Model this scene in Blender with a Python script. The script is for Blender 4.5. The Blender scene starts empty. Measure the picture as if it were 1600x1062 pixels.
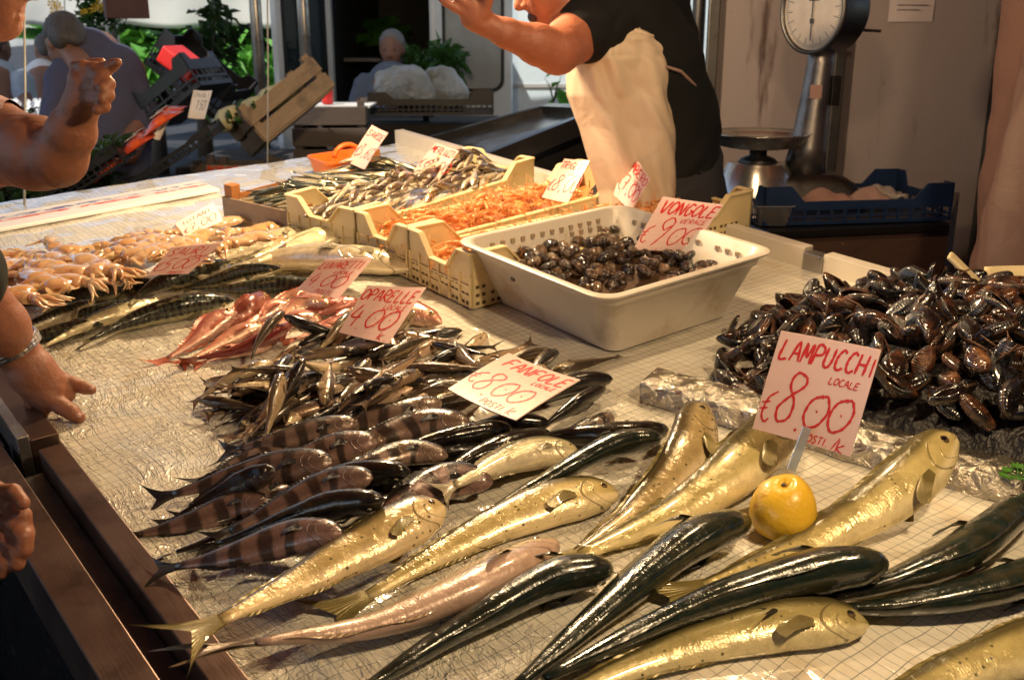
import bpy, bmesh, math, random
from mathutils import Vector, Matrix, noise
S = bpy.context.scene
COL = S.collection
rnd = random.Random(7)
V = Vector
rad = math.radians
# ---------------------------------------------------------------- camera, sky, sun, lamps, exposure
CAM = V((0, 0, 1.55)); PITCH = 17.0; F = 1600.0
cd = bpy.data.cameras.new('camera'); cam = bpy.data.objects.new('camera', cd); COL.objects.link(cam)
cd.sensor_width = 23.6; cd.lens = 23.6; cd.clip_start = .05; cd.clip_end = 800
cd.dof.use_dof = True; cd.dof.focus_distance = 1.75; cd.dof.aperture_fstop = 5.0
cam.location = CAM; cam.rotation_euler = (rad(90 - PITCH), 0, 0)
S.camera = cam
wd = bpy.data.worlds.new('World'); S.world = wd; wd.use_nodes = True
wn = wd.node_tree; sky = wn.nodes.new('ShaderNodeTexSky'); sky.sky_type = 'NISHITA'; sky.sun_disc = False
SUN_EL, SUN_AZ = rad(55), rad(-130)
sky.sun_elevation = SUN_EL; sky.sun_rotation = SUN_AZ
wn.links.new(sky.outputs[0], wn.nodes['Background'].inputs[0]); wn.nodes['Background'].inputs[1].default_value = .15
sl = bpy.data.lights.new('sun', 'SUN'); sl.energy = 5; sl.angle = rad(.5); sl.color = (1, .96, .88)
so = bpy.data.objects.new('sun', sl); COL.objects.link(so)
so.rotation_euler = V((math.sin(SUN_AZ) * math.cos(SUN_EL), math.cos(SUN_AZ) * math.cos(SUN_EL), math.sin(SUN_EL))).to_track_quat('Z', 'Y').to_euler()
S.view_settings.view_transform = 'Standard'; S.view_settings.look = 'None'
S.view_settings.exposure = 0.55; S.view_settings.gamma = 1
S.cycles.use_denoising = True; S.cycles.max_bounces = 6; S.cycles.diffuse_bounces = 3; S.cycles.glossy_bounces = 3
S.cycles.transmission_bounces = 4; S.cycles.transparent_max_bounces = 12; S.cycles.sample_clamp_indirect = 8
S.cycles.caustics_reflective = False; S.cycles.caustics_refractive = False

# ---------------------------------------------------------------- frames: table frame (sloping stall top) and world
SL = 5.5; HC = .86
R0 = Matrix.Rotation(rad(SL), 4, 'X')
TM = Matrix.Translation(CAM - (R0 @ V((0, 0, HC)))) @ R0       # table frame -> world
TI = TM.inverted()
_s, _c = math.sin(rad(PITCH)), math.cos(rad(PITCH))
def ray(u, v):
    x = (u - 800) / F; y = (v - 531) / F
    return V((x, _c - y * _s, -_s - y * _c))
def R(u, v, t): return CAM + ray(u, v) * t                     # world point at depth t along the view axis
def W(u, v, Y):
    d = ray(u, v); return CAM + d * (Y / d.y)                  # world point at world Y
def G(u, v, z=0):
    d = ray(u, v); return CAM + d * ((z - CAM.z) / d.z)
def P(u, v, z=0):                                              # table-frame point at height z above the stall top
    o = V((0, 0, HC)); d = TI.to_3x3() @ ray(u, v)
    return o + d * ((z - HC) / d.z)
def proj(w):
    d = w - CAM; f = d.y * _c - d.z * _s; up = d.y * _s + d.z * _c
    return (800 + F * d.x / f, 531 - F * up / f, f)

# ---------------------------------------------------------------- object helpers
def tag(o, label=None, cat=None, group=None, kind=None):
    if label: o['label'] = label
    if cat: o['category'] = cat
    if group: o['group'] = group
    if kind: o['kind'] = kind
    return o
def empty(name, loc=(0, 0, 0), label=None, cat=None, group=None, M=None):
    o = bpy.data.objects.new(name, None); COL.objects.link(o); o.empty_display_size = .05
    if M is not None: o.matrix_world = M
    else: o.location = loc
    return tag(o, label, cat, group)
def link(name, me, parent=None, M=None):
    o = bpy.data.objects.new(name, me); COL.objects.link(o)
    if parent is not None: o.parent = parent
    if M is not None: o.matrix_basis = M
    return o
def mesh(name, vs, fs, mats=(), smooth=True, mi=None):
    me = bpy.data.meshes.new(name); me.from_pydata([tuple(v) for v in vs], [], fs)
    for m in (mats if isinstance(mats, (list, tuple)) else [mats]): me.materials.append(m)
    if mi: me.polygons.foreach_set('material_index', mi)
    me.polygons.foreach_set('use_smooth', [smooth] * len(me.polygons))
    me.update(); return me
class MB:
    """collects shapes of one part"""
    def __init__(s): s.v = []; s.f = []; s.m = []
    def add(s, vs, fs, m=0):
        o = len(s.v); s.v += [V(v) for v in vs]; s.f += [tuple(i + o for i in f) for f in fs]; s.m += [m] * len(fs); return s
    def box(s, a, b, m=0, M=None):
        vs = [V((x, y, z)) for z in (a[2], b[2]) for y in (a[1], b[1]) for x in (a[0], b[0])]
        if M is not None: vs = [M @ v for v in vs]
        return s.add(vs, [(0, 2, 3, 1), (4, 5, 7, 6), (0, 1, 5, 4), (2, 6, 7, 3), (0, 4, 6, 2), (1, 3, 7, 5)], m)
    def hexa(s, q0, q1, m=0):
        """prism between two quads (lists of four points)"""
        return s.add(list(q0) + list(q1), [(3, 2, 1, 0), (4, 5, 6, 7), (0, 1, 5, 4), (1, 2, 6, 5), (2, 3, 7, 6), (3, 0, 4, 7)], m)
    def bar(s, a, b, w, h, up=(0, 0, 1), m=0):
        a = V(a); b = V(b); d = (b - a).normalized(); x = d.cross(V(up)).normalized(); z = x.cross(d)
        q = lambda p: [p + x * (i * w / 2) + z * (j * h / 2) for i, j in ((-1, -1), (1, -1), (1, 1), (-1, 1))]
        return s.hexa(q(a), q(b), m)
    def tube(s, pts, rs, n=8, m=0, cap=True):
        pts = [V(p) for p in pts]
        if not isinstance(rs, (list, tuple)): rs = [rs] * len(pts)
        o = len(s.v); up = None
        for i, p in enumerate(pts):
            t = (pts[min(i + 1, len(pts) - 1)] - pts[max(i - 1, 0)]).normalized()
            if up is None: up = t.orthogonal().normalized()
            up = (up - t * up.dot(t))
            up = up.normalized() if up.length > 1e-6 else t.orthogonal().normalized()
            b = t.cross(up)
            for k in range(n):
                a = 2 * math.pi * k / n; s.v.append(p + (up * math.cos(a) + b * math.sin(a)) * rs[i])
        for i in range(len(pts) - 1):
            for k in range(n):
                s.f.append((o + i * n + k, o + i * n + (k + 1) % n, o + (i + 1) * n + (k + 1) % n, o + (i + 1) * n + k)); s.m.append(m)
        if cap:
            s.f.append(tuple(o + k for k in reversed(range(n)))); s.f.append(tuple(o + (len(pts) - 1) * n + k for k in range(n))); s.m += [m, m]
        return s
    def lathe(s, prof, n=32, M=None, m=0, a0=0, a1=2 * math.pi):
        o = len(s.v); full = abs(a1 - a0 - 2 * math.pi) < 1e-6; nn = n if full else n + 1
        for r, z in prof:
            for k in range(nn):
                a = a0 + (a1 - a0) * k / n; p = V((r * math.cos(a), r * math.sin(a), z)); s.v.append(M @ p if M is not None else p)
        for i in range(len(prof) - 1):
            for k in range(n):
                k2 = (k + 1) % nn
                s.f.append((o + i * nn + k, o + i * nn + k2, o + (i + 1) * nn + k2, o + (i + 1) * nn + k)); s.m.append(m)
        return s
    def grid(s, fn, nu, nv, m=0):
        o = len(s.v)
        for j in range(nv + 1):
            for i in range(nu + 1): s.v.append(V(fn(i / nu, j / nv)))
        for j in range(nv):
            for i in range(nu):
                a = o + j * (nu + 1) + i; s.f.append((a, a + 1, a + nu + 2, a + nu + 1)); s.m.append(m)
        return s
    def build(s, name, mats, parent=None, M=None, smooth=False, bevel=0, seg=2):
        me = mesh(name, s.v, s.f, mats, smooth, s.m)
        o = link(name, me, parent, M)
        if bevel:
            b = o.modifiers.new('bevel', 'BEVEL'); b.width = bevel; b.segments = seg; b.limit_method = 'ANGLE'; b.angle_limit = rad(35)
        return o
def solid(o, t, off=0):
    m = o.modifiers.new('solid', 'SOLIDIFY'); m.thickness = t; m.offset = off; return o
def autosmooth(o, deg=35):
    me = o.data; me.polygons.foreach_set('use_smooth', [True] * len(me.polygons)); me.set_sharp_from_angle(angle=rad(deg)); return o
def frame(x, z, loc):
    """matrix with local x along x, local z close to z"""
    x = V(x).normalized(); z = V(z); y = z.cross(x).normalized(); z = x.cross(y)
    m = Matrix((x, y, z)).transposed().to_4x4(); m.translation = V(loc); return m

# ---------------------------------------------------------------- node helper
class NT:
    def __init__(s, name):
        s.mat = bpy.data.materials.new(name); s.mat.use_nodes = True; s.t = s.mat.node_tree
        s.b = s.t.nodes['Principled BSDF']; s.tc = None
    def n(s, typ, props=None, **inp):
        nd = s.t.nodes.new('ShaderNode' + typ)
        for k, v in (props or {}).items(): setattr(nd, k, v)
        for k, v in inp.items(): s.set(nd, k, v)
        return nd
    def set(s, nd, k, v):
        k = k.replace('_', ' ') if isinstance(k, str) else k
        sk = nd.inputs[k]
        if isinstance(v, bpy.types.NodeSocket): s.t.links.new(v, sk)
        elif isinstance(v, bpy.types.Node): s.t.links.new(v.outputs[0], sk)
        else:
            if isinstance(v, (tuple, list)) and len(v) == 3 and sk.type == 'RGBA': v = (*v, 1)
            sk.default_value = v
    def co(s, kind='Object'):
        if s.tc is None: s.tc = s.n('TexCoord')
        return s.tc.outputs[kind]
    def m(s, op, a, b=0.0, c=None):
        nd = s.n('Math', {'operation': op}); s.set(nd, 0, a); s.set(nd, 1, b)
        if c is not None: s.set(nd, 2, c)
        return nd.outputs[0]
    def set0(s, nd, i, v): s.set(nd, i, v)
    def vm(s, op, a, b=(0, 0, 0)):
        nd = s.n('VectorMath', {'operation': op}); s.set(nd, 0, a); s.set(nd, 1, b); return nd.outputs[0]
    def scale(s, v, k):
        return s.vm('MULTIPLY', v, k if isinstance(k, tuple) else (k, k, k))
    def noise(s, sc, vec=None, det=3, rough=.5, dist=0, typ=None):
        nd = s.n('TexNoise', {'noise_type': typ} if typ else None, Scale=sc, Detail=det, Roughness=rough, Distortion=dist); s.set(nd, 'Vector', vec if vec is not None else s.co()); return nd.outputs[0]
    def noisec(s, sc, vec=None, det=2):
        nd = s.n('TexNoise', Scale=sc, Detail=det); s.set(nd, 'Vector', vec if vec is not None else s.co()); return nd.outputs[1]
    def vor(s, sc, vec=None, feat='F1', out=0, rnd_=1):
        nd = s.n('TexVoronoi', {'feature': feat}, Scale=sc, Randomness=rnd_); s.set(nd, 'Vector', vec if vec is not None else s.co()); return nd.outputs[out]
    def mr(s, v, a, b, c=0.0, d=1.0, smooth=True):
        nd = s.n('MapRange', {'interpolation_type': 'SMOOTHSTEP' if smooth else 'LINEAR'}); s.set(nd, 0, v)
        for i, x in enumerate((a, b, c, d)): nd.inputs[i + 1].default_value = x
        return nd.outputs[0]
    def mix(s, f, a, b, mode='MIX'):
        nd = s.n('Mix', {'data_type': 'RGBA', 'blend_type': mode})
        s.set(nd, 0, f); s.set(nd, 6, a if not (isinstance(a, tuple) and len(a) == 3) else (*a, 1)); s.set(nd, 7, b if not (isinstance(b, tuple) and len(b) == 3) else (*b, 1))
        return nd.outputs[2]
    def ramp(s, f, stops):
        nd = s.n('ValToRGB'); s.set(nd, 0, f); e = nd.color_ramp.elements
        while len(e) < len(stops): e.new(.5)
        for el, (p, c) in zip(e, stops): el.position = p; el.color = (*c, 1) if len(c) == 3 else c
        return nd.outputs[0]
    def attr(s, name='fc'):
        nd = s.n('Attribute'); nd.attribute_name = name
        return s.n('SeparateXYZ', Vector=nd.outputs[1])
    def bump(s, h, st=.3, d=.01, prev=None):
        nd = s.n('Bump', Strength=st, Distance=d, Height=h)
        if prev is not None: s.set(nd, 'Normal', prev)
        return nd.outputs[0]
    def out(s, col=None, rough=None, metal=None, nrm=None, **kw):
        for k, v in (('Base Color', col), ('Roughness', rough), ('Metallic', metal), ('Normal', nrm)):
            if v is not None: s.set(s.b, k, v)
        for k, v in kw.items(): s.set(s.b, k, v)
        return s.mat
def simple(name, col, rough=.6, metal=0, var=.25, sc=8, bump=.15, bsc=60, dirt=None, **kw):
    """colour with cloudy variation, fine bump and optional dirt blotches"""
    n = NT(name); c2 = tuple(x * (1 - var) for x in col)
    c = n.mix(n.noise(sc, det=4), c2, tuple(min(1, x * (1 + var * .5)) for x in col))
    if dirt: c = n.mix(n.mr(n.noise(sc * .7, n.vm('ADD', n.co(), (3, 5, 1)), det=6, rough=.65), .52, .72), c, dirt)
    r = n.m('ADD', n.m('MULTIPLY', n.noise(sc * 3, det=3), .25), rough - .12)
    return n.out(c, r, metal, n.bump(n.noise(bsc, det=3), bump, .004), **kw)
MT = {}
MT['white_plastic'] = simple('white plastic', (.62, .56, .48), .38, var=.12, bump=.06, dirt=(.42, .33, .23))
MT['cream_plastic'] = simple('cream plastic', (.72, .60, .36), .42, var=.14, bump=.06, dirt=(.5, .38, .2))
MT['grey_plastic'] = simple('grey plastic', (.42, .40, .37), .4, var=.12, bump=.05)
MT['black_plastic'] = simple('black plastic', (.007, .007, .008), .42, var=.3)
MT['blue_plastic'] = simple('blue plastic', (.012, .03, .09), .4, var=.3)
MT['red_plastic'] = simple('red plastic', (.6, .02, .015), .4, var=.2)
MT['orange_plastic'] = simple('orange plastic', (.75, .16, .02), .4, var=.2)
MT['wood'] = None
def wood(name, a, b, dirt, rough=.7):
    n = NT(name); v = n.scale(n.co(), (3, 3, 3)); w = n.noise(5, n.scale(n.co(), (2, 14, 14)), det=5, dist=1.2)
    c = n.mix(w, a, b); c = n.mix(n.mr(n.noise(4, det=6, rough=.7), .5, .75), c, dirt)
    return n.out(c, rough, 0, n.bump(w, .3, .003))
MT['wood'] = wood('pale crate wood', (.34, .25, .16), (.19, .13, .085), (.10, .075, .05))
MT['dark_wood'] = wood('old dark wood', (.085, .06, .045), (.04, .028, .022), (.02, .016, .012))
MT['orange_wood'] = wood('orange wood', (.42, .17, .045), (.24, .085, .02), (.12, .05, .02))
MT['brown_board'] = wood('brown board', (.11, .055, .04), (.06, .035, .028), (.03, .02, .016), .5)
def steel(name, col, rough, sc=(3, 40, 40)):
    n = NT(name); w = n.noise(6, n.scale(n.co(), sc), det=4)
    c = n.mix(n.mr(n.noise(7, det=6, rough=.7), .45, .75), col, tuple(x * .45 for x in col))
    return n.out(c, n.m('ADD', n.m('MULTIPLY', n.noise(9, det=5), .35), rough - .15), .9, n.bump(w, .12, .002))
MT['steel'] = steel('worn steel', (.42, .40, .38), .3)
MT['bright_steel'] = steel('bright steel', (.6, .58, .56), .22); MT['dull_steel'] = steel('dull scale steel', (.24, .22, .22), .36)
MT['dark_steel'] = steel('dark painted steel', (.10, .095, .095), .4)
MT['brown_steel'] = steel('stained brown steel', (.19, .125, .10), .34)
MT['black_enamel'] = simple('black enamel', (.012, .011, .011), .22, var=.2, bump=.03)
MT['cable'] = simple('grey cable', (.3, .3, .28), .6)
# ---------------------------------------------------------------- ground, canopy, stall table
def ground_mat():
    n = NT('asphalt'); c = n.mix(n.noise(3, det=6, rough=.7), (.022, .024, .029), (.045, .045, .048))
    c = n.mix(n.mr(n.noise(1.1, det=5), .5, .7), c, (.018, .019, .022))
    return n.out(c, n.mr(n.noise(2, det=4), .3, .7, .85, .98), 0, n.bump(n.noise(60, det=3), .15, .004), Specular_IOR_Level=.15)
gm = MB().grid(lambda a, b: (-60 + 120 * a, -15 + 215 * b, 0), 8, 8)
tag(gm.build('ground', ground_mat()), kind='structure')

AX = V((math.cos(rad(128)), math.sin(rad(128)), 0))   # table axis, receding
CX = V((math.cos(rad(38)), math.sin(rad(38)), 0))     # across the table, away from the customers
A0 = P(90, 712, 0); A0.z = 0                          # a point on the customer-side edge
def T2(a, c, z=0): return A0 + AX * a + CX * c + V((0, 0, z))
def to_ac(p): d = V(p) - A0; return d.dot(AX), d.dot(CX)
def table_mat():
    n = NT('netted plastic sheet'); co = n.co(); sx = n.n('SeparateXYZ', Vector=co)
    wa = n.noisec(2.2, co, 2); wb = n.noisec(9, co, 2)
    w = n.vm('ADD', co, n.vm('ADD', n.scale(n.vm('SUBTRACT', wa, (.5, .5, .5)), (.065, .065, 0)), n.scale(n.vm('SUBTRACT', wb, (.5, .5, .5)), (.010, .010, 0))))
    s2 = n.n('SeparateXYZ', Vector=w)
    def line(sock, per, wid):
        f = n.m('FRACT', n.m('DIVIDE', sock, per)); d = n.m('ABSOLUTE', n.m('SUBTRACT', f, .5))
        return n.mr(d, .5 - wid, .5 - wid * .35)
    l = n.m('MAXIMUM', line(s2.outputs[0], .021, .036), line(s2.outputs[1], .017, .036))
    l = n.m('MULTIPLY', l, n.mr(n.noise(14, co, det=3), .30, .5, .6, 1))
    base = n.mix(n.noise(2.5, co, det=4), (.68, .63, .51), (.80, .77, .67))
    base = n.mix(n.mr(n.noise(5, n.scale(co, (1, 2.4, 1)), det=5, rough=.6), .5, .76, 0, .6), base, (.56, .43, .25))
    base = n.mix(n.mr(n.vor(38, co), .0, .05, 1, 0), base, (.25, .17, .1))
    col = n.mix(n.m('MULTIPLY', l, .8), base, (.06, .10, .13))
    cr = n.noise(21, n.vm('ADD', n.scale(co, (.45, 1.7, 1)), n.scale(wa, .6)), det=3, rough=.55, dist=1.6)
    cr = n.mr(n.m('ABSOLUTE', n.m('SUBTRACT', cr, .5)), 0, .055, 1, 0)
    cr2 = n.noise(11, n.vm('ADD', n.scale(co, (1.7, .6, 1)), n.scale(wa, 1.2)), det=4, rough=.6, dist=1.1)
    cr2 = n.mr(n.m('ABSOLUTE', n.m('SUBTRACT', cr2, .5)), 0, .07, 1, 0)
    zone = n.m('MAXIMUM', n.m('MULTIPLY', n.mr(n.noise(2.6, co, det=2), .46, .62), .7), n.m('MULTIPLY', n.mr(sx.outputs[1], .55, .22), n.mr(n.noise(3.5, co, det=2), .34, .5))); b1 = n.bump(n.m('MULTIPLY', cr2, zone), .55, .004, n.bump(n.noise(16, n.scale(co, (.6, 1.5, 1)), det=2, dist=.8), .55, .010)); b2 = n.bump(n.m('MULTIPLY', cr, zone), .8, .0022, b1); b3 = n.bump(l, .5, .0015, b2)
    rough = n.mr(n.noise(6, co, det=3), .35, .65, .07, .24)
    return n.out(col, rough, 0, b3, Coat_Weight=1.0, Coat_Roughness=.05, Specular_IOR_Level=.8)
def bed(a, c):
    p = T2(a, c); z = .004 * noise.noise(p * 6) + .0025 * noise.noise(p * 17 + V((5, 3, 0)))
    e = min(c / .10, 1)
    z += .012 * max(0, 1 - abs(c - .10) / .09) * (.5 + .5 * noise.noise(p * 5)) if c < .2 else 0
    return p + V((0, 0, z))
table = empty('fish_table', M=TM, label='long steel fish stall table covered with netted plastic sheet', cat='table')
def top_fn(a, b):
    aa = -1.3 + a * 3.17; cc = .02 + b * 1.83
    return TOPI @ bed(aa, cc)
TOPM = frame(-AX, (0, 0, 1), A0); TOPI = TOPM.inverted()
MB().grid(top_fn, 200, 110).build('net_sheet', table_mat(), table, TOPM, smooth=True)
MB().box((-1.87, .0, -.05), (1.3, 1.885, -.022)).build('tabletop', MT['steel'], table, TOPM)
# customer-side rim: two segments of folded steel with grooves (profile in c,z extruded along a)
def extr(prof, a0, a1, name, mat, closed=True, bevel=.002):
    n = len(prof); vs = [V((-a, c, z)) for a in (a0, a1) for c, z in prof]
    fs = [(i, (i + 1) % n, n + (i + 1) % n, n + i) for i in range(n)] + [tuple(reversed(range(n))), tuple(range(n, 2 * n))]
    return MB().add(vs, fs).build(name, mat, table, TOPM, bevel=bevel)
def rect(c0, c1, z0, z1): return [(c0, z0), (c1, z0), (c1, z1), (c0, z1)]
extr(rect(-.028, .012, -.06, .022), -1.3, .0, 'inner_rim', MT['brown_steel'])
extr(rect(-.066, -.028, -.09, -.022), -1.3, .0, 'groove', MT['dark_steel'])
extr(rect(-.125, -.066, -.10, .004), -1.3, .10, 'outer_rail', MT['brown_steel'])
extr(rect(-.032, .016, -.06, .026), .035, 1.87, 'inner_rim', MT['brown_steel'])
extr(rect(-.052, -.032, -.09, .036), .035, 1.87, 'groove', MT['bright_steel'])
extr(rect(-.125, -.058, -.10, -.012), .12, 1.87, 'outer_rail', MT['dark_steel'])
# seller-side rim boards (white, glossy) with steel joint
ja = to_ac(P(1280, 392, .05))[0]
extr(rect(1.85, 1.888, -.03, .052), -1.3, ja - .03, 'back_rim', MT['white_plastic'])
extr(rect(1.85, 1.888, -.03, .055), ja + .03, 1.87, 'back_rim', MT['white_plastic'])
extr(rect(1.846, 1.884, -.03, .045), ja - .03, ja + .03, 'rim_joint', MT['steel'])
extr(rect(-.12, -.10, -.80, -.10), -1.3, 1.87, 'side_panel', MT['black_enamel'])
for a, c in ((-1.1, .1), (-1.1, 1.75), (.5, .1), (.5, 1.75), (1.75, .1), (1.75, 1.75)):
    MB().box((-a - .025, c - .025, -.70 - .05 * a), (-a + .025, c + .025, -.05)).build('leg', MT['dark_steel'], table, TOPM)
# white printed board lying along the far left end of the table
def print_mat():
    n = NT('printed white card'); co = n.co(); sx = n.n('SeparateXYZ', Vector=co)
    c = n.mix(n.noise(3, co), (.74, .74, .76), (.84, .84, .86))
    m = n.m('MULTIPLY', n.mr(n.noise(40, n.scale(co, (.5, 1, 1)), det=5, rough=.8), .44, .52), n.mr(n.noise(3.2, n.scale(co, (1, .1, 1))), .40, .48))
    y = sx.outputs[1]
    red = n.m('MULTIPLY', m, n.m('MULTIPLY', n.mr(y, -.032, -.028), n.mr(y, -.006, -.010)))
    blu = n.m('MULTIPLY', m, n.m('MULTIPLY', n.mr(y, .0, .004), n.mr(y, .03, .024)))
    c = n.mix(red, c, (.6, .06, .05)); c = n.mix(blu, c, (.10, .10, .32))
    return n.out(c, .5, 0, n.bump(n.noise(50), .1, .003))
q0, q1 = P(-60, 358, .006), P(322, 290, .006)
bx = (q1 - q0); M_ = frame(bx, (0, 0, 1), q0.lerp(q1, .5)); hl = bx.length / 2
b_ = MB().box((-hl, -.10, -.004), (hl, .06, .009)).build('printed_board', print_mat(), M=TM @ M_, bevel=.004)
tag(b_, 'white board with faded blue and red print along the far left table end', 'board')

# red canopy above the stall (opaque cloth that lets some red light through)
def canopy_mat(name, col, tr):
    n = NT(name); c = n.mix(n.noise(4, det=4), tuple(x * .8 for x in col), col)
    t = n.n('BsdfTranslucent', Color=c); mx = n.n('MixShader'); mx.inputs[0].default_value = tr
    n.set(n.b, 'Base Color', c); n.b.inputs['Roughness'].default_value = .9
    n.t.links.new(n.b.outputs[0], mx.inputs[1]); n.t.links.new(t.outputs[0], mx.inputs[2])
    n.t.links.new(mx.outputs[0], n.t.nodes['Material Output'].inputs[0]); return n.mat
c2 = empty('added_shade_canopy', (0, 0, 0), 'added beige cloth canopy out of view shading the produce crates', 'canopy')  # canopy added out of view to shade the produce and soften its light
o = MB().grid(lambda a, b: (-5.5 + 11 * a, 5.25 + 3.35 * b, 3.45 - .3 * b + .03 * math.sin(a * 30)), 40, 10).build('cloth', canopy_mat('beige shade cloth', (.80, .78, .72), .5), c2, smooth=True); solid(o, .004)
for x in (-5.4, 5.4): MB().tube([(x, 6.8, 0), (x, 6.8, 3.1)], .03, 10).build('pole', MT['steel'], c2, smooth=True)
can = empty('stall_canopy', (0, 0, 0), 'red orange cloth canopy stretched over the fish stall', 'canopy')
o = MB().grid(lambda a, b: (-4.2 + 10.7 * a, -6.6 + 11.75 * b, 3.05 - .55 * abs(b - .5) ** 1.3 + .03 * math.sin(a * 25)), 40, 20).build('cloth', canopy_mat('red canopy cloth', (.34, .06, .022), .06), can, smooth=True)
solid(o, .004)
o = MB().grid(lambda a, b: (6.3, -6.5 + 11.4 * a, 2.7 * b + .02), 20, 6).build('side_light_block', canopy_mat('maroon side blocker cloth', (.20, .04, .03), .05), can); solid(o, .004)  # added unseen cloth that blocks ambient light from the right
o = MB().grid(lambda a, b: (-4.1 + 10.4 * a, -6.5, 2.7 * b + .02), 20, 6).build('rear_light_block', canopy_mat('maroon rear blocker cloth', (.20, .04, .03), .05), can); solid(o, .004)  # added unseen cloth behind the camera, cuts ambient light
for x, y in ((-4.1, -6.4), (-4.1, 5.0), (6.2, -6.4), (6.2, 5.0)):
    MB().tube([(x, y, 0), (x, y, 2.75)], .025, 10).build('pole', MT['steel'], can, smooth=True)
# hanging lamps over the stall: shade, bulb, cord and the bulb's own light
def bulb_mat():
    n = NT('lit bulb'); n.b.inputs['Base Color'].default_value = (1, .8, .5, 1)
    n.b.inputs['Emission Color'].default_value = (1, .62, .26, 1); n.b.inputs['Emission Strength'].default_value = 60; return n.mat
BULB = bulb_mat()
def lamp(p, watt, lab, r=.05, aim=None):
    t = empty('hanging_lamp', p, lab, 'lamp', 'lamps hung over the stall')
    solid(MB().lathe([(.02, .16), (.035, .13), (.10, .04), (.15, -.03)], 28).build('lamp_shade', MT['black_enamel'], t, smooth=True), .003)
    MB().lathe([(.0001, -.035), (.02, -.03), (.032, -.005), (.028, .03), (.013, .065), (.013, .09)], 16).build('bulb', BULB, t, smooth=True)
    MB().tube([(0, 0, .15), (0, 0, 2.72 - p[2])], .005, 6).build('cord', MT['black_plastic'], t)
    l = bpy.data.lights.new('bulb_light', 'POINT'); l.energy = watt; l.color = (1, .72, .41); l.shadow_soft_size = r
    lo = bpy.data.objects.new('bulb_light', l); COL.objects.link(lo); lo.parent = t; lo.location = (0, 0, -.045 - r)
lamp((-.35, 3.0, 2.12), 92, 'black shaded lamp hung over the far fish crates')
lamp((.45, 2.05, 2.25), 22, 'black shaded lamp hung over the clam bin')
lamp((.75, .75, 2.05), 44, 'black shaded lamp hung over the near dolphinfish')
# ---------------------------------------------------------------- heaps: things settle on what lies below them
class Heap:
    def __init__(s, base=lambda x, y: 0.0, cell=.008): s.h = {}; s.base = base; s.c = cell
    def at(s, x, y):
        return s.h.get((round(x / s.c), round(y / s.c)), s.base(x, y))
    def top(s, x, y, r):
        m = -9
        for dx, dy in ((0, 0), (r, 0), (-r, 0), (0, r), (0, -r)): m = max(m, s.at(x + dx * .6, y + dy * .6))
        return m
    def stamp(s, x, y, r, z):
        k = int(r / s.c) + 1; ci, cj = round(x / s.c), round(y / s.c)
        for i in range(-k, k + 1):
            for j in range(-k, k + 1):
                d2 = (i * i + j * j) * s.c * s.c
                if d2 <= r * r:
                    zz = z * 1.0 - (1 - math.sqrt(1 - d2 / (r * r))) * r * .55
                    key = (ci + i, cj + j)
                    if zz > s.h.get(key, s.base((ci + i) * s.c, (cj + j) * s.c)): s.h[key] = zz
TH = Heap()   # the table top

def cr(pts, t):
    """Catmull-Rom through pts, t in 0..1"""
    n = len(pts) - 1; x = min(max(t, 0), 1) * n; i = min(int(x), n - 1); f = x - i
    p1, p2 = pts[i], pts[i + 1]; p0 = pts[i - 1] if i > 0 else p1 * 2 - p2; p3 = pts[i + 2] if i + 2 <= n else p2 * 2 - p1
    return .5 * ((2 * p1) + (p2 - p0) * f + (2 * p0 - 5 * p1 + 4 * p2 - p3) * f * f + (3 * p1 - p0 - 3 * p2 + p3) * f ** 3)
def lerp_tab(tab, s):
    if s <= tab[0][0]: return tab[0][1]
    for (a, x), (b, y) in zip(tab, tab[1:]):
        if s <= b:
            t = (s - a) / (b - a); t = t * t * (3 - 2 * t) * .5 + t * .5; return x + (y - x) * t
    return tab[-1][1]

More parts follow.
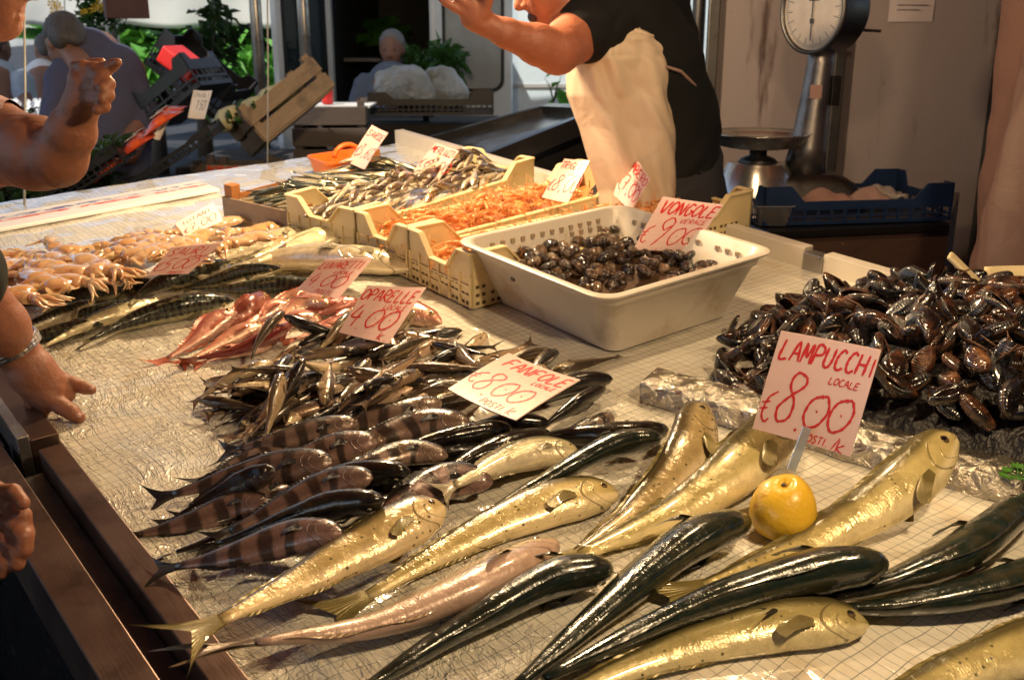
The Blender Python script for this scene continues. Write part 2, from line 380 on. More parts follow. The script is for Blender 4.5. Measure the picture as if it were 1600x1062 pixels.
# ---------------------------------------------------------------- fish materials
def fish_mat(name, belly, side, back, d0=.28, d1=.62, metal=.55, rough=.22, spots=None, bars=None, wiggle=None, scale_sz=60, blotch=None, gill=True, soft=.1, stripe=None):
    n = NT(name); a = n.attr(); s, d = a.outputs[0], a.outputs[1]
    oi = n.n('ObjectInfo').outputs['Random']
    co = n.vm('ADD', n.co(), n.scale(n.n('CombineXYZ', X=oi, Y=oi, Z=oi).outputs[0], 7.0))
    nz = n.noise(9, co, det=4)
    dd = n.m('ADD', d, n.m('MULTIPLY', n.m('SUBTRACT', nz, .5), .22))
    c = n.mix(n.mr(dd, d0 - soft, d0 + soft), belly, side)
    bk = n.mr(dd, d1 - soft, d1 + soft)
    c = n.mix(bk, c, back)
    if wiggle:
        w = n.m('SINE', n.m('ADD', n.m('MULTIPLY', s, 130), n.m('MULTIPLY', n.noise(18, co), 14)))
        c = n.mix(n.m('MULTIPLY', n.mr(w, -.1, .35), n.mr(dd, d1 - .04, d1 + .02)), c, wiggle)
    if bars:
        w = n.m('SINE', n.m('ADD', n.m('MULTIPLY', s, 36), n.m('MULTIPLY', n.noise(11, co, det=3), 6.5)))
        c = n.mix(n.m('MULTIPLY', n.mr(w, -.5, .55, 0, .85), n.mr(s, .10, .30)), c, bars)
    if stripe:
        for k in (.40, .50, .60):
            q = n.m('ABSOLUTE', n.m('SUBTRACT', dd, k)); c = n.mix(n.mr(q, .006, .022, .55, 0), c, stripe)
    if blotch:
        c = n.mix(n.mr(n.noise(16, co, det=5, rough=.65), .52, .66), c, blotch)
    if spots:
        v = n.vor(70, co); c = n.mix(n.m('MULTIPLY', n.mr(v, .10, .2, 1, 0), n.mr(n.noise(12, co), .42, .55)), c, spots)
    c = n.mix(n.mr(n.noise(38, n.scale(co, (1, 1, 1)), det=5, rough=.7), .42, .68, 0, .5), c, n.mix(.5, c, (.10, .07, .03)))
    # per fish tint
    hsv = n.n('HueSaturation', Color=c); n.set(hsv, 'Value', n.mr(oi, 0, 1, .78, 1.15, False)); n.set(hsv, 'Hue', n.mr(n.m('FRACT', n.m('MULTIPLY', oi, 7.3)), 0, 1, .485, .515, False)); c = hsv.outputs[0]
    b = None
    if gill:
        g = n.m('SUBTRACT', s, n.m('SUBTRACT', .205, n.m('MULTIPLY', n.m('POWER', n.m('ABSOLUTE', n.m('SUBTRACT', d, .42)), 2), .55)))
        gm_ = n.m('MULTIPLY', n.mr(n.m('ABSOLUTE', g), .0, .008, 1, 0), n.mr(d, .78, .70))
        g2 = n.m('SUBTRACT', s, n.m('SUBTRACT', .145, n.m('MULTIPLY', n.m('POWER', n.m('ABSOLUTE', n.m('SUBTRACT', d, .4)), 2), .6)))
        gn2 = n.m('MULTIPLY', n.mr(n.m('ABSOLUTE', g2), .0, .005, .6, 0), n.mr(d, .6, .5))
        mo = n.m('MULTIPLY', n.mr(n.m('ABSOLUTE', n.m('SUBTRACT', n.m('ADD', d, n.m('MULTIPLY', s, 1.4)), .46)), .0, .022, .8, 0), n.mr(s, .048, .036))
        ln = n.m('MAXIMUM', n.m('MAXIMUM', gm_, gn2), mo)
        c = n.mix(n.m('MULTIPLY', ln, .55), c, (.07, .045, .025))
        b = n.bump(n.m('MULTIPLY', ln, -1), .6, .003)
    sc = n.n('CombineXYZ', X=n.m('MULTIPLY', s, scale_sz), Y=n.m('MULTIPLY', d, scale_sz * .28), Z=0.0).outputs[0]
    b = n.bump(n.vor(1.0, sc, rnd_=.45), .25, .0012, b)
    b = n.bump(n.noise(26, co, det=4, dist=.6), .55, .005, b)
    b = n.bump(n.noise(60, co, det=3, dist=1.0), .35, .0025, b)
    b = n.bump(n.noise(170, co, det=2), .12, .001, b)
    mtl = n.m('MULTIPLY', n.m('SUBTRACT', 1.0, n.m('MULTIPLY', bk, .55)), metal)
    r = n.m('ADD', n.mr(n.noise(22, co, det=3), .3, .7, -.07, .12), rough)
    return n.out(c, r, mtl, b, Coat_Weight=.55, Coat_Roughness=.12)
def fin_mat(name, a, b, rough=.35):
    n = NT(name); f = n.attr(); w = n.m('SINE', n.m('ADD', n.m('MULTIPLY', f.outputs[1], 110), n.m('MULTIPLY', n.noise(8), 6)))
    c = n.mix(n.noise(20, det=3), a, b); c = n.mix(n.mr(w, .2, .8, 0, .45), c, tuple(x * .4 for x in b))
    return n.out(c, rough, .2, n.bump(w, .4, .001), Coat_Weight=.4)
def eye_mats(iris):
    a = NT('iris'); a.out(a.mix(a.noise(60), iris, tuple(x * .6 for x in iris)), .15, .3, Coat_Weight=1.0)
    p = NT('pupil'); p.out((.006, .006, .008), .08, 0, Coat_Weight=1.0)
    return [a.mat, p.mat]
EYE_Y = eye_mats((.75, .55, .22)); EYE_W = eye_mats((.7, .62, .5)); EYE_D = eye_mats((.2, .13, .06))

KIND = {
 # up, down, width: fractions of body length at stations from snout to tail base
 'dolphinfish': dict(up=[(0, .008), (.018, .045), (.06, .083), (.14, .105), (.3, .108), (.55, .083), (.8, .047), (.94, .026), (1, .021)],
    dn=[(0, .008), (.03, .038), (.1, .066), (.22, .086), (.38, .084), (.6, .06), (.8, .038), (.94, .022), (1, .019)],
    w=[(0, .006), (.03, .028), (.12, .048), (.28, .056), (.5, .046), (.75, .028), (1, .010)], eye=(.078, .016, .0165), tail=(.24, .14, .52), dors=(.14, .92, .013), anal=(.52, .92, .010), pect=(.235, -.02, .12)),
 'mackerel': dict(up=[(0, .006), (.05, .034), (.16, .064), (.35, .078), (.6, .062), (.85, .026), (1, .012)],
    dn=[(0, .006), (.05, .032), (.18, .07), (.38, .086), (.6, .066), (.85, .026), (1, .012)],
    w=[(0, .005), (.06, .03), (.2, .056), (.38, .066), (.62, .05), (.85, .02), (1, .009)], eye=(.078, .012, .02), tail=(.12, .10, .55), dors=(.34, .50, .03), anal=(.60, .75, .015), pect=(.235, .0, .09)),
 'pilot': dict(up=[(0, .012), (.03, .045), (.1, .075), (.25, .095), (.45, .096), (.7, .066), (.9, .03), (1, .02)],
    dn=[(0, .012), (.03, .04), (.1, .068), (.28, .10), (.45, .10), (.7, .066), (.9, .03), (1, .02)],
    w=[(0, .01), (.05, .042), (.15, .062), (.35, .072), (.6, .055), (.88, .022), (1, .014)], eye=(.078, .022, .016), tail=(.2, .15, .5), dors=(.40, .86, .035), anal=(.58, .86, .03), pect=(.23, -.02, .11)),
 'boops': dict(up=[(0, .010), (.04, .038), (.12, .065), (.3, .085), (.5, .078), (.8, .038), (1, .02)],
    dn=[(0, .010), (.04, .036), (.12, .066), (.3, .095), (.5, .085), (.8, .036), (1, .02)],
    w=[(0, .008), (.06, .036), (.18, .055), (.35, .062), (.6, .046), (.85, .02), (1, .012)], eye=(.085, .012, .026), tail=(.2, .16, .5), dors=(.3, .78, .03), anal=(.6, .82, .02), pect=(.23, -.01, .1)),
 'pandora': dict(up=[(0, .014), (.04, .06), (.12, .115), (.28, .15), (.45, .14), (.75, .065), (.93, .03), (1, .026)],
    dn=[(0, .014), (.05, .05), (.15, .10), (.3, .125), (.5, .11), (.78, .05), (.93, .028), (1, .024)],
    w=[(0, .010), (.06, .045), (.18, .07), (.35, .08), (.6, .055), (.88, .022), (1, .013)], eye=(.115, .045, .034), tail=(.27, .2, .45), dors=(.25, .85, .055), anal=(.6, .85, .035), pect=(.27, -.03, .2)),
 'sardine': dict(up=[(0, .006), (.06, .04), (.2, .07), (.4, .078), (.7, .05), (1, .015)], dn=[(0, .006), (.06, .04), (.2, .08), (.4, .092), (.7, .055), (1, .015)],
    w=[(0, .006), (.08, .032), (.3, .05), (.6, .04), (1, .01)], eye=(.08, .01, .022), tail=(.16, .12, .5), dors=(.4, .55, .03), anal=None, pect=None),
 'hake': dict(up=[(0, .008), (.06, .04), (.18, .07), (.3, .075), (.6, .048), (1, .014)], dn=[(0, .008), (.05, .04), (.16, .078), (.3, .085), (.5, .06), (1, .013)],
    w=[(0, .008), (.08, .045), (.2, .066), (.35, .062), (.6, .038), (1, .010)], eye=(.09, .022, .024), tail=(.14, .09, .8), dors=(.3, .9, .035), anal=(.45, .9, .02), pect=None),
}
FAT = [1.0]
def lt(tab, s): return lerp_tab(tab, s) * FAT[0]
def fish_mesh(k, pts, dv, mat, ns=30, nr=16, wk=1.0, with_tail=False):
    """body grown along the spine pts (snout -> tail base); dv(s) is the dorsal direction"""
    K = KIND[k]; L = sum((pts[i + 1] - pts[i]).length for i in range(len(pts) - 1)); vs = []; fs = []; at = []
    for i in range(ns + 1):
        s = (i / ns) ** 1.35; p = cr(pts, s); t = (cr(pts, min(1, s + .02)) - cr(pts, max(0, s - .02))).normalized()
        N = V(dv(s) if callable(dv) else dv); N = (N - t * N.dot(t)).normalized(); B = t.cross(N)
        u, d, w = (lt(K[q], s) * L for q in ('up', 'dn', 'w')); w *= wk
        for j in range(nr):
            a = 2 * math.pi * j / nr; ca, sa = math.cos(a), math.sin(a)
            h = u if sa > 0 else d
            y = w * (abs(ca) ** .9) * (1 if ca > 0 else -1)
            vs.append(p + N * (h * sa) + B * y); at.append((s, sa * .5 + .5, 0, 1))
    for i in range(ns):
        for j in range(nr): fs.append((i * nr + j, i * nr + (j + 1) % nr, (i + 1) * nr + (j + 1) % nr, (i + 1) * nr + j))
    vs.append(cr(pts, 0)); at.append((0, .5, 0, 1)); c0 = len(vs) - 1
    for j in range(nr): fs.append((c0, (j + 1) % nr, j))
    fs.append(tuple(ns * nr + j for j in range(nr)))
    if with_tail:
        o = len(vs); v2, f2, a2 = tail_geo(k, pts, dv, L); vs += v2; fs += [tuple(x + o for x in f) for f in f2]; at += [(1.0, .75, 0, 1)] * len(a2)
    me = mesh(k + '_body', vs, fs, mat); ca = me.color_attributes.new('fc', 'FLOAT_COLOR', 'POINT')
    ca.data.foreach_set('color', [x for c in at for x in c]); return me
def sheet(fn, nu, nv, th):
    """thin two-sided sheet: fn(a,b) -> (point, normal); thickness th tapering to the b=1 edge"""
    vs = []; fs = []; at = []
    for side in (1, -1):
        for j in range(nv + 1):
            for i in range(nu + 1):
                a, b = i / nu, j / nv; p, nn = fn(a, b); vs.append(p + nn * (th * .5 * side * (1.02 - b))); at.append((b, a, 0, 1))
    m = (nu + 1) * (nv + 1)
    for j in range(nv):
        for i in range(nu):
            q = j * (nu + 1) + i; f = (q, q + 1, q + nu + 2, q + nu + 1); fs.append(f); fs.append(tuple(m + x for x in reversed(f)))
    return vs, fs, at
def tail_geo(k, pts, dv, L, fold=.0):
    K = KIND[k]; ln, sp, fork = K['tail']; p1 = cr(pts, 1); t = (p1 - cr(pts, .95)).normalized()
    N = V(dv(1) if callable(dv) else dv); N = (N - t * N.dot(t)).normalized(); B = t.cross(N); h0 = lt(K['up'], 1) * L
    ph = rnd.random() * 6
    def fn(a, b):
        e = a * 2 - 1                        # -1..1 across
        base = p1 - t * (.01 * L) + N * (e * h0 * .95)
        reach = ln * L * (1 - fork * (1 - abs(e)) ** .8)
        tip = p1 + t * reach + N * (e * sp * L)
        q = base.lerp(tip, b); q += N * (e * sp * L * -.18 * math.sin(b * math.pi)) + B * (.012 * L * math.sin(e * 3 + ph) * b * b)
        return q, B
    return sheet(fn, 12, 6, .012 * L)
def fin_mesh(name, geo, mat):
    me = mesh(name, geo[0], geo[1], mat); ca = me.color_attributes.new('fc', 'FLOAT_COLOR', 'POINT')
    ca.data.foreach_set('color', [x for c in geo[2] for x in c]); return me
def fish_parts(k, pts, dv, mats, ns=30, nr=16, wk=1.0, eyes=(1, -1), fins=True, tail=True, pect_side=1):
    """list of (name, mesh) for one fish in local coordinates"""
    body, fin, eye = mats; K = KIND[k]; L = sum((pts[i + 1] - pts[i]).length for i in range(len(pts) - 1))
    out = [('body', fish_mesh(k, pts, dv, body, ns, nr, wk, with_tail=not tail))]
    def fr(s):
        p = cr(pts, s); t = (cr(pts, min(1, s + .02)) - cr(pts, max(0, s - .02))).normalized()
        N = V(dv(s) if callable(dv) else dv); N = (N - t * N.dot(t)).normalized(); return p, t, N, t.cross(N)
    if tail: out.append(('tail_fin', fin_mesh('tail_fin', tail_geo(k, pts, dv, L), fin)))
    def run(name, s0, s1, hh, sgn):
        ph = rnd.random() * 9
        def fn(a, b):
            s = s0 + (s1 - s0) * a; p, t, N, B = fr(s); h = lt(K['up' if sgn > 0 else 'dn'], s) * L
            env = (min(1, a * 6) ** .6) * (1 - .45 * a) * (.85 + .15 * math.sin(a * 60)) * min(1, (1 - a) * 12 + .25)
            return p + N * (sgn * (h * .96 + hh * L * env * b)) + t * (.02 * L * b) + B * (.006 * L * math.sin(a * 11 + ph) * b), B
        out.append((name, fin_mesh(name, sheet(fn, 22, 3, .006 * L), fin)))
    if fins:
        if K['dors']: run('dorsal_fin', *K['dors'], 1)
        if K['anal']: run('anal_fin', *K['anal'], -1)
        if K['pect']:
            s0, z0, pl = K['pect']; p, t, N, B = fr(s0); w = lt(K['w'], s0) * L * wk
            for sd in ((pect_side,) if pect_side else (1, -1)):
                root = p + B * (sd * w * .93) + N * (z0 * L)
                def fn(a, b, sd=sd, root=root):
                    e = a * 2 - 1; q = root + N * (e * .012 * L * (1 + 1.9 * b) - .022 * L * b) + t * (pl * L * b * (1 - .35 * e * e * b - .2 * e)) + B * (sd * .022 * L * math.sin(b * 2.2))
                    return q, B
                out.append(('pectoral_fin', fin_mesh('pectoral_fin', sheet(fn, 8, 5, .005 * L), fin)))
    es, ez, er = K['eye']
    for sd in eyes:
        p, t, N, B = fr(es); w = lt(K['w'], es) * L * wk
        u = lt(K['up'], es) * L; z = ez * L; yy = w * math.sqrt(max(.1, 1 - (z / u) ** 2)) * .93
        c = p + N * z + B * (sd * yy); nn = (B * sd + N * .28).normalized(); M = frame(t, nn, c)
        r = er * L; vs = [M @ V((0, 0, r * .42))]; fs = []; mi = []
        rings = [(.36, .40), (.5, .36), (.52, .33), (.85, .20), (1.0, .02), (1.02, -.2)]
        for rr, zz in rings:
            for q in range(14): aa = 2 * math.pi * q / 14; vs.append(M @ V((r * rr * math.cos(aa), r * rr * math.sin(aa), r * zz)))
        for q in range(14): fs.append((0, 1 + q, 1 + (q + 1) % 14)); mi.append(1)
        for i in range(len(rings) - 1):
            for q in range(14):
                fs.append((1 + i * 14 + q, 1 + (i + 1) * 14 + q, 1 + (i + 1) * 14 + (q + 1) % 14, 1 + i * 14 + (q + 1) % 14)); mi.append(1 if i < 1 else 0)
        out.append(('eye', mesh('eye', vs, fs, eye, True, mi)))
    return out, L
def put_fish(name, parts, M, label, cat, group):
    root = empty(name, M=M, label=label, cat=cat, group=group)
    for pn, me in parts: link(pn, me, root)
    return root
def arc(L, b, c=0):
    """spine points for a stock fish lying along +x (snout at +x), bent sideways by b and upwards by c"""
    return [V((L * (.5 - s), b * L * (1 - (2 * s - 1) ** 2), c * L * (2 * s - 1) ** 2 * s)) for s in (0, .2, .4, .6, .8, 1)]
def hero(name, k, px, phi, mats, label, cat, group, lift=0, wk=1.0, k_pen=.45, ns=34, nr=20, heap=None, phi2=None, zs=None, eyes=(1, -1), pect_side=0, fat=1):
    """a fish laid through the pixel points px (snout first); phi: dorsal direction, 0 up, + towards the fish's left"""
    FAT[0] = fat; heap = heap or TH; z = [.03] * len(px)
    Lg = 1
    for it in range(4):
        pts = [P(u, v, z_) for (u, v), z_ in zip(px, z)]
        Lg = sum((pts[i + 1] - pts[i]).length for i in range(len(pts) - 1)); n = 10; zz = []
        for i in range(n + 1):
            s = i / n; p = cr(pts, s); K = KIND[k]; h = (lt(K['up'], s) + lt(K['dn'], s)) / 2 * Lg; w = lt(K['w'], s) * Lg * wk
            ve = math.hypot(h * math.cos(rad(phi)), w * math.sin(rad(phi))); he = math.hypot(h * math.sin(rad(phi)), w * math.cos(rad(phi)))
            zz.append((s, heap.top(p.x, p.y, he * .8) * (1 - k_pen * .3) + ve, ve, he))
        # straight support line, then raised to what needs it most
        ms = .5; my = sum(q[1] for q in zz) / len(zz); sxx = sum((q[0] - ms) ** 2 for q in zz); b = sum((q[0] - ms) * (q[1] - my) for q in zz) / sxx
        b = max(-.12, min(.12, b)); rr = sorted(q[1] - (my + b * (q[0] - ms)) for q in zz)[-3]
        z = [max(my + b * (i / (len(px) - 1) - ms) + rr * (1 - k_pen), lerp_tab([(q[0], q[2]) for q in zz], i / (len(px) - 1)) + .001) + lift + (zs[i] if zs else 0) for i in range(len(px))]
    for (s, _, ve, he) in zz:
        p = cr(pts, s); heap.stamp(p.x, p.y, he, p.z + ve)
    mid = cr(pts, .5); loc = [p - mid for p in pts]
    def dv(s):
        f = phi if phi2 is None else phi + (phi2 - phi) * s
        t = (cr(loc, min(1, s + .03)) - cr(loc, max(0, s - .03))).normalized(); fwd = -t; up = V((0, 0, 1)); left = up.cross(fwd).normalized(); up = fwd.cross(left)
        return up * math.cos(rad(f)) + left * math.sin(rad(f))
    parts, L = fish_parts(k, loc, dv, mats, ns, nr, wk, pect_side=pect_side, eyes=eyes); FAT[0] = 1.0
    return put_fish(name, parts, TM @ Matrix.Translation(mid), label, cat, group)
# ---------------------------------------------------------------- the hero fish on the stall
M_GOLD = (fish_mat('gold dolphinfish skin', (.76, .62, .34), (.50, .39, .16), (.10, .08, .03), .32, .76, metal=.15, rough=.21, spots=(.10, .09, .04), scale_sz=110),
          fin_mat('olive fin', (.34, .27, .08), (.12, .09, .03)), EYE_D)
M_DARK = (fish_mat('dark dolphinfish skin', (.60, .52, .32), (.38, .31, .13), (.008, .016, .012), .26, .46, metal=.12, rough=.2, spots=(.02, .03, .03), scale_sz=110, soft=.06),
          fin_mat('dark fin', (.05, .05, .03), (.02, .02, .015)), EYE_D)
M_PINK = (fish_mat('pale dolphinfish belly', (.62, .43, .33), (.55, .42, .28), (.10, .09, .04), .34, .85, metal=.08, rough=.3, blotch=None, scale_sz=110),
          fin_mat('pale fin', (.45, .33, .2), (.25, .16, .1)), EYE_D)
M_MACK = (fish_mat('mackerel skin', (.72, .62, .40), (.55, .50, .30), (.030, .042, .030), .36, .60, metal=.25, rough=.2, wiggle=(.006, .008, .008), scale_sz=120),
          fin_mat('mackerel fin', (.30, .25, .12), (.12, .10, .06)), EYE_Y)
M_SILV = (fish_mat('silver mackerel skin', (.80, .70, .48), (.72, .64, .40), (.12, .11, .06), .36, .74, metal=.25, rough=.2, stripe=(.10, .08, .04), scale_sz=120),
          fin_mat('silver fin', (.40, .34, .2), (.2, .16, .1)), EYE_Y)
M_PILOT = (fish_mat('banded pilot fish skin', (.30, .19, .155), (.17, .11, .09), (.014, .012, .012), .22, .74, metal=.22, rough=.24, bars=(.014, .012, .013), scale_sz=90),
           fin_mat('black fin', (.03, .024, .022), (.012, .01, .01)), EYE_W)
M_PILD = (fish_mat('dark pilot fish skin', (.12, .08, .065), (.045, .032, .03), (.008, .008, .009), .15, .5, metal=.2, rough=.17, bars=(.008, .007, .008), scale_sz=90), M_PILOT[1], EYE_W)
M_PAND = (fish_mat('pink bream skin', (.62, .40, .30), (.58, .27, .18), (.40, .12, .08), .30, .78, metal=.35, rough=.24, scale_sz=55, blotch=None),
          fin_mat('red fin', (.55, .16, .08), (.35, .08, .05)), EYE_Y)
M_PANR = (fish_mat('red bream back', (.55, .25, .18), (.40, .12, .08), (.24, .05, .035), .25, .6, metal=.3, rough=.24, scale_sz=55), M_PAND[1], EYE_Y)
M_BOOP = (fish_mat('boops skin', (.62, .46, .30), (.42, .30, .18), (.07, .05, .035), .34, .74, metal=.25, rough=.2, scale_sz=60, stripe=(.30, .18, .05)),
          fin_mat('small fin', (.22, .14, .08), (.10, .06, .04)), EYE_Y)
M_BOOD = (fish_mat('dark boops skin', (.30, .2, .12), (.10, .075, .055), (.012, .011, .012), .22, .5, metal=.2, rough=.18, scale_sz=60), M_BOOP[1], EYE_Y)
M_SARD = (fish_mat('sardine skin', (.76, .68, .46), (.58, .52, .36), (.045, .06, .05), .36, .66, metal=.55, rough=.22, scale_sz=50), M_BOOP[1], EYE_Y)
M_HAKE = (fish_mat('small cod skin', (.74, .66, .52), (.50, .42, .31), (.13, .085, .06), .42, .72, metal=.4, rough=.24, scale_sz=60), M_BOOP[1], EYE_Y)

# mackerels (back row first so that nearer ones lie on top)
mg = 'mackerels laid left of the crates'
for px, phi, m, lab, *fat in [
    ([(655, 420), (560, 405), (450, 412), (355, 440)], 70, M_SILV, 'pale silver mackerel with its head by the bottom of the second yellow crate'),
    ([(596, 368), (520, 372), (440, 392), (350, 425)], 75, M_SILV, 'silver mackerel pointing at the corner of the first yellow crate', 1.2),
    ([(490, 358), (430, 378), (370, 398), (310, 420)], 70, M_SILV, 'upper silver mackerel with raised head next to the squid', 1.25),
    ([(553, 366), (500, 375), (450, 392), (400, 410)], 70, M_SILV, 'small silver mackerel half hidden behind the two silver ones'),
    ([(585, 405), (510, 400), (430, 405), (330, 432)], 72, M_SILV, 'silver mackerel with a dark side line behind the LUVARETTI sign'),
    ([(230, 425), (160, 440), (90, 452), (20, 475)], 70, M_MACK, 'mackerel with pale flank under the SAURI sign beside the squid'),
    ([(140, 438), (90, 445), (40, 455), (-30, 470)], -45, M_MACK, 'dark mackerel back half under the squid at the left'),
    ([(440, 418), (380, 425), (330, 440), (280, 452)], -40, M_MACK, 'dark striped mackerel in the middle of the mackerel row'),
    ([(525, 448), (440, 446), (380, 452), (300, 452)], -50, M_MACK, 'black mackerel with yellow tail left of the LUVARETTI sign'),
    ([(250, 440), (180, 450), (110, 465), (20, 480)], -35, M_MACK, 'long dark mackerel lying over the left row'),
    ([(240, 480), (190, 480), (130, 490), (60, 505)], -40, M_MACK, 'dark mackerel under the arched one at the left'),
    ([(360, 408), (300, 428), (240, 447), (195, 478)], -45, M_MACK, 'arched striped mackerel pointing at the SAURI sign corner'),
    ([(148, 470), (100, 492), (50, 510), (-20, 530)], 20, M_MACK, 'mackerel with a blunt dark head lying nearest the watch hand'),
    ([(180, 500), (110, 515), (50, 530), (-30, 548)], -55, M_MACK, 'black mackerel at the lowest left of the row'),
    ([(255, 470), (200, 485), (140, 505), (70, 540)], 75, M_MACK, 'mackerel showing its pale pinkish belly and thin tail'),
    ([(365, 470), (290, 478), (210, 500), (140, 532)], -38, M_MACK, 'big black backed mackerel in front of the whole row', 1.2),
]: hero('mackerel', 'mackerel', px, phi, m, lab, 'fish', mg, k_pen=.75, fat=fat[0] if fat else 1.02)

# pink bream (luvaretti)
pg = 'pink bream heaped under the LUVARETTI sign'
for px, phi, m, lab, *fat in [
    ([(640, 470), (600, 468), (555, 480), (515, 500)], 80, M_PAND, 'pink bream at the far side of the heap behind the OPARELLE sign'),
    ([(690, 505), (640, 490), (600, 492), (560, 510)], 60, M_PAND, 'pink bream behind the OPARELLE sign at its right edge'),
    ([(497, 457), (470, 462), (440, 472), (405, 492)], 65, M_PAND, 'pale pink bream just under the LUVARETTI sign'),
    ([(560, 470), (520, 478), (480, 490), (440, 506)], 70, M_PANR, 'reddish bream right below the price 4,00 of the LUVARETTI sign'),
    ([(420, 462), (398, 482), (370, 500), (335, 520)], 30, M_PANR, 'red backed bream with its snout up by the mackerels'),
    ([(462, 476), (430, 482), (400, 500), (365, 525)], 75, M_PAND, 'pink bream behind the wide eyed pair'),
    ([(513, 475), (485, 472), (450, 490), (410, 515)], 78, M_PAND, 'wide eyed pink bream topmost beside the sign'),
    ([(370, 487), (340, 505), (310, 530), (262, 560)], 60, M_PAND, 'leftmost pink bream with its thin tail on the sheet'),
    ([(503, 502), (470, 498), (430, 512), (385, 535)], 80, M_PAND, 'bream with a dark ringed eye in the middle of the heap'),
    ([(580, 505), (540, 505), (500, 518), (460, 530)], 70, M_PAND, 'pink bream partly covered by small grey fish'),
    ([(413, 512), (385, 517), (350, 535), (300, 560)], 80, M_PAND, 'pink bream with clear gill lines in the front row'),
    ([(455, 512), (420, 527), (370, 548), (310, 560)], -45, M_PANR, 'long dark red bream lying across the front row'),
    ([(425, 540), (390, 545), (350, 555), (320, 565)], 75, M_PAND, 'small glossy pink bream lowest in the heap'),
]: hero('pink_bream', 'pandora', px, phi, m, lab, 'fish', pg, k_pen=.8)

# banded pilot fish (fanfole)
fg = 'banded pilot fish around the FANFOLE sign'
for px, phi, m, lab, *fat in [
    ([(760, 702), (700, 706), (640, 718), (570, 740)], -60, M_PILD, 'black pilot fish in the lower layer below the big banded one'),
    ([(690, 752), (620, 762), (560, 782), (480, 815)], -55, M_PILD, 'black pilot fish in the lower layer left of the arched one'),
    ([(505, 690), (440, 705), (380, 722), (320, 748)], 65, M_PILOT, 'dusky pilot fish in the lower layer among the left tails'),
    ([(860, 662), (800, 660), (740, 672), (680, 692)], -50, M_PILD, 'dark pilot fish lying just under the lower corner of the FANFOLE sign'),
    ([(480, 750), (420, 762), (360, 778), (300, 802)], 60, M_PILOT, 'pilot fish in the lower layer behind the dark headed one'),
    ([(470, 806), (400, 820), (340, 842), (275, 862)], -60, M_PILD, 'dark pilot fish in the lower layer above the lowest banded one'),
    ([(640, 690), (580, 700), (520, 715), (450, 735)], -50, M_PILD, 'dark pilot fish in the lower layer in the middle'),
    ([(957, 592), (900, 598), (850, 618), (800, 640)], -50, M_PILD, 'black pilot fish poking out behind the right corner of the FANFOLE sign'),
    ([(957, 650), (938, 660), (900, 675), (860, 690)], 60, M_PILOT, 'small pale pilot fish lying under the banded one at the right'),
    ([(700, 640), (640, 645), (580, 655), (520, 675)], -50, M_PILD, 'dark pilot fish at the back of the heap below the small fish'),
    ([(690, 628), (630, 648), (560, 662), (480, 690)], 60, M_PILOT, 'banded pilot fish under the left corner of the FANFOLE sign'),
    ([(945, 605), (910, 625), (880, 645), (845, 668)], -30, M_PILD, 'banded pilot fish with raised head right of the FANFOLE sign'),
    ([(800, 668), (730, 680), (660, 695), (590, 720)], -50, M_PILD, 'black pilot fish directly below the FANFOLE sign'),
    ([(560, 660), (500, 672), (430, 690), (370, 700)], 60, M_PILOT, 'banded pilot fish with its forked tail at the top left'),
    ([(1045, 672), (970, 680), (890, 682), (800, 690)], -50, M_PILD, 'long black pilot fish pointing at the end of the foil bar'),
    ([(860, 680), (790, 700), (730, 722), (660, 760)], -45, M_PILD, 'glossy black pilot fish right of the centre'),
    ([(735, 662), (670, 662), (600, 680), (510, 715)], 70, M_PILOT, 'large banded pilot fish with dark eye in the middle'),
    ([(590, 690), (530, 700), (460, 720), (370, 712)], 65, M_PILOT, 'brown pilot fish crossing the tails at the left'),
    ([(520, 722), (450, 728), (370, 745), (270, 772)], 60, M_PILOT, 'dusky pilot fish whose forked tail reaches furthest left'),
    ([(905, 708), (840, 706), (780, 725), (710, 758)], 70, M_SILV, 'pale silvery fish among the dark pilot fish'),
    ([(1035, 682), (950, 700), (860, 745), (760, 800)], -50, M_DARK, 'slender green black dolphinfish pointing at the foil bar'),
    ([(700, 712), (640, 706), (580, 722), (520, 745)], 72, M_PILOT, 'banded pilot fish with a pale ringed eye'),
    ([(640, 735), (560, 742), (480, 760), (390, 800)], -50, M_PILD, 'black pilot fish lying across the middle row'),
    ([(430, 735), (390, 750), (340, 775), (270, 812)], 30, M_PILD, 'dark headed pilot fish at the left of the middle row'),
    ([(582, 745), (520, 755), (450, 785), (360, 830)], 70, M_PILOT, 'reddish banded pilot fish with a split flank'),
    ([(600, 780), (520, 790), (440, 815), (340, 850)], -50, M_PILD, 'black pilot fish behind the lowest banded one'),
    ([(425, 788), (370, 790), (300, 815), (215, 835)], 65, M_PILOT, 'pale banded pilot fish with its tail over the table rim'),
    ([(770, 752), (700, 750), (630, 785), (555, 825)], 60, M_PILOT, 'banded pilot fish arched above the big golden fish'),
    ([(535, 832), (460, 838), (370, 865), (275, 885)], 75, M_PILOT, 'pilot fish with four clear dark bands lowest in the heap'),
]: hero('dolphinfish' if m is M_DARK else 'pilot_fish', 'dolphinfish' if m is M_DARK else 'pilot', px, phi, m, lab, 'fish', fg if m is not M_DARK else 'dolphinfish spread over the near end of the stall', k_pen=.72, fat=1.2)

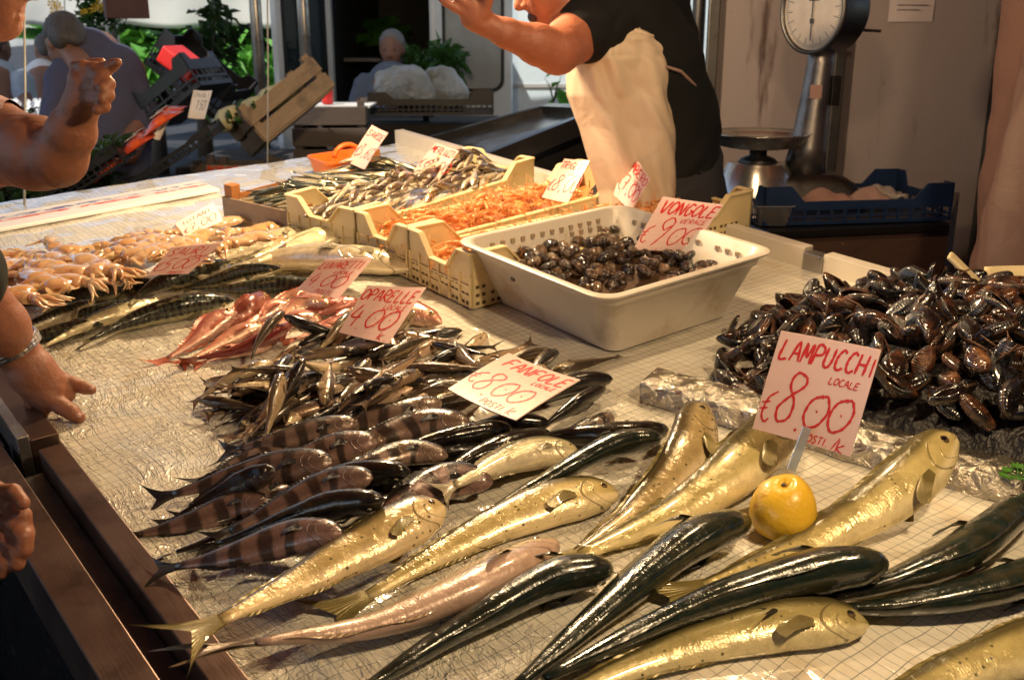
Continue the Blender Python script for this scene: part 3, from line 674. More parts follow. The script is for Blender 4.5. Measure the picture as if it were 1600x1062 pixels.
# dolphinfish (lampucche)
dg = 'dolphinfish spread over the near end of the stall'
for px, phi, m, lab, *fat in [
    ([(1100, 632), (1078, 712), (1000, 800), (900, 865)], 68, M_GOLD, 'golden dolphinfish with upright head against the foil bar', .95, (.05, .025, 0, 0)),
    ([(1250, 640), (1165, 725), (1060, 800), (905, 868)], 70, M_GOLD, 'golden dolphinfish with its head behind the LAMPUCCHE sign', .88, (.045, .02, 0, 0)),
    ([(1610, 775), (1500, 862), (1400, 905), (1275, 940)], -45, M_DARK, 'dark dolphinfish entering from the right edge, upper one', .95),
    ([(1690, 860), (1560, 915), (1420, 945), (1285, 952)], -50, M_DARK, 'dark dolphinfish entering from the right edge, lower one', .95),
    ([(1492, 680), (1410, 765), (1270, 850), (1100, 915)], 62, M_GOLD, 'big golden dolphinfish with raised head in front of the mussels', .86, (.085, .035, 0, 0)),
    ([(966, 770), (860, 790), (730, 845), (575, 930)], 75, M_GOLD, 'golden dolphinfish in the middle with its eye to the top'),
    ([(1163, 815), (1070, 850), (940, 955), (800, 1075)], -48, M_DARK, 'dark green backed dolphinfish left of the lemon', 1.02),
    ([(694, 790), (610, 835), (480, 905), (345, 968)], 75, M_GOLD, 'golden dolphinfish with its forked tail over the table rim', 1.1, (0, 0, .005, .034)),
    ([(870, 848), (760, 905), (590, 975), (400, 1003)], 118, M_PINK, 'slender dolphinfish showing a pale pink belly', 1.05, (0, 0, 0, .02)),
    ([(1388, 880), (1250, 900), (1060, 960), (850, 1060)], -42, M_DARK, 'dark dolphinfish below the lemon, lying from right to left', 1.0),
    ([(957, 888), (860, 905), (720, 980), (545, 1090)], -50, M_DARK, 'black green dolphinfish at the bottom with a bright gleam on its head'),
    ([(1357, 975), (1220, 980), (1040, 1025), (850, 1100)], 72, M_GOLD, 'golden dolphinfish at the bottom with a spotted flank', 0.85),
    ([(1720, 985), (1600, 1020), (1450, 1075), (1280, 1160)], 70, M_GOLD, 'golden dolphinfish cut off by the lower right corner', 0.85),
]: hero('dolphinfish', 'dolphinfish', px, phi, m, lab, 'fish', dg, k_pen=.6, wk=1.12 if m is M_DARK else 1.0, fat=fat[0] if fat else (1.08 if m is M_DARK else .96), zs=fat[1] if len(fat) > 1 else None)

# small boops (oparelle): a few stock bodies, each fish an individual
def stock(k, L, matsets, bends, **kw):
    return [fish_parts(k, arc(L, b, c), V((0, 0, 1)), m, **kw) for m in matsets for b, c in bends]
def drop(name, stockitem, xy, ang, phi, heap, label, cat, group, M0=None, pen=.35, tilt=0, r_k=1.0, k='boops'):
    """lay a stock fish (spine along local x, dorsal z) at table point xy, heading ang, rolled phi; it rests on the heap"""
    parts, L = stockitem; K = KIND[k]; d = V((math.cos(ang), math.sin(ang), 0)); q = V(xy).to_3d()
    n = 5; zz = []
    for i in range(n):
        s = i / (n - 1); p = q + d * (L * (.5 - s)); h = (lerp_tab(K['up'], .1 + .7 * s) + lerp_tab(K['dn'], .1 + .7 * s)) / 2 * L; w = lerp_tab(K['w'], .1 + .7 * s) * L
        ve = math.hypot(h * math.cos(phi), w * math.sin(phi)); he = math.hypot(h * math.sin(phi), w * math.cos(phi))
        zz.append((s, heap.top(p.x, p.y, he * .7) + ve, ve, he))
    my = sum(z[1] for z in zz) / n; b = sum((z[0] - .5) * (z[1] - my) for z in zz) / sum((z[0] - .5) ** 2 for z in zz)
    b = max(-.5 * L, min(.5 * L, b)); rr = max(z[1] - my - b * (z[0] - .5) for z in zz) * (1 - pen)
    for s, _, ve, he in zz:
        p = q + d * (L * (.5 - s)); heap.stamp(p.x, p.y, he, my + b * (s - .5) + rr + ve)
    d3 = V((d.x * L, d.y * L, -b)).normalized(); left = V((0, 0, 1)).cross(d3).normalized(); up = d3.cross(left)
    dz = up * math.cos(phi) + left * math.sin(phi); y = dz.cross(d3)
    M = Matrix((d3, y, dz)).transposed().to_4x4(); M.translation = V((q.x, q.y, my + rr))
    return put_fish(name, parts, (M0 or TM) @ M, label, cat, group)
FAT[0] = 1.28
SB = stock('boops', .15, [M_BOOP, M_BOOD], [(.0, 0), (.07, .02), (-.07, 0)], ns=18, nr=12, pect_side=0); FAT[0] = 1.0
bg = 'small boops heaped under the OPARELLE sign'
poly = [(335, 600), (440, 520), (560, 500), (700, 505), (850, 545), (860, 575), (720, 600), (660, 640), (540, 665), (450, 672), (350, 640)]
def inpoly(u, v, pl):
    c = False
    for (x1, y1), (x2, y2) in zip(pl, pl[1:] + pl[:1]):
        if (y1 > v) != (y2 > v) and u < (x2 - x1) * (v - y1) / (y2 - y1) + x1: c = not c
    return c
r_ = random.Random(11)
# individually read ones: head px, tail px, roll, stock
named = [((330, 660), (470, 608), -50, 3, 'dark boops with its tail tip furthest left on the sheet'), ((338, 635), (420, 595), 60, 4, 'curled dark boops at the left front of the small fish'),
         ((350, 640), (425, 580), -60, 3, 'black boops under the curled one'), ((383, 668), (470, 645), 80, 0, 'boops lying alone at the lower left of the small fish'),
         ((455, 672), (462, 650), 70, 0, 'boops seen from the snout beside the lower left'), ((493, 655), (480, 605), 20, 3, 'upright boops near the lower left of the heap')]
for a, b, ph, si, lab in named:
    p0, p1 = P(*a, .02), P(*b, .02); m_ = (p0 + p1) / 2; dd_ = p1 - p0
    drop('boops', SB[si], (m_.x, m_.y), math.atan2(dd_.y, dd_.x), rad(ph), TH, lab, 'fish', bg)
cnt = 0
while cnt < 84:
    u, v = r_.uniform(320, 870), r_.uniform(495, 680)
    if not inpoly(u, v + 12, poly): continue
    p = P(u, v + 10, .03); cen = P(580, 575, .03)
    if TH.at(p.x, p.y) > .085: continue
    an = rad(r_.choice([48, 52, 40, 60, 75, 20, 110, -130, -120, 10, 170]) + r_.uniform(-16, 16))
    drop('boops', r_.choice(SB), (p.x, p.y), an, rad(r_.choice([80, -80, 70, -60, 30, -35])), TH, 'small glossy boops in the mixed heap under the OPARELLE sign', 'fish', bg, pen=.45)
    cnt += 1
for a, b, ph, si, lab in [((535, 560), (640, 570), -60, 3, 'dark golden boops lying straight on top in the middle'), ((700, 590), (735, 575), 80, 0, 'boops with a pale head next to the upper left of the FANFOLE sign'),
        ((505, 620), (515, 560), 75, 0, 'plump boops pointing at the viewer on top of the heap'), ((650, 545), (735, 550), 70, 0, 'golden boops lying flat behind the FANFOLE sign'),
        ((672, 503), (760, 530), 60, 3, 'large eyed boops lying right of the OPARELLE sign'), ((858, 560), (790, 535), 70, 1, 'boops at the right end of the heap with its eye to the bin'),
        ((855, 570), (835, 530), 80, 0, 'boops hanging down at the right end of the heap'), ((432, 600), (520, 545), -30, 4, 'slim dark backed boops with a round eye'),
        ((540, 545), (460, 600), 80, 1, 'broad golden boops in front of the dark backed one'), ((592, 520), (520, 510), 60, 3, 'boops lying against the OPARELLE sign')]:
    p0, p1 = P(*a, .07), P(*b, .07); m_ = (p0 + p1) / 2; dd_ = p0 - p1
    drop('boops', SB[si], (m_.x, m_.y), math.atan2(dd_.y, dd_.x), rad(ph), TH, lab, 'fish', bg, pen=.6)
p = P(912, 567, .01); drop('bream_fry', SB[0], (p.x, p.y), rad(-150), rad(80), TH, 'tiny fish lying alone on the sheet beside the clam bin', 'fish', None)
# ---------------------------------------------------------------- clam bin
def rrect(hx, hy, r, n=6):
    pts = []
    for cx, cy, a0 in ((hx - r, hy - r, 0), (-hx + r, hy - r, 90), (-hx + r, -hy + r, 180), (hx - r, -hy + r, 270)):
        for i in range(n + 1): a = rad(a0 + 90 * i / n); pts.append((cx + r * math.cos(a), cy + r * math.sin(a)))
    return pts
def loft(mb, secs, m=0, capb=False, capt=False):
    o = len(mb.v); n = len(secs[0][0])
    for pts, z in secs: mb.v += [V((x, y, z)) for x, y in pts]
    for i in range(len(secs) - 1):
        for k in range(n): mb.f.append((o + i * n + k, o + i * n + (k + 1) % n, o + (i + 1) * n + (k + 1) % n, o + (i + 1) * n + k)); mb.m.append(m)
    if capb: mb.f.append(tuple(o + k for k in reversed(range(n)))); mb.m.append(m)
    if capt: mb.f.append(tuple(o + (len(secs) - 1) * n + k for k in range(n))); mb.m.append(m)
BX, BY = .268, .262; BH = .155
fc = P(945, 472, BH); binc = fc + CX * BX + AX * BY; binc.z = 0
BM = frame(CX, (0, 0, 1), binc + V((0, 0, .004)))
bt = (.185, .205)
mb = MB()
S_ = lambda f, r, ins=0: rrect(bt[0] + (BX - .012 - bt[0]) * f - ins, bt[1] + (BY - .012 - bt[1]) * f - ins, r)
loft(mb, [(S_(-.02, .03), 0), (S_(0, .035), .004), (S_(.78, .045), BH * .78), (S_(.80, .045, -.004), BH * .80), (S_(.96, .05, -.004), BH * .955), (rrect(BX, BY, .05), BH * .955), (rrect(BX + .001, BY + .001, .05), BH * .985), (rrect(BX - .004, BY - .004, .05), BH),
          (S_(1, .045, .002), BH), (S_(1, .045, .006), BH * .98), (S_(.1, .035, .006), .012), (S_(0, .02, .03), .008)], capb=True, capt=True)
binr = empty('clam_bin', M=TM @ BM, label='large white plastic bin with drain slots holding clams on the netted sheet', cat='bin')
mb.build('bin_shell', MT['white_plastic'], binr, smooth=True); autosmooth(binr.children[0], 50)
SLOT = simple('slot shade', (.40, .31, .22), .8)
for k in range(12):
    for row, z in enumerate((.128, .112)):
        f = z / BH; hx = bt[0] + (BX - .012 - bt[0]) * f - .006; hy = bt[1] + (BY - .012 - bt[1]) * f - .006
        a = -.17 + .031 * k
        if row == 0 and k not in (3, 7): MB().box((hx - .004, a - .007, z - .005), (hx + .002, a + .004, z + .005)).build('drain_slot', SLOT, binr)
        if row == 0 or k > 7: MB().box((a - .007, hy - .004, z - .005), (a + .004, hy + .002, z + .005)).build('drain_slot', SLOT, binr)
wm = NT('murky clam water'); wm.out(wm.mix(wm.noise(14, det=4), (.045, .026, .016), (.10, .06, .035)), .08, 0, wm.bump(wm.noise(25, dist=1), .5, .006), Coat_Weight=.5)
wo = MB(); loft(wo, [(S_(.5, .04, .009), .078)], capt=True)
tag(wo.build('murky_water', wm.mat, M=TM @ BM), 'murky brown water under the clams in the white bin', 'water', kind='stuff')

# clams and mussels
def clam_mat():
    n = NT('clam shell'); a = n.attr(); oi = n.n('ObjectInfo').outputs['Random']
    w = n.m('SINE', n.m('MULTIPLY', a.outputs[0], 85)); co = n.vm('ADD', n.co(), n.n('CombineXYZ', X=n.m('MULTIPLY', oi, 9.0), Y=oi, Z=0.0).outputs[0])
    c = n.ramp(n.m('ADD', n.noise(60, co, det=4), n.m('MULTIPLY', n.m('SUBTRACT', oi, .5), .35)), [(.3, (.018, .013, .011)), (.5, (.06, .035, .022)), (.64, (.20, .115, .06)), (.8, (.34, .24, .15))])
    c = n.mix(n.mr(w, -.2, .9, 0, .5), c, (.02, .013, .01))
    return n.out(c, .2, 0, n.bump(w, .45, .0015), Coat_Weight=.9, Coat_Roughness=.06)
def shell_mesh(nm, mat, L, Wd, T, beak, n=14, m=10, seam=.03, seed=0, gape=0):
    """closed bivalve: two domes meeting at a seam; beak pulls the outline to a point"""
    vs = []; fs = []; at = []; r = random.Random(seed)
    for sd in (1, -1):
        o = len(vs)
        for i in range(m + 1):
            q = i / m                                  # 0 centre .. 1 seam
            for k in range(n):
                a = 2 * math.pi * k / n; x = math.cos(a); y = math.sin(a)
                px = x * L / 2; wy = Wd / 2 * (1 - beak * max(0, x) ** 1.2) * (1 + .18 * beak * (x < 0) * abs(x))
                py = y * wy + beak * .06 * L * (1 - x * x)
                rr = math.sin(q * math.pi / 2) ** .9; zz = math.cos(q * math.pi / 2) ** .8
                vs.append(V((px * rr + beak * .16 * L * (1 - rr), py * rr, sd * (zz * T / 2 * (1 + .05 * math.sin(9 * rr + seed)) + .0004 + gape * max(0, .6 - x) * .5 * rr)))); at.append((math.hypot(px * rr / L * 2 - .8, py * rr / Wd), q, 0, 1))
        for i in range(m):
            for k in range(n):
                f = (o + i * n + k, o + i * n + (k + 1) % n, o + (i + 1) * n + (k + 1) % n, o + (i + 1) * n + k); fs.append(f if sd < 0 else f[::-1])
    me = mesh(nm, vs, fs, mat); ca = me.color_attributes.new('fc', 'FLOAT_COLOR', 'POINT'); ca.data.foreach_set('color', [x for c in at for x in c]); return me
CL = [shell_mesh('clam', clam_mat(), l, l * .82, l * .5, .22, 14, 8, seed=i) for i, l in enumerate((.036, .041, .045))]
r2 = random.Random(5)
def randrot(r, flat=.6):
    return Matrix.Rotation(r.uniform(0, 6.28), 4, 'Z') @ Matrix.Rotation(r.gauss(0, flat), 4, 'X') @ Matrix.Rotation(r.gauss(0, flat), 4, 'Y')
CH = Heap(lambda x, y: .070 + .012 * (y / .2) + .012 * abs(x) / .2)
n_ = 0
while n_ < 175:
    x, y = r2.uniform(-.215, .215), r2.uniform(-.205, .22)
    if (y < -.06 and x < .05 and r2.random() < .95) or (y < -.12 and r2.random() < .5): continue
    z = CH.top(x, y, .012) + .009
    if z > .106: n_ += 1; continue
    CH.stamp(x, y, .018, z + .009)
    o = link('clam', r2.choice(CL)); o.matrix_world = TM @ BM @ Matrix.Translation((x, y, z)) @ randrot(r2, .55)
    tag(o, 'dark ribbed clam lying in the white bin', 'clam', 'clams in the white bin'); n_ += 1

def mussel_mat():
    n = NT('mussel shell'); a = n.attr(); oi = n.n('ObjectInfo').outputs['Random']
    co = n.vm('ADD', n.co(), n.n('CombineXYZ', X=n.m('MULTIPLY', oi, 9.0), Y=oi, Z=0.0).outputs[0])
    w = n.m('SINE', n.m('MULTIPLY', a.outputs[0], 60))
    c = n.ramp(n.m('ADD', n.noise(22, co, det=5, rough=.65), n.m('MULTIPLY', n.m('SUBTRACT', oi, .5), .2)), [(.42, (.003, .003, .004)), (.54, (.014, .008, .006)), (.66, (.10, .035, .014)), (.82, (.34, .17, .07))])
    c = n.mix(n.mr(a.outputs[1], .93, .99), c, (.10, .05, .025))
    return n.out(c, n.mr(n.noise(30, co), .4, .6, .12, .4), 0, n.bump(w, .35, .0015, n.bump(n.noise(40, co, det=4), .4, .004)), Coat_Weight=.7, Coat_Roughness=.1)
MUM = mussel_mat()
MU = [shell_mesh('mussel', MUM, l, l * .52, l * .36, .62, 16, 8, seed=i, gape=g) for i, (l, g) in enumerate(((.078, 0), (.070, 0), (.086, 0), (.074, .012)))]
mc = P(1590, 640, 0)
def mound(x, y):
    a, c = to_ac((x, y, 0)); ma, mcx = to_ac(mc); da = (a - ma) / .60; dc = (c - mcx) / .50
    q = 1 - math.hypot(da, dc) ** 1.6; return .195 * max(0, q) ** .75
core = MB().grid(lambda a, b: (lambda p: p + V((0, 0, max(-.02, mound(p.x, p.y) - .055) + .012 * noise.noise(p * 45))))(mc + V((-.75 + 1.5 * a, -.75 + 1.5 * b, 0))), 90, 90)
# foil wrapped bar
f0, f1 = P(1000, 628, .0), P(1588, 792, .0)
DX = (f1 - f0).normalized(); DN = V((-DX.y, DX.x, 0)); FL = (f1 - f0).length
def behind(x, y): return (V((x, y, 0)) - f0).dot(DN)
core.v = [v if behind(v.x, v.y) > .07 else V((v.x, v.y, -.03)) for v in core.v]
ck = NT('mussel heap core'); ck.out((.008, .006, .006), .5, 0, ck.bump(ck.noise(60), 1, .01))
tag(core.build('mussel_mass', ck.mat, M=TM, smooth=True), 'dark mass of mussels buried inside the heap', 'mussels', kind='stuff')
MH = Heap(lambda x, y: max(0, mound(x, y) - .03))
n_ = 0; tries = 0
while n_ < 300 and tries < 6000:
    tries += 1
    x, y = mc.x + r2.uniform(-.62, .32), mc.y + r2.uniform(-.5, .6)
    if behind(x, y) < .075: continue
    hb = mound(x, y)
    if hb <= .012 and not (hb > .0 and r2.random() < .15): continue
    pr = proj(TM @ V((x, y, hb)))
    if pr[0] > 1625: continue
    z = MH.top(x, y, .018)
    if z > hb + .02: continue
    MH.stamp(x, y, .026, z + .016)
    g_ = V((mound(x + .02, y) - mound(x - .02, y), mound(x, y + .02) - mound(x, y - .02), 0)) / .04
    nn = V((-g_.x, -g_.y, 1)).normalized(); q = V((0, 0, 1)).rotation_difference(nn).to_matrix().to_4x4()
    o = link('mussel', r2.choice(MU)); o.matrix_world = TM @ Matrix.Translation((x, y, z + .006)) @ q @ randrot(r2, .65)
    tag(o, 'glossy dark mussel in the heap at the right', 'mussel', 'mussels heaped at the right edge'); n_ += 1
print('MUSSELS', n_)
for u, v in ((1172, 625), (1190, 645), (1185, 605), (1200, 610)):
    p = P(u, v, .015); z = MH.top(p.x, p.y, .02); MH.stamp(p.x, p.y, .026, z + .02)
    o = link('mussel', r2.choice(MU)); o.matrix_world = TM @ Matrix.Translation((p.x, p.y, z + .012)) @ randrot(r2, .5)
    tag(o, 'dark mussel fallen at the left foot of the heap behind the LAMPUCCHE sign', 'mussel', 'mussels fallen at the foot of the heap')
# byssus threads and weed between the mussels
wd_ = MB()
for i in range(26):
    u, v = r2.choice([(1150, 625), (1165, 610), (1345, 600), (1480, 560), (1290, 590), (1540, 690), (1400, 640)]); p = P(u + r2.uniform(-18, 18), v + r2.uniform(-12, 12), .02); z0 = MH.top(p.x, p.y, .01) + .004
    d = V((r2.uniform(-1, 1), r2.uniform(-1, 1), .4)).normalized() * .022
    wd_.tube([p + V((0, 0, z0)) - V((0, 0, .02)), p + d + V((r2.uniform(-.006, .006), 0, z0)) - V((0, 0, .016)), p + d * 1.9 + V((0, r2.uniform(-.01, .01), z0 - .016))], [.0016, .0022, .0008], 5)
tag(wd_.build('seaweed_threads', simple('brown weed', (.10, .045, .02), .5), M=TM, smooth=True), 'brown weed threads caught between the mussels', 'seaweed', kind='stuff')
# parsley sprig on the mussels
lf = NT('parsley leaf'); lf.out(lf.mix(lf.noise(60), (.03, .12, .015), (.09, .26, .03)), .4)
pl_ = MB(); p = P(1590, 745, .045)
for i in range(9):
    a = rad(i * 40 + r2.uniform(-12, 12)); q = p + V((math.cos(a), math.sin(a), r2.uniform(-.1, .5))) * .016
    for j in range(5):
        b = a + rad(-70 + 35 * j); d = V((math.cos(b), math.sin(b), .15)) * .014; w = d.cross(V((0, 0, 1))).normalized() * .004
        pl_.add([q, q + d * .6 + w, q + d + V((0, 0, .002)), q + d * .6 - w], [(0, 1, 2, 3)])
    pl_.tube([p, q], .001, 4, m=0)
tag(pl_.build('parsley_sprig', lf.mat, M=TM, smooth=True), 'green parsley sprig on the mussels at the right edge', 'parsley')

foil = NT('crumpled foil'); fz = foil.noise(34, det=5, rough=.6, dist=1.2); fv = foil.vor(26, feat='F1')
foil.out(foil.mix(foil.noise(8), (.62, .58, .50), (.50, .45, .36)), foil.mr(foil.noise(12), .3, .7, .16, .36), .92, foil.bump(fv, .8, .012, foil.bump(fz, 1.0, .014)))
prof = [(-.006, .0), (-.004, .038), (.004, .043), (.068, .047), (.078, .040), (.08, .0)]
fb = MB(); nn_ = 90
def foil_pt(i, k):
    x = FL * i / nn_; c, z = prof[k]; q = f0 + DX * x + DN * c + V((0, 0, z)); w = noise.noise_vector(q * 30) * .0035 + noise.noise_vector(q * 9) * .003; w.z = abs(w.z); return q + w
for i in range(nn_ + 1):
    for k in range(6): fb.v.append(foil_pt(i, k))
for i in range(nn_):
    for k in range(5): fb.f.append((i * 6 + k, i * 6 + k + 1, i * 6 + k + 7, i * 6 + k + 6)); fb.m.append(0)
fb.f += [tuple(range(6))[::-1], tuple(nn_ * 6 + k for k in range(6))]; fb.m += [0, 0]
tag(fb.build('foil_bar', foil.mat, M=TM, smooth=True), 'crumpled foil wrapped bar dividing the mussels from the dolphinfish', 'divider')
# lemon holding the sign
lm = NT('lemon peel'); lm.out(lm.mix(lm.mr(lm.noise(22, det=4), .58, .7), lm.mix(lm.noise(9), (.68, .40, .015), (.78, .50, .04)), (.45, .2, .03)), .38, 0, lm.bump(lm.vor(150), .25, .002), Subsurface_Weight=.05, Coat_Weight=.3)
lp = P(1219, 835, 0); lr = .049
prf = [(.0001, .0), (.014, -.0005), (.027, .002), (.040, .013), (.048, .03), (.0495, .047), (.046, .062), (.038, .077), (.027, .087), (.016, .092), (.008, .0905), (.003, .086), (.0001, .085)]
ml_ = MB().lathe(prf, 40); ml_.v = [v + noise.noise_vector(v * 25) * .0025 + V((.0, 0, .004 * math.sin(math.atan2(v.y, v.x) + 1) * v.z / .09)) for v in ml_.v]
t_ = empty('lemon', M=TM @ Matrix.Translation(lp), label='big yellow lemon holding the LAMPUCCHE price sign', cat='lemon')
ml_.build('peel', lm.mat, t_, smooth=True)
MB().lathe([(.0001, .088), (.003, .089), (.0035, .086), (.0001, .0845)], 10, M=Matrix.Translation((-.004, -.002, 0))).build('stem_scar', MT['dark_wood'], t_, smooth=True)

# ---------------------------------------------------------------- price signs
G_ = {
 'A': [[(0, 0), (.45, 1), (.9, 0)], [(.15, .38), (.78, .40)]], 'B': [[(.05, 0), (.1, 1), (.7, .85), (.6, .58), (.12, .5), (.8, .35), (.6, .02), (.05, 0)]], 'C': [[(.85, .88), (.45, 1), (.08, .6), (.15, .12), (.5, 0), (.88, .15)]],
 'D': [[(.05, 0), (.1, 1), (.6, .9), (.88, .5), (.6, .08), (.05, 0)]], 'E': [[(.85, .98), (.12, .95), (.05, .5), (.0, .0), (.8, .04)], [(.06, .5), (.65, .53)]], 'F': [[(.9, .98), (.14, .95), (.02, 0)], [(.08, .5), (.65, .52)]],
 'G': [[(.85, .85), (.4, 1), (.05, .5), (.35, 0), (.8, .2), (.85, .45), (.5, .45)]], 'H': [[(.05, 1), (.0, 0)], [(.82, 1), (.78, 0)], [(.0, .5), (.8, .5)]], 'I': [[(.3, 1), (.25, 0)]], 'L': [[(.15, 1), (.05, .03), (.8, .05)]],
 'M': [[(0, 0), (.12, 1), (.45, .3), (.8, 1), (.92, 0)]], 'N': [[(0, 0), (.08, 1), (.72, 0), (.85, 1)]], 'O': [[(.45, 1), (.08, .75), (.02, .25), (.35, 0), (.8, .3), (.85, .75), (.5, 1), (.35, .95)]], 'P': [[(.02, 0), (.12, 1), (.75, .95), (.8, .6), (.1, .48)]],
 'R': [[(.02, 0), (.12, 1), (.75, .92), (.72, .6), (.1, .5), (.85, 0)]], 'S': [[(.85, .9), (.4, 1), (.15, .75), (.7, .35), (.5, .02), (.0, .1)]], 'T': [[(0, .97), (.95, 1)], [(.5, 1), (.4, 0)]], 'U': [[(.05, 1), (.05, .2), (.4, 0), (.75, .25), (.82, 1)]],
 'V': [[(0, 1), (.35, 0), (.9, 1)]], 'Z': [[(.05, .97), (.85, 1), (.0, .02), (.85, .05)]], 'K': [[(.05, 1), (.0, 0)], [(.75, .7), (.1, .3), (.75, 0)]], '.': [[(.3, .0), (.36, .06)]], '/': [[(0, -.1), (.7, 1.15)]], '-': [[(.05, .5), (.8, .52)]],
 '0': [[(.5, 1), (.1, .8), (.0, .35), (.3, 0), (.75, .15), (.95, .6), (.7, .98), (.42, .93)], [(.46, .5), (.50, .52)]], '1': [[(.2, .75), (.5, 1), (.4, 0)]], '2': [[(.05, .8), (.5, 1), (.7, .7), (.0, .02), (.8, .05)]], '3': [[(.1, .95), (.6, 1), (.35, .55), (.75, .3), (.3, 0), (.0, .12)]],
 '4': [[(.35, 1), (.0, .4), (.8, .42)], [(.62, .75), (.5, -.05)]], '5': [[(.85, 1), (.3, .95), (.15, .55), (.6, .55), (.6, .1), (.05, .0)]], '6': [[(.7, 1), (.15, .5), (.1, .1), (.5, 0), (.75, .3), (.4, .5), (.12, .3)]], '7': [[(.05, .95), (.85, 1), (.3, 0)], [(.2, .5), (.7, .52)]],
 '8': [[(.8, .95), (.35, 1), (.2, .75), (.65, .4), (.6, .08), (.2, 0), (.02, .25), (.4, .55), (.85, .78), (.8, .95)]], '9': [[(.75, .7), (.4, .5), (.1, .75), (.45, 1), (.8, .8), (.6, .3), (.2, -.15)]], ',': [[(.2, .08), (.08, -.15)]], 'e': [[(.9, .95), (.3, .7), (.2, .2), (.6, .0), (.85, .12)], [(-.1, .55), (.55, .62)], [(-.1, .36), (.5, .42)]],
}
def ink(mb, txt, ox, oy, cw, ch, w, slant=.25, fn=None, tight=1.12, climb=0):
    x = ox
    for c in txt:
        if c != ' ':
            for st in G_[c]:
                p = [V((x + (q[0] + q[1] * slant) * cw, oy + climb * (x - ox) + q[1] * ch, 0)) for q in st]
                n = max(2, (len(p) - 1) * 5)
                if len(p) == 2: n = 4
                pts = [cr(p, i / n) for i in range(n + 1)]
                pts = [q + V((r2.uniform(-1, 1), r2.uniform(-1, 1), 0)) * cw * .012 for q in pts]
                o = len(mb.v)
                for i, q in enumerate(pts):
                    t = (pts[min(i + 1, n)] - pts[max(i - 1, 0)]); t = t.normalized() if t.length > 1e-9 else V((1, 0, 0)); s = V((-t.y, t.x, 0)); ww = w * (.75 + .45 * math.sin(i * 1.1 + x * 90) ** 2) * (.7 if i in (0, n) else 1)
                    for e in (1, -1):
                        r = q + s * e * ww / 2; mb.v.append(fn(r.x, r.y))
                for i in range(n): mb.f.append((o + 2 * i, o + 2 * i + 1, o + 2 * i + 3, o + 2 * i + 2)); mb.m.append(0)
        x += cw * (tight if c not in 'I.,' else tight * .55)
cardm = NT('sign card'); cardm.out(cardm.mix(cardm.noise(9, det=4), (.72, .45, .39), (.80, .56, .49)), .42, 0, cardm.bump(cardm.noise(30), .08, .002), Coat_Weight=.35, Coat_Roughness=.2)
cardw = NT('white sign card'); cardw.out(cardw.mix(cardw.noise(9), (.66, .62, .58), (.78, .75, .72)), .42, Coat_Weight=.3)
inkm = NT('red marker'); inkm.out(inkm.mix(inkm.noise(60), (.68, .02, .012), (.50, .01, .01)), .45)
inkb = NT('grey marker'); inkb.out((.12, .10, .12), .6)
def sign(label, TL, TR, BR, BL, zb, lines, zt=None, zr=None, card=None, inkmat=None, th=.0022, wp=False, name='price_sign', curl=.004, stem=None, td=None):
    """card through four pixel corners; bottom corners at height zb, top corners at height zt (table frame) or td (world depths)"""
    if td: c = [TI @ R(*p_, t_) for p_, t_ in zip((TL, TR, BR, BL), td)]
    else:
        zb2 = zb if isinstance(zb, tuple) else (zb, zb); zt2 = zt if isinstance(zt, tuple) else (zt, zt)
        c = [P(*TL, zt2[0]), P(*TR, zt2[1]), P(*BR, zb2[1]), P(*BL, zb2[0])]
    nrm = (c[1] - c[0]).cross(c[3] - c[0]).normalized() * -1
    if nrm.dot(V((0, 0, HC)) - c[0]) < 0: nrm = -nrm
    mid = (c[0] + c[1] + c[2] + c[3]) / 4; c = [q - mid for q in c]
    def S(x, y, off=0):
        top = c[0].lerp(c[1], x); bo = c[3].lerp(c[2], x); return bo.lerp(top, y) + nrm * (off + curl * (4 * (x - .5) ** 2) + curl * .5 * math.sin(y * 3))
    t = empty(name, M=TM @ Matrix.Translation(mid), label=label, cat='price sign' if name == 'price_sign' else 'sign', group='handwritten price signs' if name == 'price_sign' else None)
    mb = MB(); n = 8
    for off in (th / 2, -th / 2): mb.grid(lambda a, b: S(a, b, off), n, n)
    m = (n + 1) ** 2
    edge = [i for i in range(n + 1)] + [n + (n + 1) * j for j in range(1, n + 1)] + [m - 1 - i for i in range(1, n + 1)] + [(n + 1) * j for j in range(n - 1, 0, -1)]
    for a, b in zip(edge, edge[1:] + edge[:1]): mb.f.append((a, b, m + b, m + a)); mb.m.append(0)
    mb.build('card', card or cardm.mat, t, smooth=False)
    k = MB(); wd_ = (c[1] - c[0]).length; hg = (c[0] - c[3]).length
    for (txt, x, y, cw, ch, w) in lines[0] if isinstance(lines, tuple) else lines:
        ink(k, txt, x, y, cw, ch, w, slant=.22, fn=lambda a, b: S(a, b, th / 2 + .0006))
    if k.v: k.build('lettering', inkmat or inkm.mat, t)
    return t, mid
L_ = lambda *a: list(a)
sg, mid = sign('upright LAMPUCCHE price sign on a clear stem stuck into the lemon', (1222, 516), (1378, 546), (1330, 712), (1177, 668), .118, [('LAMPUCCH', .05, .74, .098, .19, .026), ('I', .95, .74, .05, .17, .02), ('LOCALE', .60, .60, .045, .065, .012), ('e', .02, .10, .12, .34, .02), ('8', .17, .14, .22, .50, .026), (',', .40, .10, .1, .1, .025), ('0', .44, .15, .22, .33, .026), ('0', .68, .17, .22, .33, .026), ('POSTI.', .50, .02, .045, .075, .012), ('/', .80, .02, .06, .10, .014), ('K', .84, -.0, .09, .12, .014)], zt=.275)
clear = NT('clear stem'); clear.out((.5, .55, .6), .12, 0, Transmission_Weight=.6, Coat_Weight=.5)
b0 = P(1236, 735, .088) ; b1 = P(1258, 695, .12)
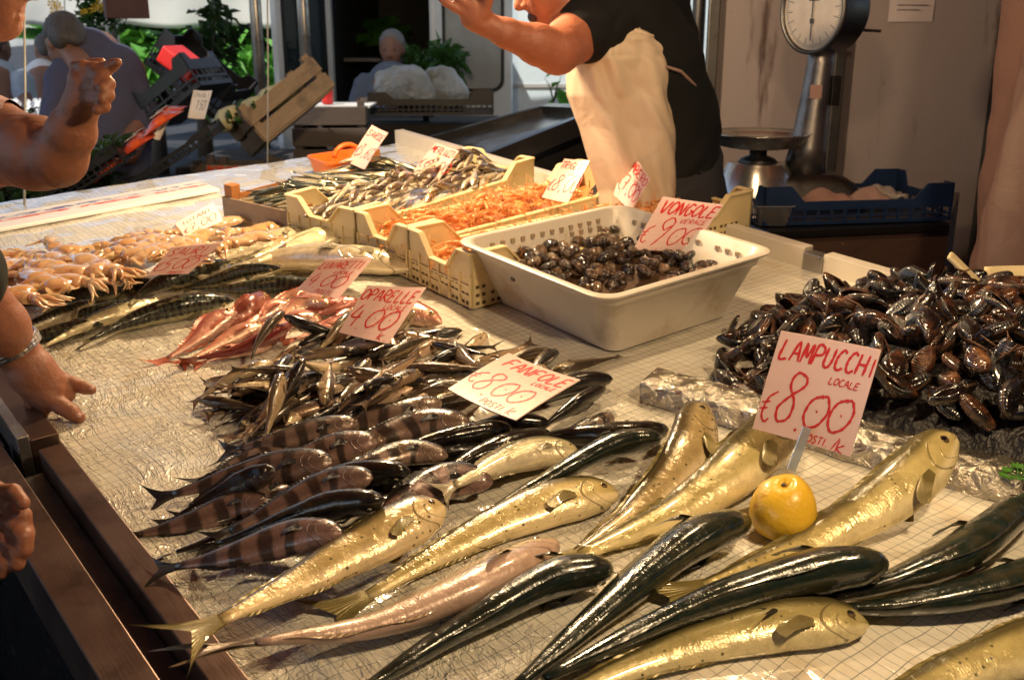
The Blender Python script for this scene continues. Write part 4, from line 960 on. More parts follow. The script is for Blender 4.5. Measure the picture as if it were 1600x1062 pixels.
MB().bar(b0 - mid, b1 - mid + V((0, 0, .03)), .014, .004, up=(0, -1, .3)).build('stem', clear.mat, sg, bevel=.001)
sign('FANFOLE price sign lying flat on the dark banded fish', (795, 555), (907, 597), (806, 660), (700, 611), .075, [('FANFOLE', .12, .74, .11, .19, .026), ('.', .97, .66, .05, .1, .02), ('LOCALE', .64, .62, .045, .065, .012), ('e', .0, .26, .13, .28, .018), ('8', .14, .20, .2, .40, .022), ('0', .38, .22, .2, .32, .022), ('0', .60, .22, .22, .30, .022), (',', .34, .16, .1, .1, .02), ('POSTI.', .42, .04, .06, .09, .014), ('K.', .80, .03, .10, .14, .016)], zt=.082)
sign('OPARELLE price sign leaning in the small grey fish', (575, 447), (667, 450), (608, 538), (530, 520), .06, [('OPARELLE', .02, .70, .105, .22, .026), ('LOCALE.', .50, .56, .06, .085, .014), ('4', .04, .18, .2, .42, .028), (',', .24, .14, .1, .1, .02), ('0', .34, .20, .24, .34, .028), ('0', .60, .20, .26, .34, .028), ('K.', .72, .03, .11, .14, .018)], zt=.14)
sign('LUVARETTI price sign leaning in the pink bream', (508, 405), (583, 402), (528, 466), (463, 452), .06, [('LUVARETTI', .03, .72, .092, .2, .024), ('LOCALE.', .45, .58, .06, .08, .016), ('4', .08, .2, .18, .38, .026), (',', .26, .16, .1, .1, .02), ('0', .36, .22, .22, .32, .026), ('0', .60, .22, .24, .32, .026), ('POSTI.', .4, .03, .07, .1, .016)], zt=.13)
sign('SAURI price sign lying over the mackerels', (268, 386), (346, 379), (294, 427), (230, 430), .105, [('SAURI', .06, .68, .15, .24, .026), ('e', .0, .16, .16, .34, .026), ('5', .16, .16, .2, .42, .028), (',', .34, .10, .1, .1, .022), ('0', .42, .2, .22, .34, .026), ('0', .64, .2, .24, .34, .026), ('LOCALE', .60, .58, .055, .06, .018), ('POSTI', .45, .02, .07, .09, .018)], zt=.165)
sign('bleached white price sign lying on the squid', (271, 351), (330, 317), (346, 346), (286, 372), .08, [('TOTANI', .1, .68, .12, .18, .02), ('e', .05, .2, .14, .3, .02), ('7,00', .2, .2, .18, .34, .02)], zt=.12, card=cardw.mat)
sign('narrow SARDE price sign tilted over the anchovy box', (583, 197), (608, 209), (571, 266), (546, 255), .11, [('SARDE', .05, .74, .17, .16, .028), ('e', .02, .2, .16, .3, .026), ('3,60', .15, .24, .22, .3, .026)], zt=.22)
sign('MERLUZZI price sign standing in the small cod', (683, 225), (719, 237), (686, 285), (648, 268), .11, [('MERLUZZI', .03, .74, .11, .2, .03), ('6,00', .15, .25, .26, .32, .026), ('e', .0, .2, .14, .3, .02)], zt=.20)
sign('TRIGLIE price sign leaning on the wall of the shrimp crate', (883, 249), (922, 252), (888, 318), (847, 309), .12, [('TRIGLIE', .02, .76, .13, .17, .028), ('e', .0, .2, .14, .3, .02), ('8,00', .15, .22, .24, .38, .026), ('LOCALE', .5, .62, .07, .06, .018)], zt=.22)
sign('GAMBERO price sign standing on its corner behind the clam bin', (984, 233), (1018, 282), (988, 333), (961, 306), .13, [('GAMBERO', .02, .72, .125, .22, .03), ('e', .06, .18, .14, .3, .024), ('7,00', .22, .22, .19, .36, .028), ('LOCALE', .6, .58, .055, .07, .018)], zt=.22)
sign('VONGOLE VERACE price sign planted in the clams', (1037, 308), (1131, 321), (1082, 393), (990, 391), .10, [('VONGOLE', .08, .70, .118, .24, .032), ('VERACE.', .50, .55, .065, .085, .014), ('e', .0, .14, .14, .34, .022), ('9', .2, .16, .24, .48, .026), (',', .36, .02, .1, .1, .02), ('0', .46, .12, .22, .34, .024), ('0', .70, .14, .24, .34, .024)], zt=.22)

# loose scales and shreds on the wet sheet
db = MB()
for i in range(170):
    a, c = r2.uniform(-1.1, 1.7), r2.uniform(.05, 1.8); p = bed(a, c); s = r2.uniform(.0015, .004)
    db.add([p + V((r2.uniform(-s, s), r2.uniform(-s, s), .0012 + r2.uniform(0, .0015))) for _ in range(4)], [(0, 1, 2), (0, 2, 3)])
tag(db.build('loose_scales', simple('brown shreds', (.16, .07, .03), .5), M=TM), 'tiny brown shreds and fish scales scattered on the sheet', 'fish scales', kind='stuff')
# ---------------------------------------------------------------- crates on the far part of the stall and what they hold
def crate_mat(name, col, dark):
    n = NT(name); co = n.co(); c = n.mix(n.noise(6, co, det=4), tuple(x * .85 for x in col), col)
    c = n.mix(n.mr(n.noise(9, co, det=6, rough=.7), .56, .74), c, dark)
    return n.out(c, .4, 0, n.bump(n.noise(40, co), .12, .003), Transmission_Weight=0, Subsurface_Weight=.15, Subsurface_Radius=(.02, .015, .008), Subsurface_Scale=.5)
YEL = crate_mat('yellowish crate plastic', (.74, .60, .33), (.52, .36, .16)); GRY = crate_mat('greyish crate plastic', (.52, .46, .38), (.32, .26, .2))
HOLE = simple('crate hole', (.10, .065, .03), .8)
def wallprof(L, h, lo, cw, sl):
    """top outline of a wall: raised corners, sloped shoulders, low middle"""
    return [(0, h), (cw, h), (cw + sl, lo), (L - cw - sl, lo), (L - cw, h), (L, h)]
def crate(N0, N1, L, h, mat, label, lo=.55, name='fish_crate', gr='plastic fish crates in a row'):
    N0 = V((*N0, 0)); N1 = V((*N1, 0)); ex = (N1 - N0).normalized(); ey = V((-ex.y, ex.x, 0)); w = (N1 - N0).length
    M = frame(ex, (0, 0, 1), N0 + V((0, 0, .004))); t = empty(name, M=TM @ M, label=label, cat='crate', group=gr)
    def wall(nm, o, d, n, ln, cw, sl, holes=True):
        o = V(o); d = V(d); n = V(n); pr = wallprof(ln, h, h * lo, cw, sl); mb = MB(); th = .006
        vs = []
        for off in (0, th):
            for x, z in pr: vs.append(o + d * x + n * off + V((0, 0, z)))
            for x, z in pr: vs.append(o + d * x + n * off)
        k = len(pr); fs = []
        for i in range(k - 1):
            fs += [(i, i + 1, k + i + 1, k + i), (2 * k + i + 1, 2 * k + i, 3 * k + i, 3 * k + i + 1), (i + 1, i, 2 * k + i, 2 * k + i + 1)]
        fs += [(0, k, 3 * k, 2 * k), (k - 1, 3 * k - 1, 4 * k - 1, 2 * k - 1)]
        mb.add(vs, fs)
        wl = mb.build(nm, mat, t)
        lip = MB()                                      # rolled lip following the outline, and the ribs
        for (x0, z0), (x1, z1) in zip(pr, pr[1:]): lip.bar(o + d * x0 + n * (th / 2 - .002) + V((0, 0, z0)), o + d * x1 + n * (th / 2 - .002) + V((0, 0, z1)), .018, .006, up=(0, 0, 1) if abs(z1 - z0) < 1e-6 else n.cross(d))
        lip.build('lip', mat, wl, bevel=.002)
        rb = MB(); nx = max(3, round(ln / .045))
        for i in range(nx + 1): x = .004 + (ln - .008) * i / nx; zt = lerp_tab([(p[0], p[1]) for p in pr], x) if False else max(lo * h, 0); rb.box((0, 0, 0), (0, 0, 0)) if False else rb.bar(o + d * x - n * .002 + V((0, 0, .002)), o + d * x - n * .002 + V((0, 0, h * lo - .004)), .004, .005, up=n)
        for z in (h * .22, h * .4): rb.bar(o + d * .003 - n * .002 + V((0, 0, z)), o + d * (ln - .003) - n * .002 + V((0, 0, z)), .004, .0035, up=(0, 0, 1))
        rb.build('rib', mat, wl)
        if holes:
            hb = MB()
            for i in range(nx):
                for k2 in range(3):
                    for q in (.28, .68):
                        x = .004 + (ln - .008) * (i + q) / nx; z = h * (.08 + .15 * k2)
                        if (i + k2) % 4 != 3:
                            for sd in (-.0008, th + .0002): hb.box((0, 0, 0), (1, 1, 1), M=Matrix((d * .009, n * .0006, V((0, 0, .008)))).transposed().to_4x4() @ Matrix.Identity(4)) if False else hb.hexa([o + d * (x + a) + n * sd + V((0, 0, z + b)) for a, b in ((-.005, -.004), (.005, -.004), (.005, .004), (-.005, .004))], [o + d * (x + a) + n * (sd + .0006) + V((0, 0, z + b)) for a, b in ((-.005, -.004), (.005, -.004), (.005, .004), (-.005, .004))])
            ho = hb.build('vent_grid', HOLE, wl)
    wall('end_wall', (0, 0, 0), (1, 0, 0), (0, 1, 0), w, w * .2, w * .16)
    wall('end_wall', (0, L - .006, 0), (1, 0, 0), (0, 1, 0), w, w * .2, w * .16)
    wall('side_wall', (0, 0, 0), (0, 1, 0), (1, 0, 0), L, .10, .05)
    wall('side_wall', (w - .006, 0, 0), (0, 1, 0), (1, 0, 0), L, .10, .05)
    MB().box((.004, .004, .0), (w - .004, L - .004, .006)).build('crate_floor', mat, t)
    return M, w, L
cA = crate((-.633, 2.802), (-.419, 2.636), .80, .135, YEL, 'cream plastic crate heaped with small cod, first of the plastic crates', .66)
cB = crate((-.412, 2.628), (-.262, 2.474), .88, .135, YEL, 'yellow lit plastic crate with orange shrimps, middle of the plastic crates', .62)
cC = crate((-.258, 2.470), (-.094, 2.255), .98, .135, YEL, 'cream plastic crate with shrimps touching the clam bin', .62)
# wooden box
def wooden_box():
    N0, N1 = V((-.87, 3.0, 0)), V((-.645, 2.775, 0)); ex = (N1 - N0).normalized(); w = (N1 - N0).length; L = .66
    M = frame(ex, (0, 0, 1), N0 + V((0, 0, .004))) @ Matrix.Rotation(rad(9), 4, 'Z'); t = empty('wooden_box', M=TM @ M, label='thin wooden box with brown corner posts full of anchovies', cat='box')
    for y in (0, L - .006):
        for a, b in ((0, w * .5 - .002), (w * .5 + .002, w)): MB().box((a, y, 0), (b, y + .006, .078)).build('end_board', MT['wood'], t)
    for x in (0, w - .006):
        MB().box((x, .0065, .0), (x + .006, L - .0065, .035)).build('side_board', MT['orange_wood'], t); MB().box((x, .0065, .042), (x + .006, L - .0065, .078)).build('side_board', MT['orange_wood'], t)
    MB().box((.006, .006, .002), (w - .006, L - .006, .008)).build('box_floor', MT['wood'], t)
    for x, y, s in ((.006, .006, 1), (w - .04, .006, 1), (.006, L - .04, 1), (w - .04, L - .04, 1)):
        MB().box((x, y, .008), (x + .034, y + .034, .115)).build('corner_post', MT['orange_wood'], t, bevel=.002)
    MB().box((w + .0005, -.004, 0), (w + .008, .06, .095)).build('corner_slat', MT['orange_wood'], t)
    return M, w, L
wB = wooden_box()
def heap_in(box, fill, bulge=.02):
    M, w, L = box; return Heap(lambda x, y: fill + bulge * max(0, 1 - ((x - w / 2) / (w / 2)) ** 2) * max(.2, 1 - ((y - L / 2) / (L / 2)) ** 4))
def fill_bed(box, z, mat, label, cat='ice'):
    M, w, L = box; mb = MB().grid(lambda a, b: (.007 + (w - .014) * a, .007 + (L - .014) * b, z + .006 * noise.noise(V((a * 8, b * 20, z * 9)))), 14, 40)
    return mb
SS = stock('sardine', .125, [M_SARD], [(0, 0), (.05, .01), (-.05, 0)], ns=12, nr=8, fins=False, tail=False, eyes=(1, -1))
hp = heap_in(wB, .05, .025); r3 = random.Random(3)
for i in range(115):
    x, y = r3.uniform(.045, wB[1] - .045), r3.uniform(.05, wB[2] - .05)
    drop('anchovy', r3.choice(SS), (x, y), rad(r3.choice([35, 215]) + r3.uniform(-20, 20)), rad(r3.choice([80, -80, 60])), hp, 'slim silver anchovy in the thin wooden box', 'fish', 'anchovies in the wooden box', M0=TM @ wB[0], pen=.5, k='sardine')
SH = stock('hake', .155, [M_HAKE], [(0, 0), (.06, .02), (-.06, 0)], ns=14, nr=10, fins=False, tail=False, eyes=(1, -1))
hp = heap_in(cA, .075, .03)
for i in range(84):
    x, y = r3.uniform(.035, cA[1] - .035), .05 + (cA[2] - .1) * (i + r3.random()) / 84
    drop('small_cod', r3.choice(SH), (x, y), rad(r3.choice([-70, -60, -78, 110]) + r3.uniform(-14, 14)) , rad(r3.choice([80, -80, 60, 100])), hp, 'small pale cod in the cream crate', 'fish', 'small cod in the cream crate', M0=TM @ cA[0], pen=.5, k='hake')
# shrimps
def shrimp_mat():
    n = NT('shrimp shell'); a = n.attr(); oi = n.n('ObjectInfo').outputs['Random']
    c = n.mix(n.m('ADD', n.m('MULTIPLY', oi, .6), n.m('MULTIPLY', n.noise(40), .5)), (.72, .22, .05), (.85, .46, .18)); w = n.m('SINE', n.m('MULTIPLY', a.outputs[0], 70))
    return n.out(n.mix(n.mr(w, .5, 1, 0, .3), c, (.5, .1, .03)), .25, 0, n.bump(w, .4, .002), Subsurface_Weight=.2, Subsurface_Scale=.02, Coat_Weight=.5)
SM = shrimp_mat()
def shrimp(seed):
    r = random.Random(seed); mb = MB(); at = []; cv = r.uniform(.6, 1.2); L = .085
    pts = []; rs = []
    for i in range(13):
        s = i / 12; a = (s - .35) * cv * 2.2; pts.append(V((L * .42 * math.sin(a) * 1.1, 0, -L * .30 * (1 - math.cos(a))))); rs.append(L * .085 * max(.12, math.sin(min(1, s * 1.15 + .12) * math.pi) ** .5 * (1.12 - .55 * s)) * (1 + .06 * (i % 2)))
    mb.tube(pts, rs, 8)
    mb.tube([pts[0], pts[0] + V((-.014, 0, .006)), pts[0] + V((-.028, 0, .010))], [.003, .0018, .0004], 5)
    for sd in (-1, 1):
        mb.tube([pts[0] + V((0, sd * .002, 0)), pts[0] + V((-.03, sd * .012, .012)), pts[0] + V((-.05, sd * .03, .0)), pts[0] + V((-.04, sd * .055, -.008))], [.0012, .0009, .0006, .0004], 4)
        for k in range(4): q = pts[2 + k]; mb.tube([q + V((0, sd * .004, -.003)), q + V((-.006, sd * .012, -.016)), q + V((-.014, sd * .009, -.026))], [.0014, .001, .0005], 4)
        e = pts[-1]; mb.grid(lambda a, b, sd=sd: e + V((.004 + .016 * b, sd * (.001 + .010 * a * b + .001), -.006 * b + .001 * a)), 2, 3)
    mb.tube([pts[0] + V((.002, -.005, .004)), pts[0] + V((.002, .005, .004))], .0018, 6)
    me = mesh('shrimp', mb.v, mb.f, SM); ca = me.color_attributes.new('fc', 'FLOAT_COLOR', 'POINT')
    ca.data.foreach_set('color', [q for v in mb.v for q in ((v.x / L + .5), 0, 0, 1)]); return me
SHM = [shrimp(i) for i in range(4)]
for box, nn2, gl, gg in ((cB, 100, 'orange shrimp in the middle yellow crate', 'shrimps in the middle yellow crate'), (cC, 80, 'orange shrimp in the crate touching the clam bin', 'shrimps in the crate beside the clam bin')):
    hp = heap_in(box, .06, .03)
    b_ = fill_bed(box, .058, None, ''); tag(b_.build('shrimp_layer', SM, M=TM @ box[0], smooth=True), 'packed layer of shrimps under those on top in the ' + ('yellow' if box is cB else 'bin side') + ' crate', 'shrimps', kind='stuff')
    for i in range(nn2):
        x, y = r3.uniform(.03, box[1] - .03), r3.uniform(.03, box[2] * .85); z = hp.top(x, y, .012) + .006; hp.stamp(x, y, .014, z + .005)
        o = link('shrimp', r3.choice(SHM)); o.matrix_world = TM @ box[0] @ Matrix.Translation((x, y, z)) @ Matrix.Rotation(r3.uniform(0, 6.28), 4, 'Z') @ Matrix.Rotation(rad(90) + r3.gauss(0, .3), 4, 'X')
        tag(o, gl, 'shrimp', gg)
b_ = fill_bed(cA, .07, None, ''); tag(b_.build('cod_layer', M_HAKE[0], M=TM @ cA[0], smooth=True), 'lower layer of small cod hidden in the cream crate', 'fish layer', kind='stuff')
b_ = fill_bed(wB, .045, None, ''); tag(b_.build('anchovy_layer', M_SARD[0], M=TM @ wB[0], smooth=True), 'lower layer of anchovies hidden in the wooden box', 'fish layer', kind='stuff')

# squid
def squid_mat():
    n = NT('squid skin'); oi = n.n('ObjectInfo').outputs['Random']; co = n.co()
    c = n.mix(n.noise(12, co, det=4), (.62, .38, .17), (.48, .24, .09)); c = n.mix(n.m('MULTIPLY', oi, .45), c, (.70, .55, .42))
    c = n.mix(n.mr(n.noise(30, co, det=5, rough=.7), .56, .7), c, (.38, .14, .07))
    return n.out(c, .2, 0, n.bump(n.noise(18, co, det=3, dist=.8), .5, .006), Subsurface_Weight=.25, Subsurface_Scale=.03, Coat_Weight=.9, Coat_Roughness=.08)
SQ = squid_mat()
def squid(name, px, lab, rr=.026):
    z = .03
    for it in range(3):
        pts = [P(u, v, z + .01) for u, v in px]; z = max(TH.top(p.x, p.y, rr) for p in pts) * .85 + rr * .7
        if it < 2: z = min(z, .10)
    n = 16; path = [cr(pts, i / n) + noise.noise_vector(V((i * .35, px[0][0] * .1, 0))) * .008 for i in range(n + 1)]
    for i in range(n): q = path[i]; TH.stamp(q.x, q.y, rr, q.z + rr * .6)
    mid = path[n // 2].copy(); t = empty(name, M=TM @ Matrix.Translation(mid), label=lab, cat='squid', group='squid heaped at the far left of the stall')
    path = [p - mid for p in path]
    mb = MB(); rs = [rr * max(.1, math.sin(min(1, .08 + i / n * 1.35) * math.pi / 2) * (1.0 if i < n * .8 else .82)) for i in range(n + 1)]
    nv = 14; o = 0
    for i, p in enumerate(path):
        d = (path[min(i + 1, n)] - path[max(i - 1, 0)]).normalized(); y = V((0, 0, 1)).cross(d).normalized(); zz = d.cross(y)
        for k in range(nv): a = 2 * math.pi * k / nv; w = 1 + .16 * noise.noise(V((i * .3, k * .8, px[0][0] * .3))); mb.v.append(p + y * (math.cos(a) * rs[i] * 1.25 * w) + zz * (math.sin(a) * rs[i] * .6 * w))
    for i in range(n):
        for k in range(nv): mb.f.append((i * nv + k, i * nv + (k + 1) % nv, (i + 1) * nv + (k + 1) % nv, (i + 1) * nv + k)); mb.m.append(0)
    mb.f += [tuple(range(nv))[::-1], tuple(n * nv + k for k in range(nv))]; mb.m += [0, 0]
    # side fins at the pointed end
    d = (path[5] - path[0]).normalized(); y = V((0, 0, 1)).cross(d).normalized()
    for sd in (1, -1):
        g = sheet(lambda a, b: (path[0].lerp(path[6], a) + y * (sd * (rs[0] * .8 + rr * 1.5 * b * math.sin(a * math.pi) ** .7)) + V((0, 0, .006 * math.sin(a * 7 + b * 3))), V((0, 0, 1))), 8, 4, .004); mb.add(g[0], g[1])
    mb.build('mantle', SQ, t, smooth=True)
    tm_ = MB(); e = path[-1]; d = (path[-1] - path[-3]).normalized(); y = V((0, 0, 1)).cross(d).normalized(); zz = d.cross(y)
    tm_.tube([e - d * .004, e + d * .012, e + d * .026], [rr * .45, rr * .55, rr * .38], 10)
    for k in range(9):
        a = 2 * math.pi * k / 9; b = e + d * .02 + (y * math.cos(a) + zz * math.sin(a) * .6) * rr * .3; c1 = r3.uniform(-.035, .035)
        q = [b, b + d * .016 + y * (c1 * .5 + math.cos(a) * .008) + zz * .002, b + d * .030 + y * (c1 + math.cos(a) * .010) - V((0, 0, .006)), b + d * .038 + y * (c1 * 1.7) - V((0, 0, .012))]
        tm_.tube([cr(q, j / 8) for j in range(9)], [.0075 - .0062 * j / 8 for j in range(9)], 6)
    tm_.build('tentacles', SQ, t, smooth=True)
sqs = [([(455, 352), (420, 358), (380, 362)], 'long smooth orange squid reaching towards the first crate'), ([(450, 372), (400, 372), (360, 380)], 'orange squid lying just above the silver mackerels'), ([(360, 368), (320, 372), (280, 380)], 'squid with its tentacles fanned behind the SAURI sign'),
 ([(395, 340), (360, 345), (325, 350)], 'squid at the back near the wooden box'), ([(330, 352), (300, 358), (270, 365)], 'squid under the bleached sign'), ([(265, 362), (235, 365), (205, 372)], 'upper squid left of the bleached sign')]
for px, lab in sqs: squid('squid', px, lab)
for i in range(36):
    u = r3.uniform(-30, 300); top = 400 - (u / 300) * 30; bot = 462 - (u / 300) * 62 if u < 200 else 415 - (u - 200) * .3; v = r3.uniform(top, bot)
    v = v if u < 190 else min(v, 396)
    a = r3.uniform(-1.0, .9) + (math.pi if r3.random() < .5 else 0); l = r3.uniform(26, 52)
    squid('squid', [(u - l * math.cos(a), v + l * .35 * math.sin(a)), (u, v + r3.uniform(-5, 5)), (u + l * math.cos(a), v - l * .35 * math.sin(a))], 'wet peach coloured squid in the mixed heap at the left edge', r3.uniform(.021, .031))
# orange tub with handle behind the anchovies
ob = P(528, 288, .0); t_ = empty('orange_tub', M=TM @ frame(V((.8, .6, 0)), (0, 0, 1), ob + V((0, .12, 0))), label='orange plastic tub with a loop handle behind the anchovy box', cat='tub')
mb = MB(); rb_ = lambda k, r: rrect(.10 * k, .08 * k, r)
loft(mb, [(rb_(.85, .03), 0), (rb_(1, .03), .065), (rb_(1.05, .03), .067), (rb_(1.05, .03), .074), (rb_(.97, .03), .074), (rb_(.84, .03), .01)], capb=True, capt=True); mb.build('tub', MT['orange_plastic'], t_, smooth=True); autosmooth(t_.children[0], 45)
MB().tube([V((.02 + .05 * math.cos(a), .0, .07 + .04 * math.sin(a))) for a in [math.pi * i / 12 for i in range(13)]], .009, 8).build('loop_handle', MT['orange_plastic'], t_, smooth=True)
# dark board edge behind the far crates
ga, gb = P(440, 268, .0), P(620, 246, .0)
# ---------------------------------------------------------------- seller side: counter, scale, blue crate, wall
q = [G(1200, 362, .93), G(1484, 350, .93), G(1500, 300, .93), G(1085, 320, .93)]
cnt_ = empty('back_counter', q[0], 'dark counter behind the stall carrying the scale and blue crate', 'counter'); OFF = -V(q[0])
dn = lambda p, z: V((p.x, p.y, z))
MB().hexa([dn(p, .905) + OFF for p in q], [p + OFF for p in q]).build('counter_top', MT['black_enamel'], cnt_, bevel=.004)
MB().hexa([dn(p, .0).lerp(dn(q[2], 0), .03) + OFF for p in q], [dn(p, .905).lerp(dn(q[2], .905), .03) + OFF for p in q]).build('cabinet', MT['brown_board'], cnt_)
sc0 = G(1192, 322, .93); sc0 = V((sc0.x - .045, 3.62, .93)); sca = empty('weighing_scale', sc0, 'old steel weighing scale with round pan and big round dial', 'scale')
dx = .0
MB().lathe([(.001, .0), (.15, .0), (.155, .015), (.145, .05), (.12, .13), (.105, .155), (.10, .165), (.001, .168)], 40).build('base', MT['bright_steel'], sca, smooth=True); autosmooth(sca.children[-1], 30)
MB().lathe([(.001, .166), (.07, .166), (.06, .178), (.03, .19), (.03, .212), (.001, .214)], 24).build('pan_post', MT['dark_steel'], sca, smooth=True)
pan = MB().lathe([(.001, .214), (.10, .216), (.145, .225), (.170, .263), (.176, .267), (.172, .270), (.158, .256), (.13, .236), (.001, .224)], 48).build('pan', MT['bright_steel'], sca, smooth=True)
hx = .20
hb = MB(); hs = [(.17, .11, 0), (.165, .105, .05), (.13, .10, .10), (.09, .08, .13)]
mb = MB(); loft(mb, [([(x * 1.15 + hx - .02, y) for x, y in rrect(a, b, .05)], z) for a, b, z in hs], capb=True, capt=True); mb.build('housing', MT['dark_steel'], sca, smooth=True)
MB().tube([(hx - .03, .02, .12), (hx - .02, .02, .22), (hx - .012, .02, .36), (hx - .002, .02, .50), (hx + .0, .02, .56)], [.075, .064, .052, .046, .044], 24).build('column', MT['dull_steel'], sca, smooth=True)
MB().box((hx + .03, -.03, .36), (hx + .06, .04, .46)).build('label_plate', MT['black_enamel'], sca, bevel=.003)
MB().box((hx - .045, -.033, .385), (hx - .005, -.0255, .43)).build('sticker', simple('pink sticker', (.5, .3, .26), .5), sca)
DR = .142; dc_ = V((hx - .0, .02, .675)); DM = Matrix.Translation(dc_) @ Matrix.Rotation(rad(-60), 4, 'Z') @ Matrix.Rotation(rad(90), 4, 'X')
MB().lathe([(.001, -.07), (DR * .9, -.07), (DR, -.05), (DR, .05), (DR * 1.03, .055), (DR * 1.03, .068), (DR * .95, .07), (DR * .93, .058)], 48, M=DM).build('dial_case', MT['dark_steel'], sca, smooth=True); autosmooth(sca.children[-1], 30)
def dial_mat():
    n = NT('dial face'); sx = n.n('SeparateXYZ', Vector=n.co()); r = n.m('SQRT', n.m('ADD', n.m('POWER', sx.outputs[0], 2), n.m('POWER', sx.outputs[1], 2))); a = n.m('ARCTAN2', sx.outputs[1], sx.outputs[0])
    tick = n.m('MULTIPLY', n.mr(n.m('SINE', n.m('MULTIPLY', a, 100)), .3, .7), n.m('MULTIPLY', n.mr(r, .112, .114), n.mr(r, .127, .125)))
    t2 = n.m('MULTIPLY', n.mr(n.m('SINE', n.m('MULTIPLY', a, 20)), .93, .97), n.m('MULTIPLY', n.mr(r, .094, .096), n.mr(r, .127, .125)))
    c = n.mix(n.noise(30, det=4), (.20, .17, .16), (.30, .26, .24)); return n.out(n.mix(n.m('MAXIMUM', tick, t2), c, (.03, .03, .03)), .3, 0, Coat_Weight=.8)
MB().lathe([(.0005, .0), (.05, .0), (DR * .935, .0)], 48, M=Matrix.Identity(4)).build('dial_face', dial_mat(), sca, M=DM @ Matrix.Translation((0, 0, .058)))
MB().box((-.02, .028, .0), (.022, .045, .003)).build('badge', MT['black_enamel'], sca, M=DM @ Matrix.Translation((0, 0, .0595)))
MB().box((-.0015, -.10, .0), (.0015, .03, .002)).box((-.007, -.045, .0), (.007, -.03, .0022)).build('needle', MT['black_enamel'], sca, M=DM @ Matrix.Translation((0, 0, .062)))
MB().tube([(hx + .10, .03, .61), (hx + .20, .04, .605)], .005, 8).build('lever', MT['dark_steel'], sca)
# blue crate with packets
bq = V((1.105, 3.50, .934)); bm_ = frame(V((.98, .16, 0)), (0, 0, 1), bq)
def open_crate(name, M, w, L, h, mat, label, gr=None, lo=.55, slots=7, hmat=None):
    t = empty(name, M=M, label=label, cat='crate', group=gr)
    for nm, o, d, n, ln in (('end_wall', (-w / 2, -L / 2, 0), (0, 1, 0), (1, 0, 0), L), ('end_wall', (w / 2 - .008, -L / 2, 0), (0, 1, 0), (1, 0, 0), L), ('side_wall', (-w / 2, -L / 2, 0), (1, 0, 0), (0, 1, 0), w), ('side_wall', (-w / 2, L / 2 - .008, 0), (1, 0, 0), (0, 1, 0), w)):
        o, d, n = V(o), V(d), V(n); mb = MB(); pr = wallprof(ln, h, h * lo, ln * .14, ln * .07)
        def zt(x):
            for (x0, z0), (x1, z1) in zip(pr, pr[1:]):
                if x <= x1 + 1e-9: return z0 + (z1 - z0) * (x - x0) / (x1 - x0)
            return h
        bars_ = [0, .18, .34, .5, .66, .82, 1] if slots else [0, 1]
        # rails and uprights: a lattice wall that can be seen through
        for a, b in ((0, .16), (.30, .38)):
            mb.hexa([o + V((0, 0, h * a * lo)), o + d * ln + V((0, 0, h * a * lo)), o + d * ln + V((0, 0, h * b * lo)), o + V((0, 0, h * b * lo))], [p + n * .008 for p in (o + V((0, 0, h * a * lo)), o + d * ln + V((0, 0, h * a * lo)), o + d * ln + V((0, 0, h * b * lo)), o + V((0, 0, h * b * lo)))])
        for (x0, z0), (x1, z1) in zip(pr, pr[1:]):
            f = [o + d * x0 + V((0, 0, h * lo * .62)), o + d * x1 + V((0, 0, h * lo * .62)), o + d * x1 + V((0, 0, z1)), o + d * x0 + V((0, 0, z0))]; mb.hexa(f, [p + n * .008 for p in f])
        k = slots * 2 if ln > .45 else slots
        for i in range(k + 1):
            x = (ln - .008) * i / k; f = [o + d * x + n * .001, o + d * (x + .008) + n * .001, o + d * (x + .008) + n * .001 + V((0, 0, h * lo * .7)), o + d * x + n * .001 + V((0, 0, h * lo * .7))]; mb.hexa(f, [p + n * .006 for p in f])
        mb.build(nm, mat, t)
    MB().box((-w / 2 + .004, -L / 2 + .004, .001), (w / 2 - .004, L / 2 - .004, .007)).build('crate_floor', mat, t)
    return t
open_crate('blue_crate', bm_, .66, .36, .125, MT['blue_plastic'], 'blue plastic crate with notched sides on the back counter', lo=.6)
for i, (x, y, s) in enumerate(((-.02, .05, 1), (.13, .02, .8), (.20, .07, .9))):
    mb = MB().grid(lambda a, b: V(((a - .5) * .17 * s, (b - .5) * .13, .045 + .035 * math.sin(a * 3.14) * math.sin(b * 3.14) + .018 * noise.noise(V((a * 4 + i, b * 4, 1))))), 14, 12)
    o = mb.build('wrapped_packet', simple('crumpled pink packet %d' % i, ((.45, .27, .24), (.5, .33, .30), (.5, .45, .42))[i], .3, bump=.5, bsc=30), M=bm_ @ Matrix.Translation((x, y, .0)), smooth=True); solid(o, .012)
    tag(o, ('pink wrapped packet at the left in the blue crate', 'pink wrapped packet in the middle of the blue crate', 'pale crinkled packet at the right in the blue crate')[i], 'packet')
# clear tub
tp = G(1203, 350, .934); tt = empty('clear_tub', tp, 'small clear plastic tub with a few clams on the back counter', 'tub')
cl_ = NT('clear plastic'); cl_.out((.62, .56, .52), .15, 0, Alpha=.45, Coat_Weight=.5); mb = MB()
loft(mb, [(rrect(.048, .036, .012), 0), (rrect(.060, .046, .014), .062), (rrect(.069, .054, .016), .064), (rrect(.069, .054, .016), .067)], capb=True); mb.build('tub_wall', cl_.mat, tt, smooth=True)
for i in range(5):
    o = link('clam', CL[i % 3]); o.matrix_world = Matrix.Translation(tp + V((-.028 + .014 * i, .012 * (-1) ** i, .012))) @ randrot(r3, .4); tag(o, 'pale brown clam in the small clear tub', 'clam', 'clams in the small clear tub')
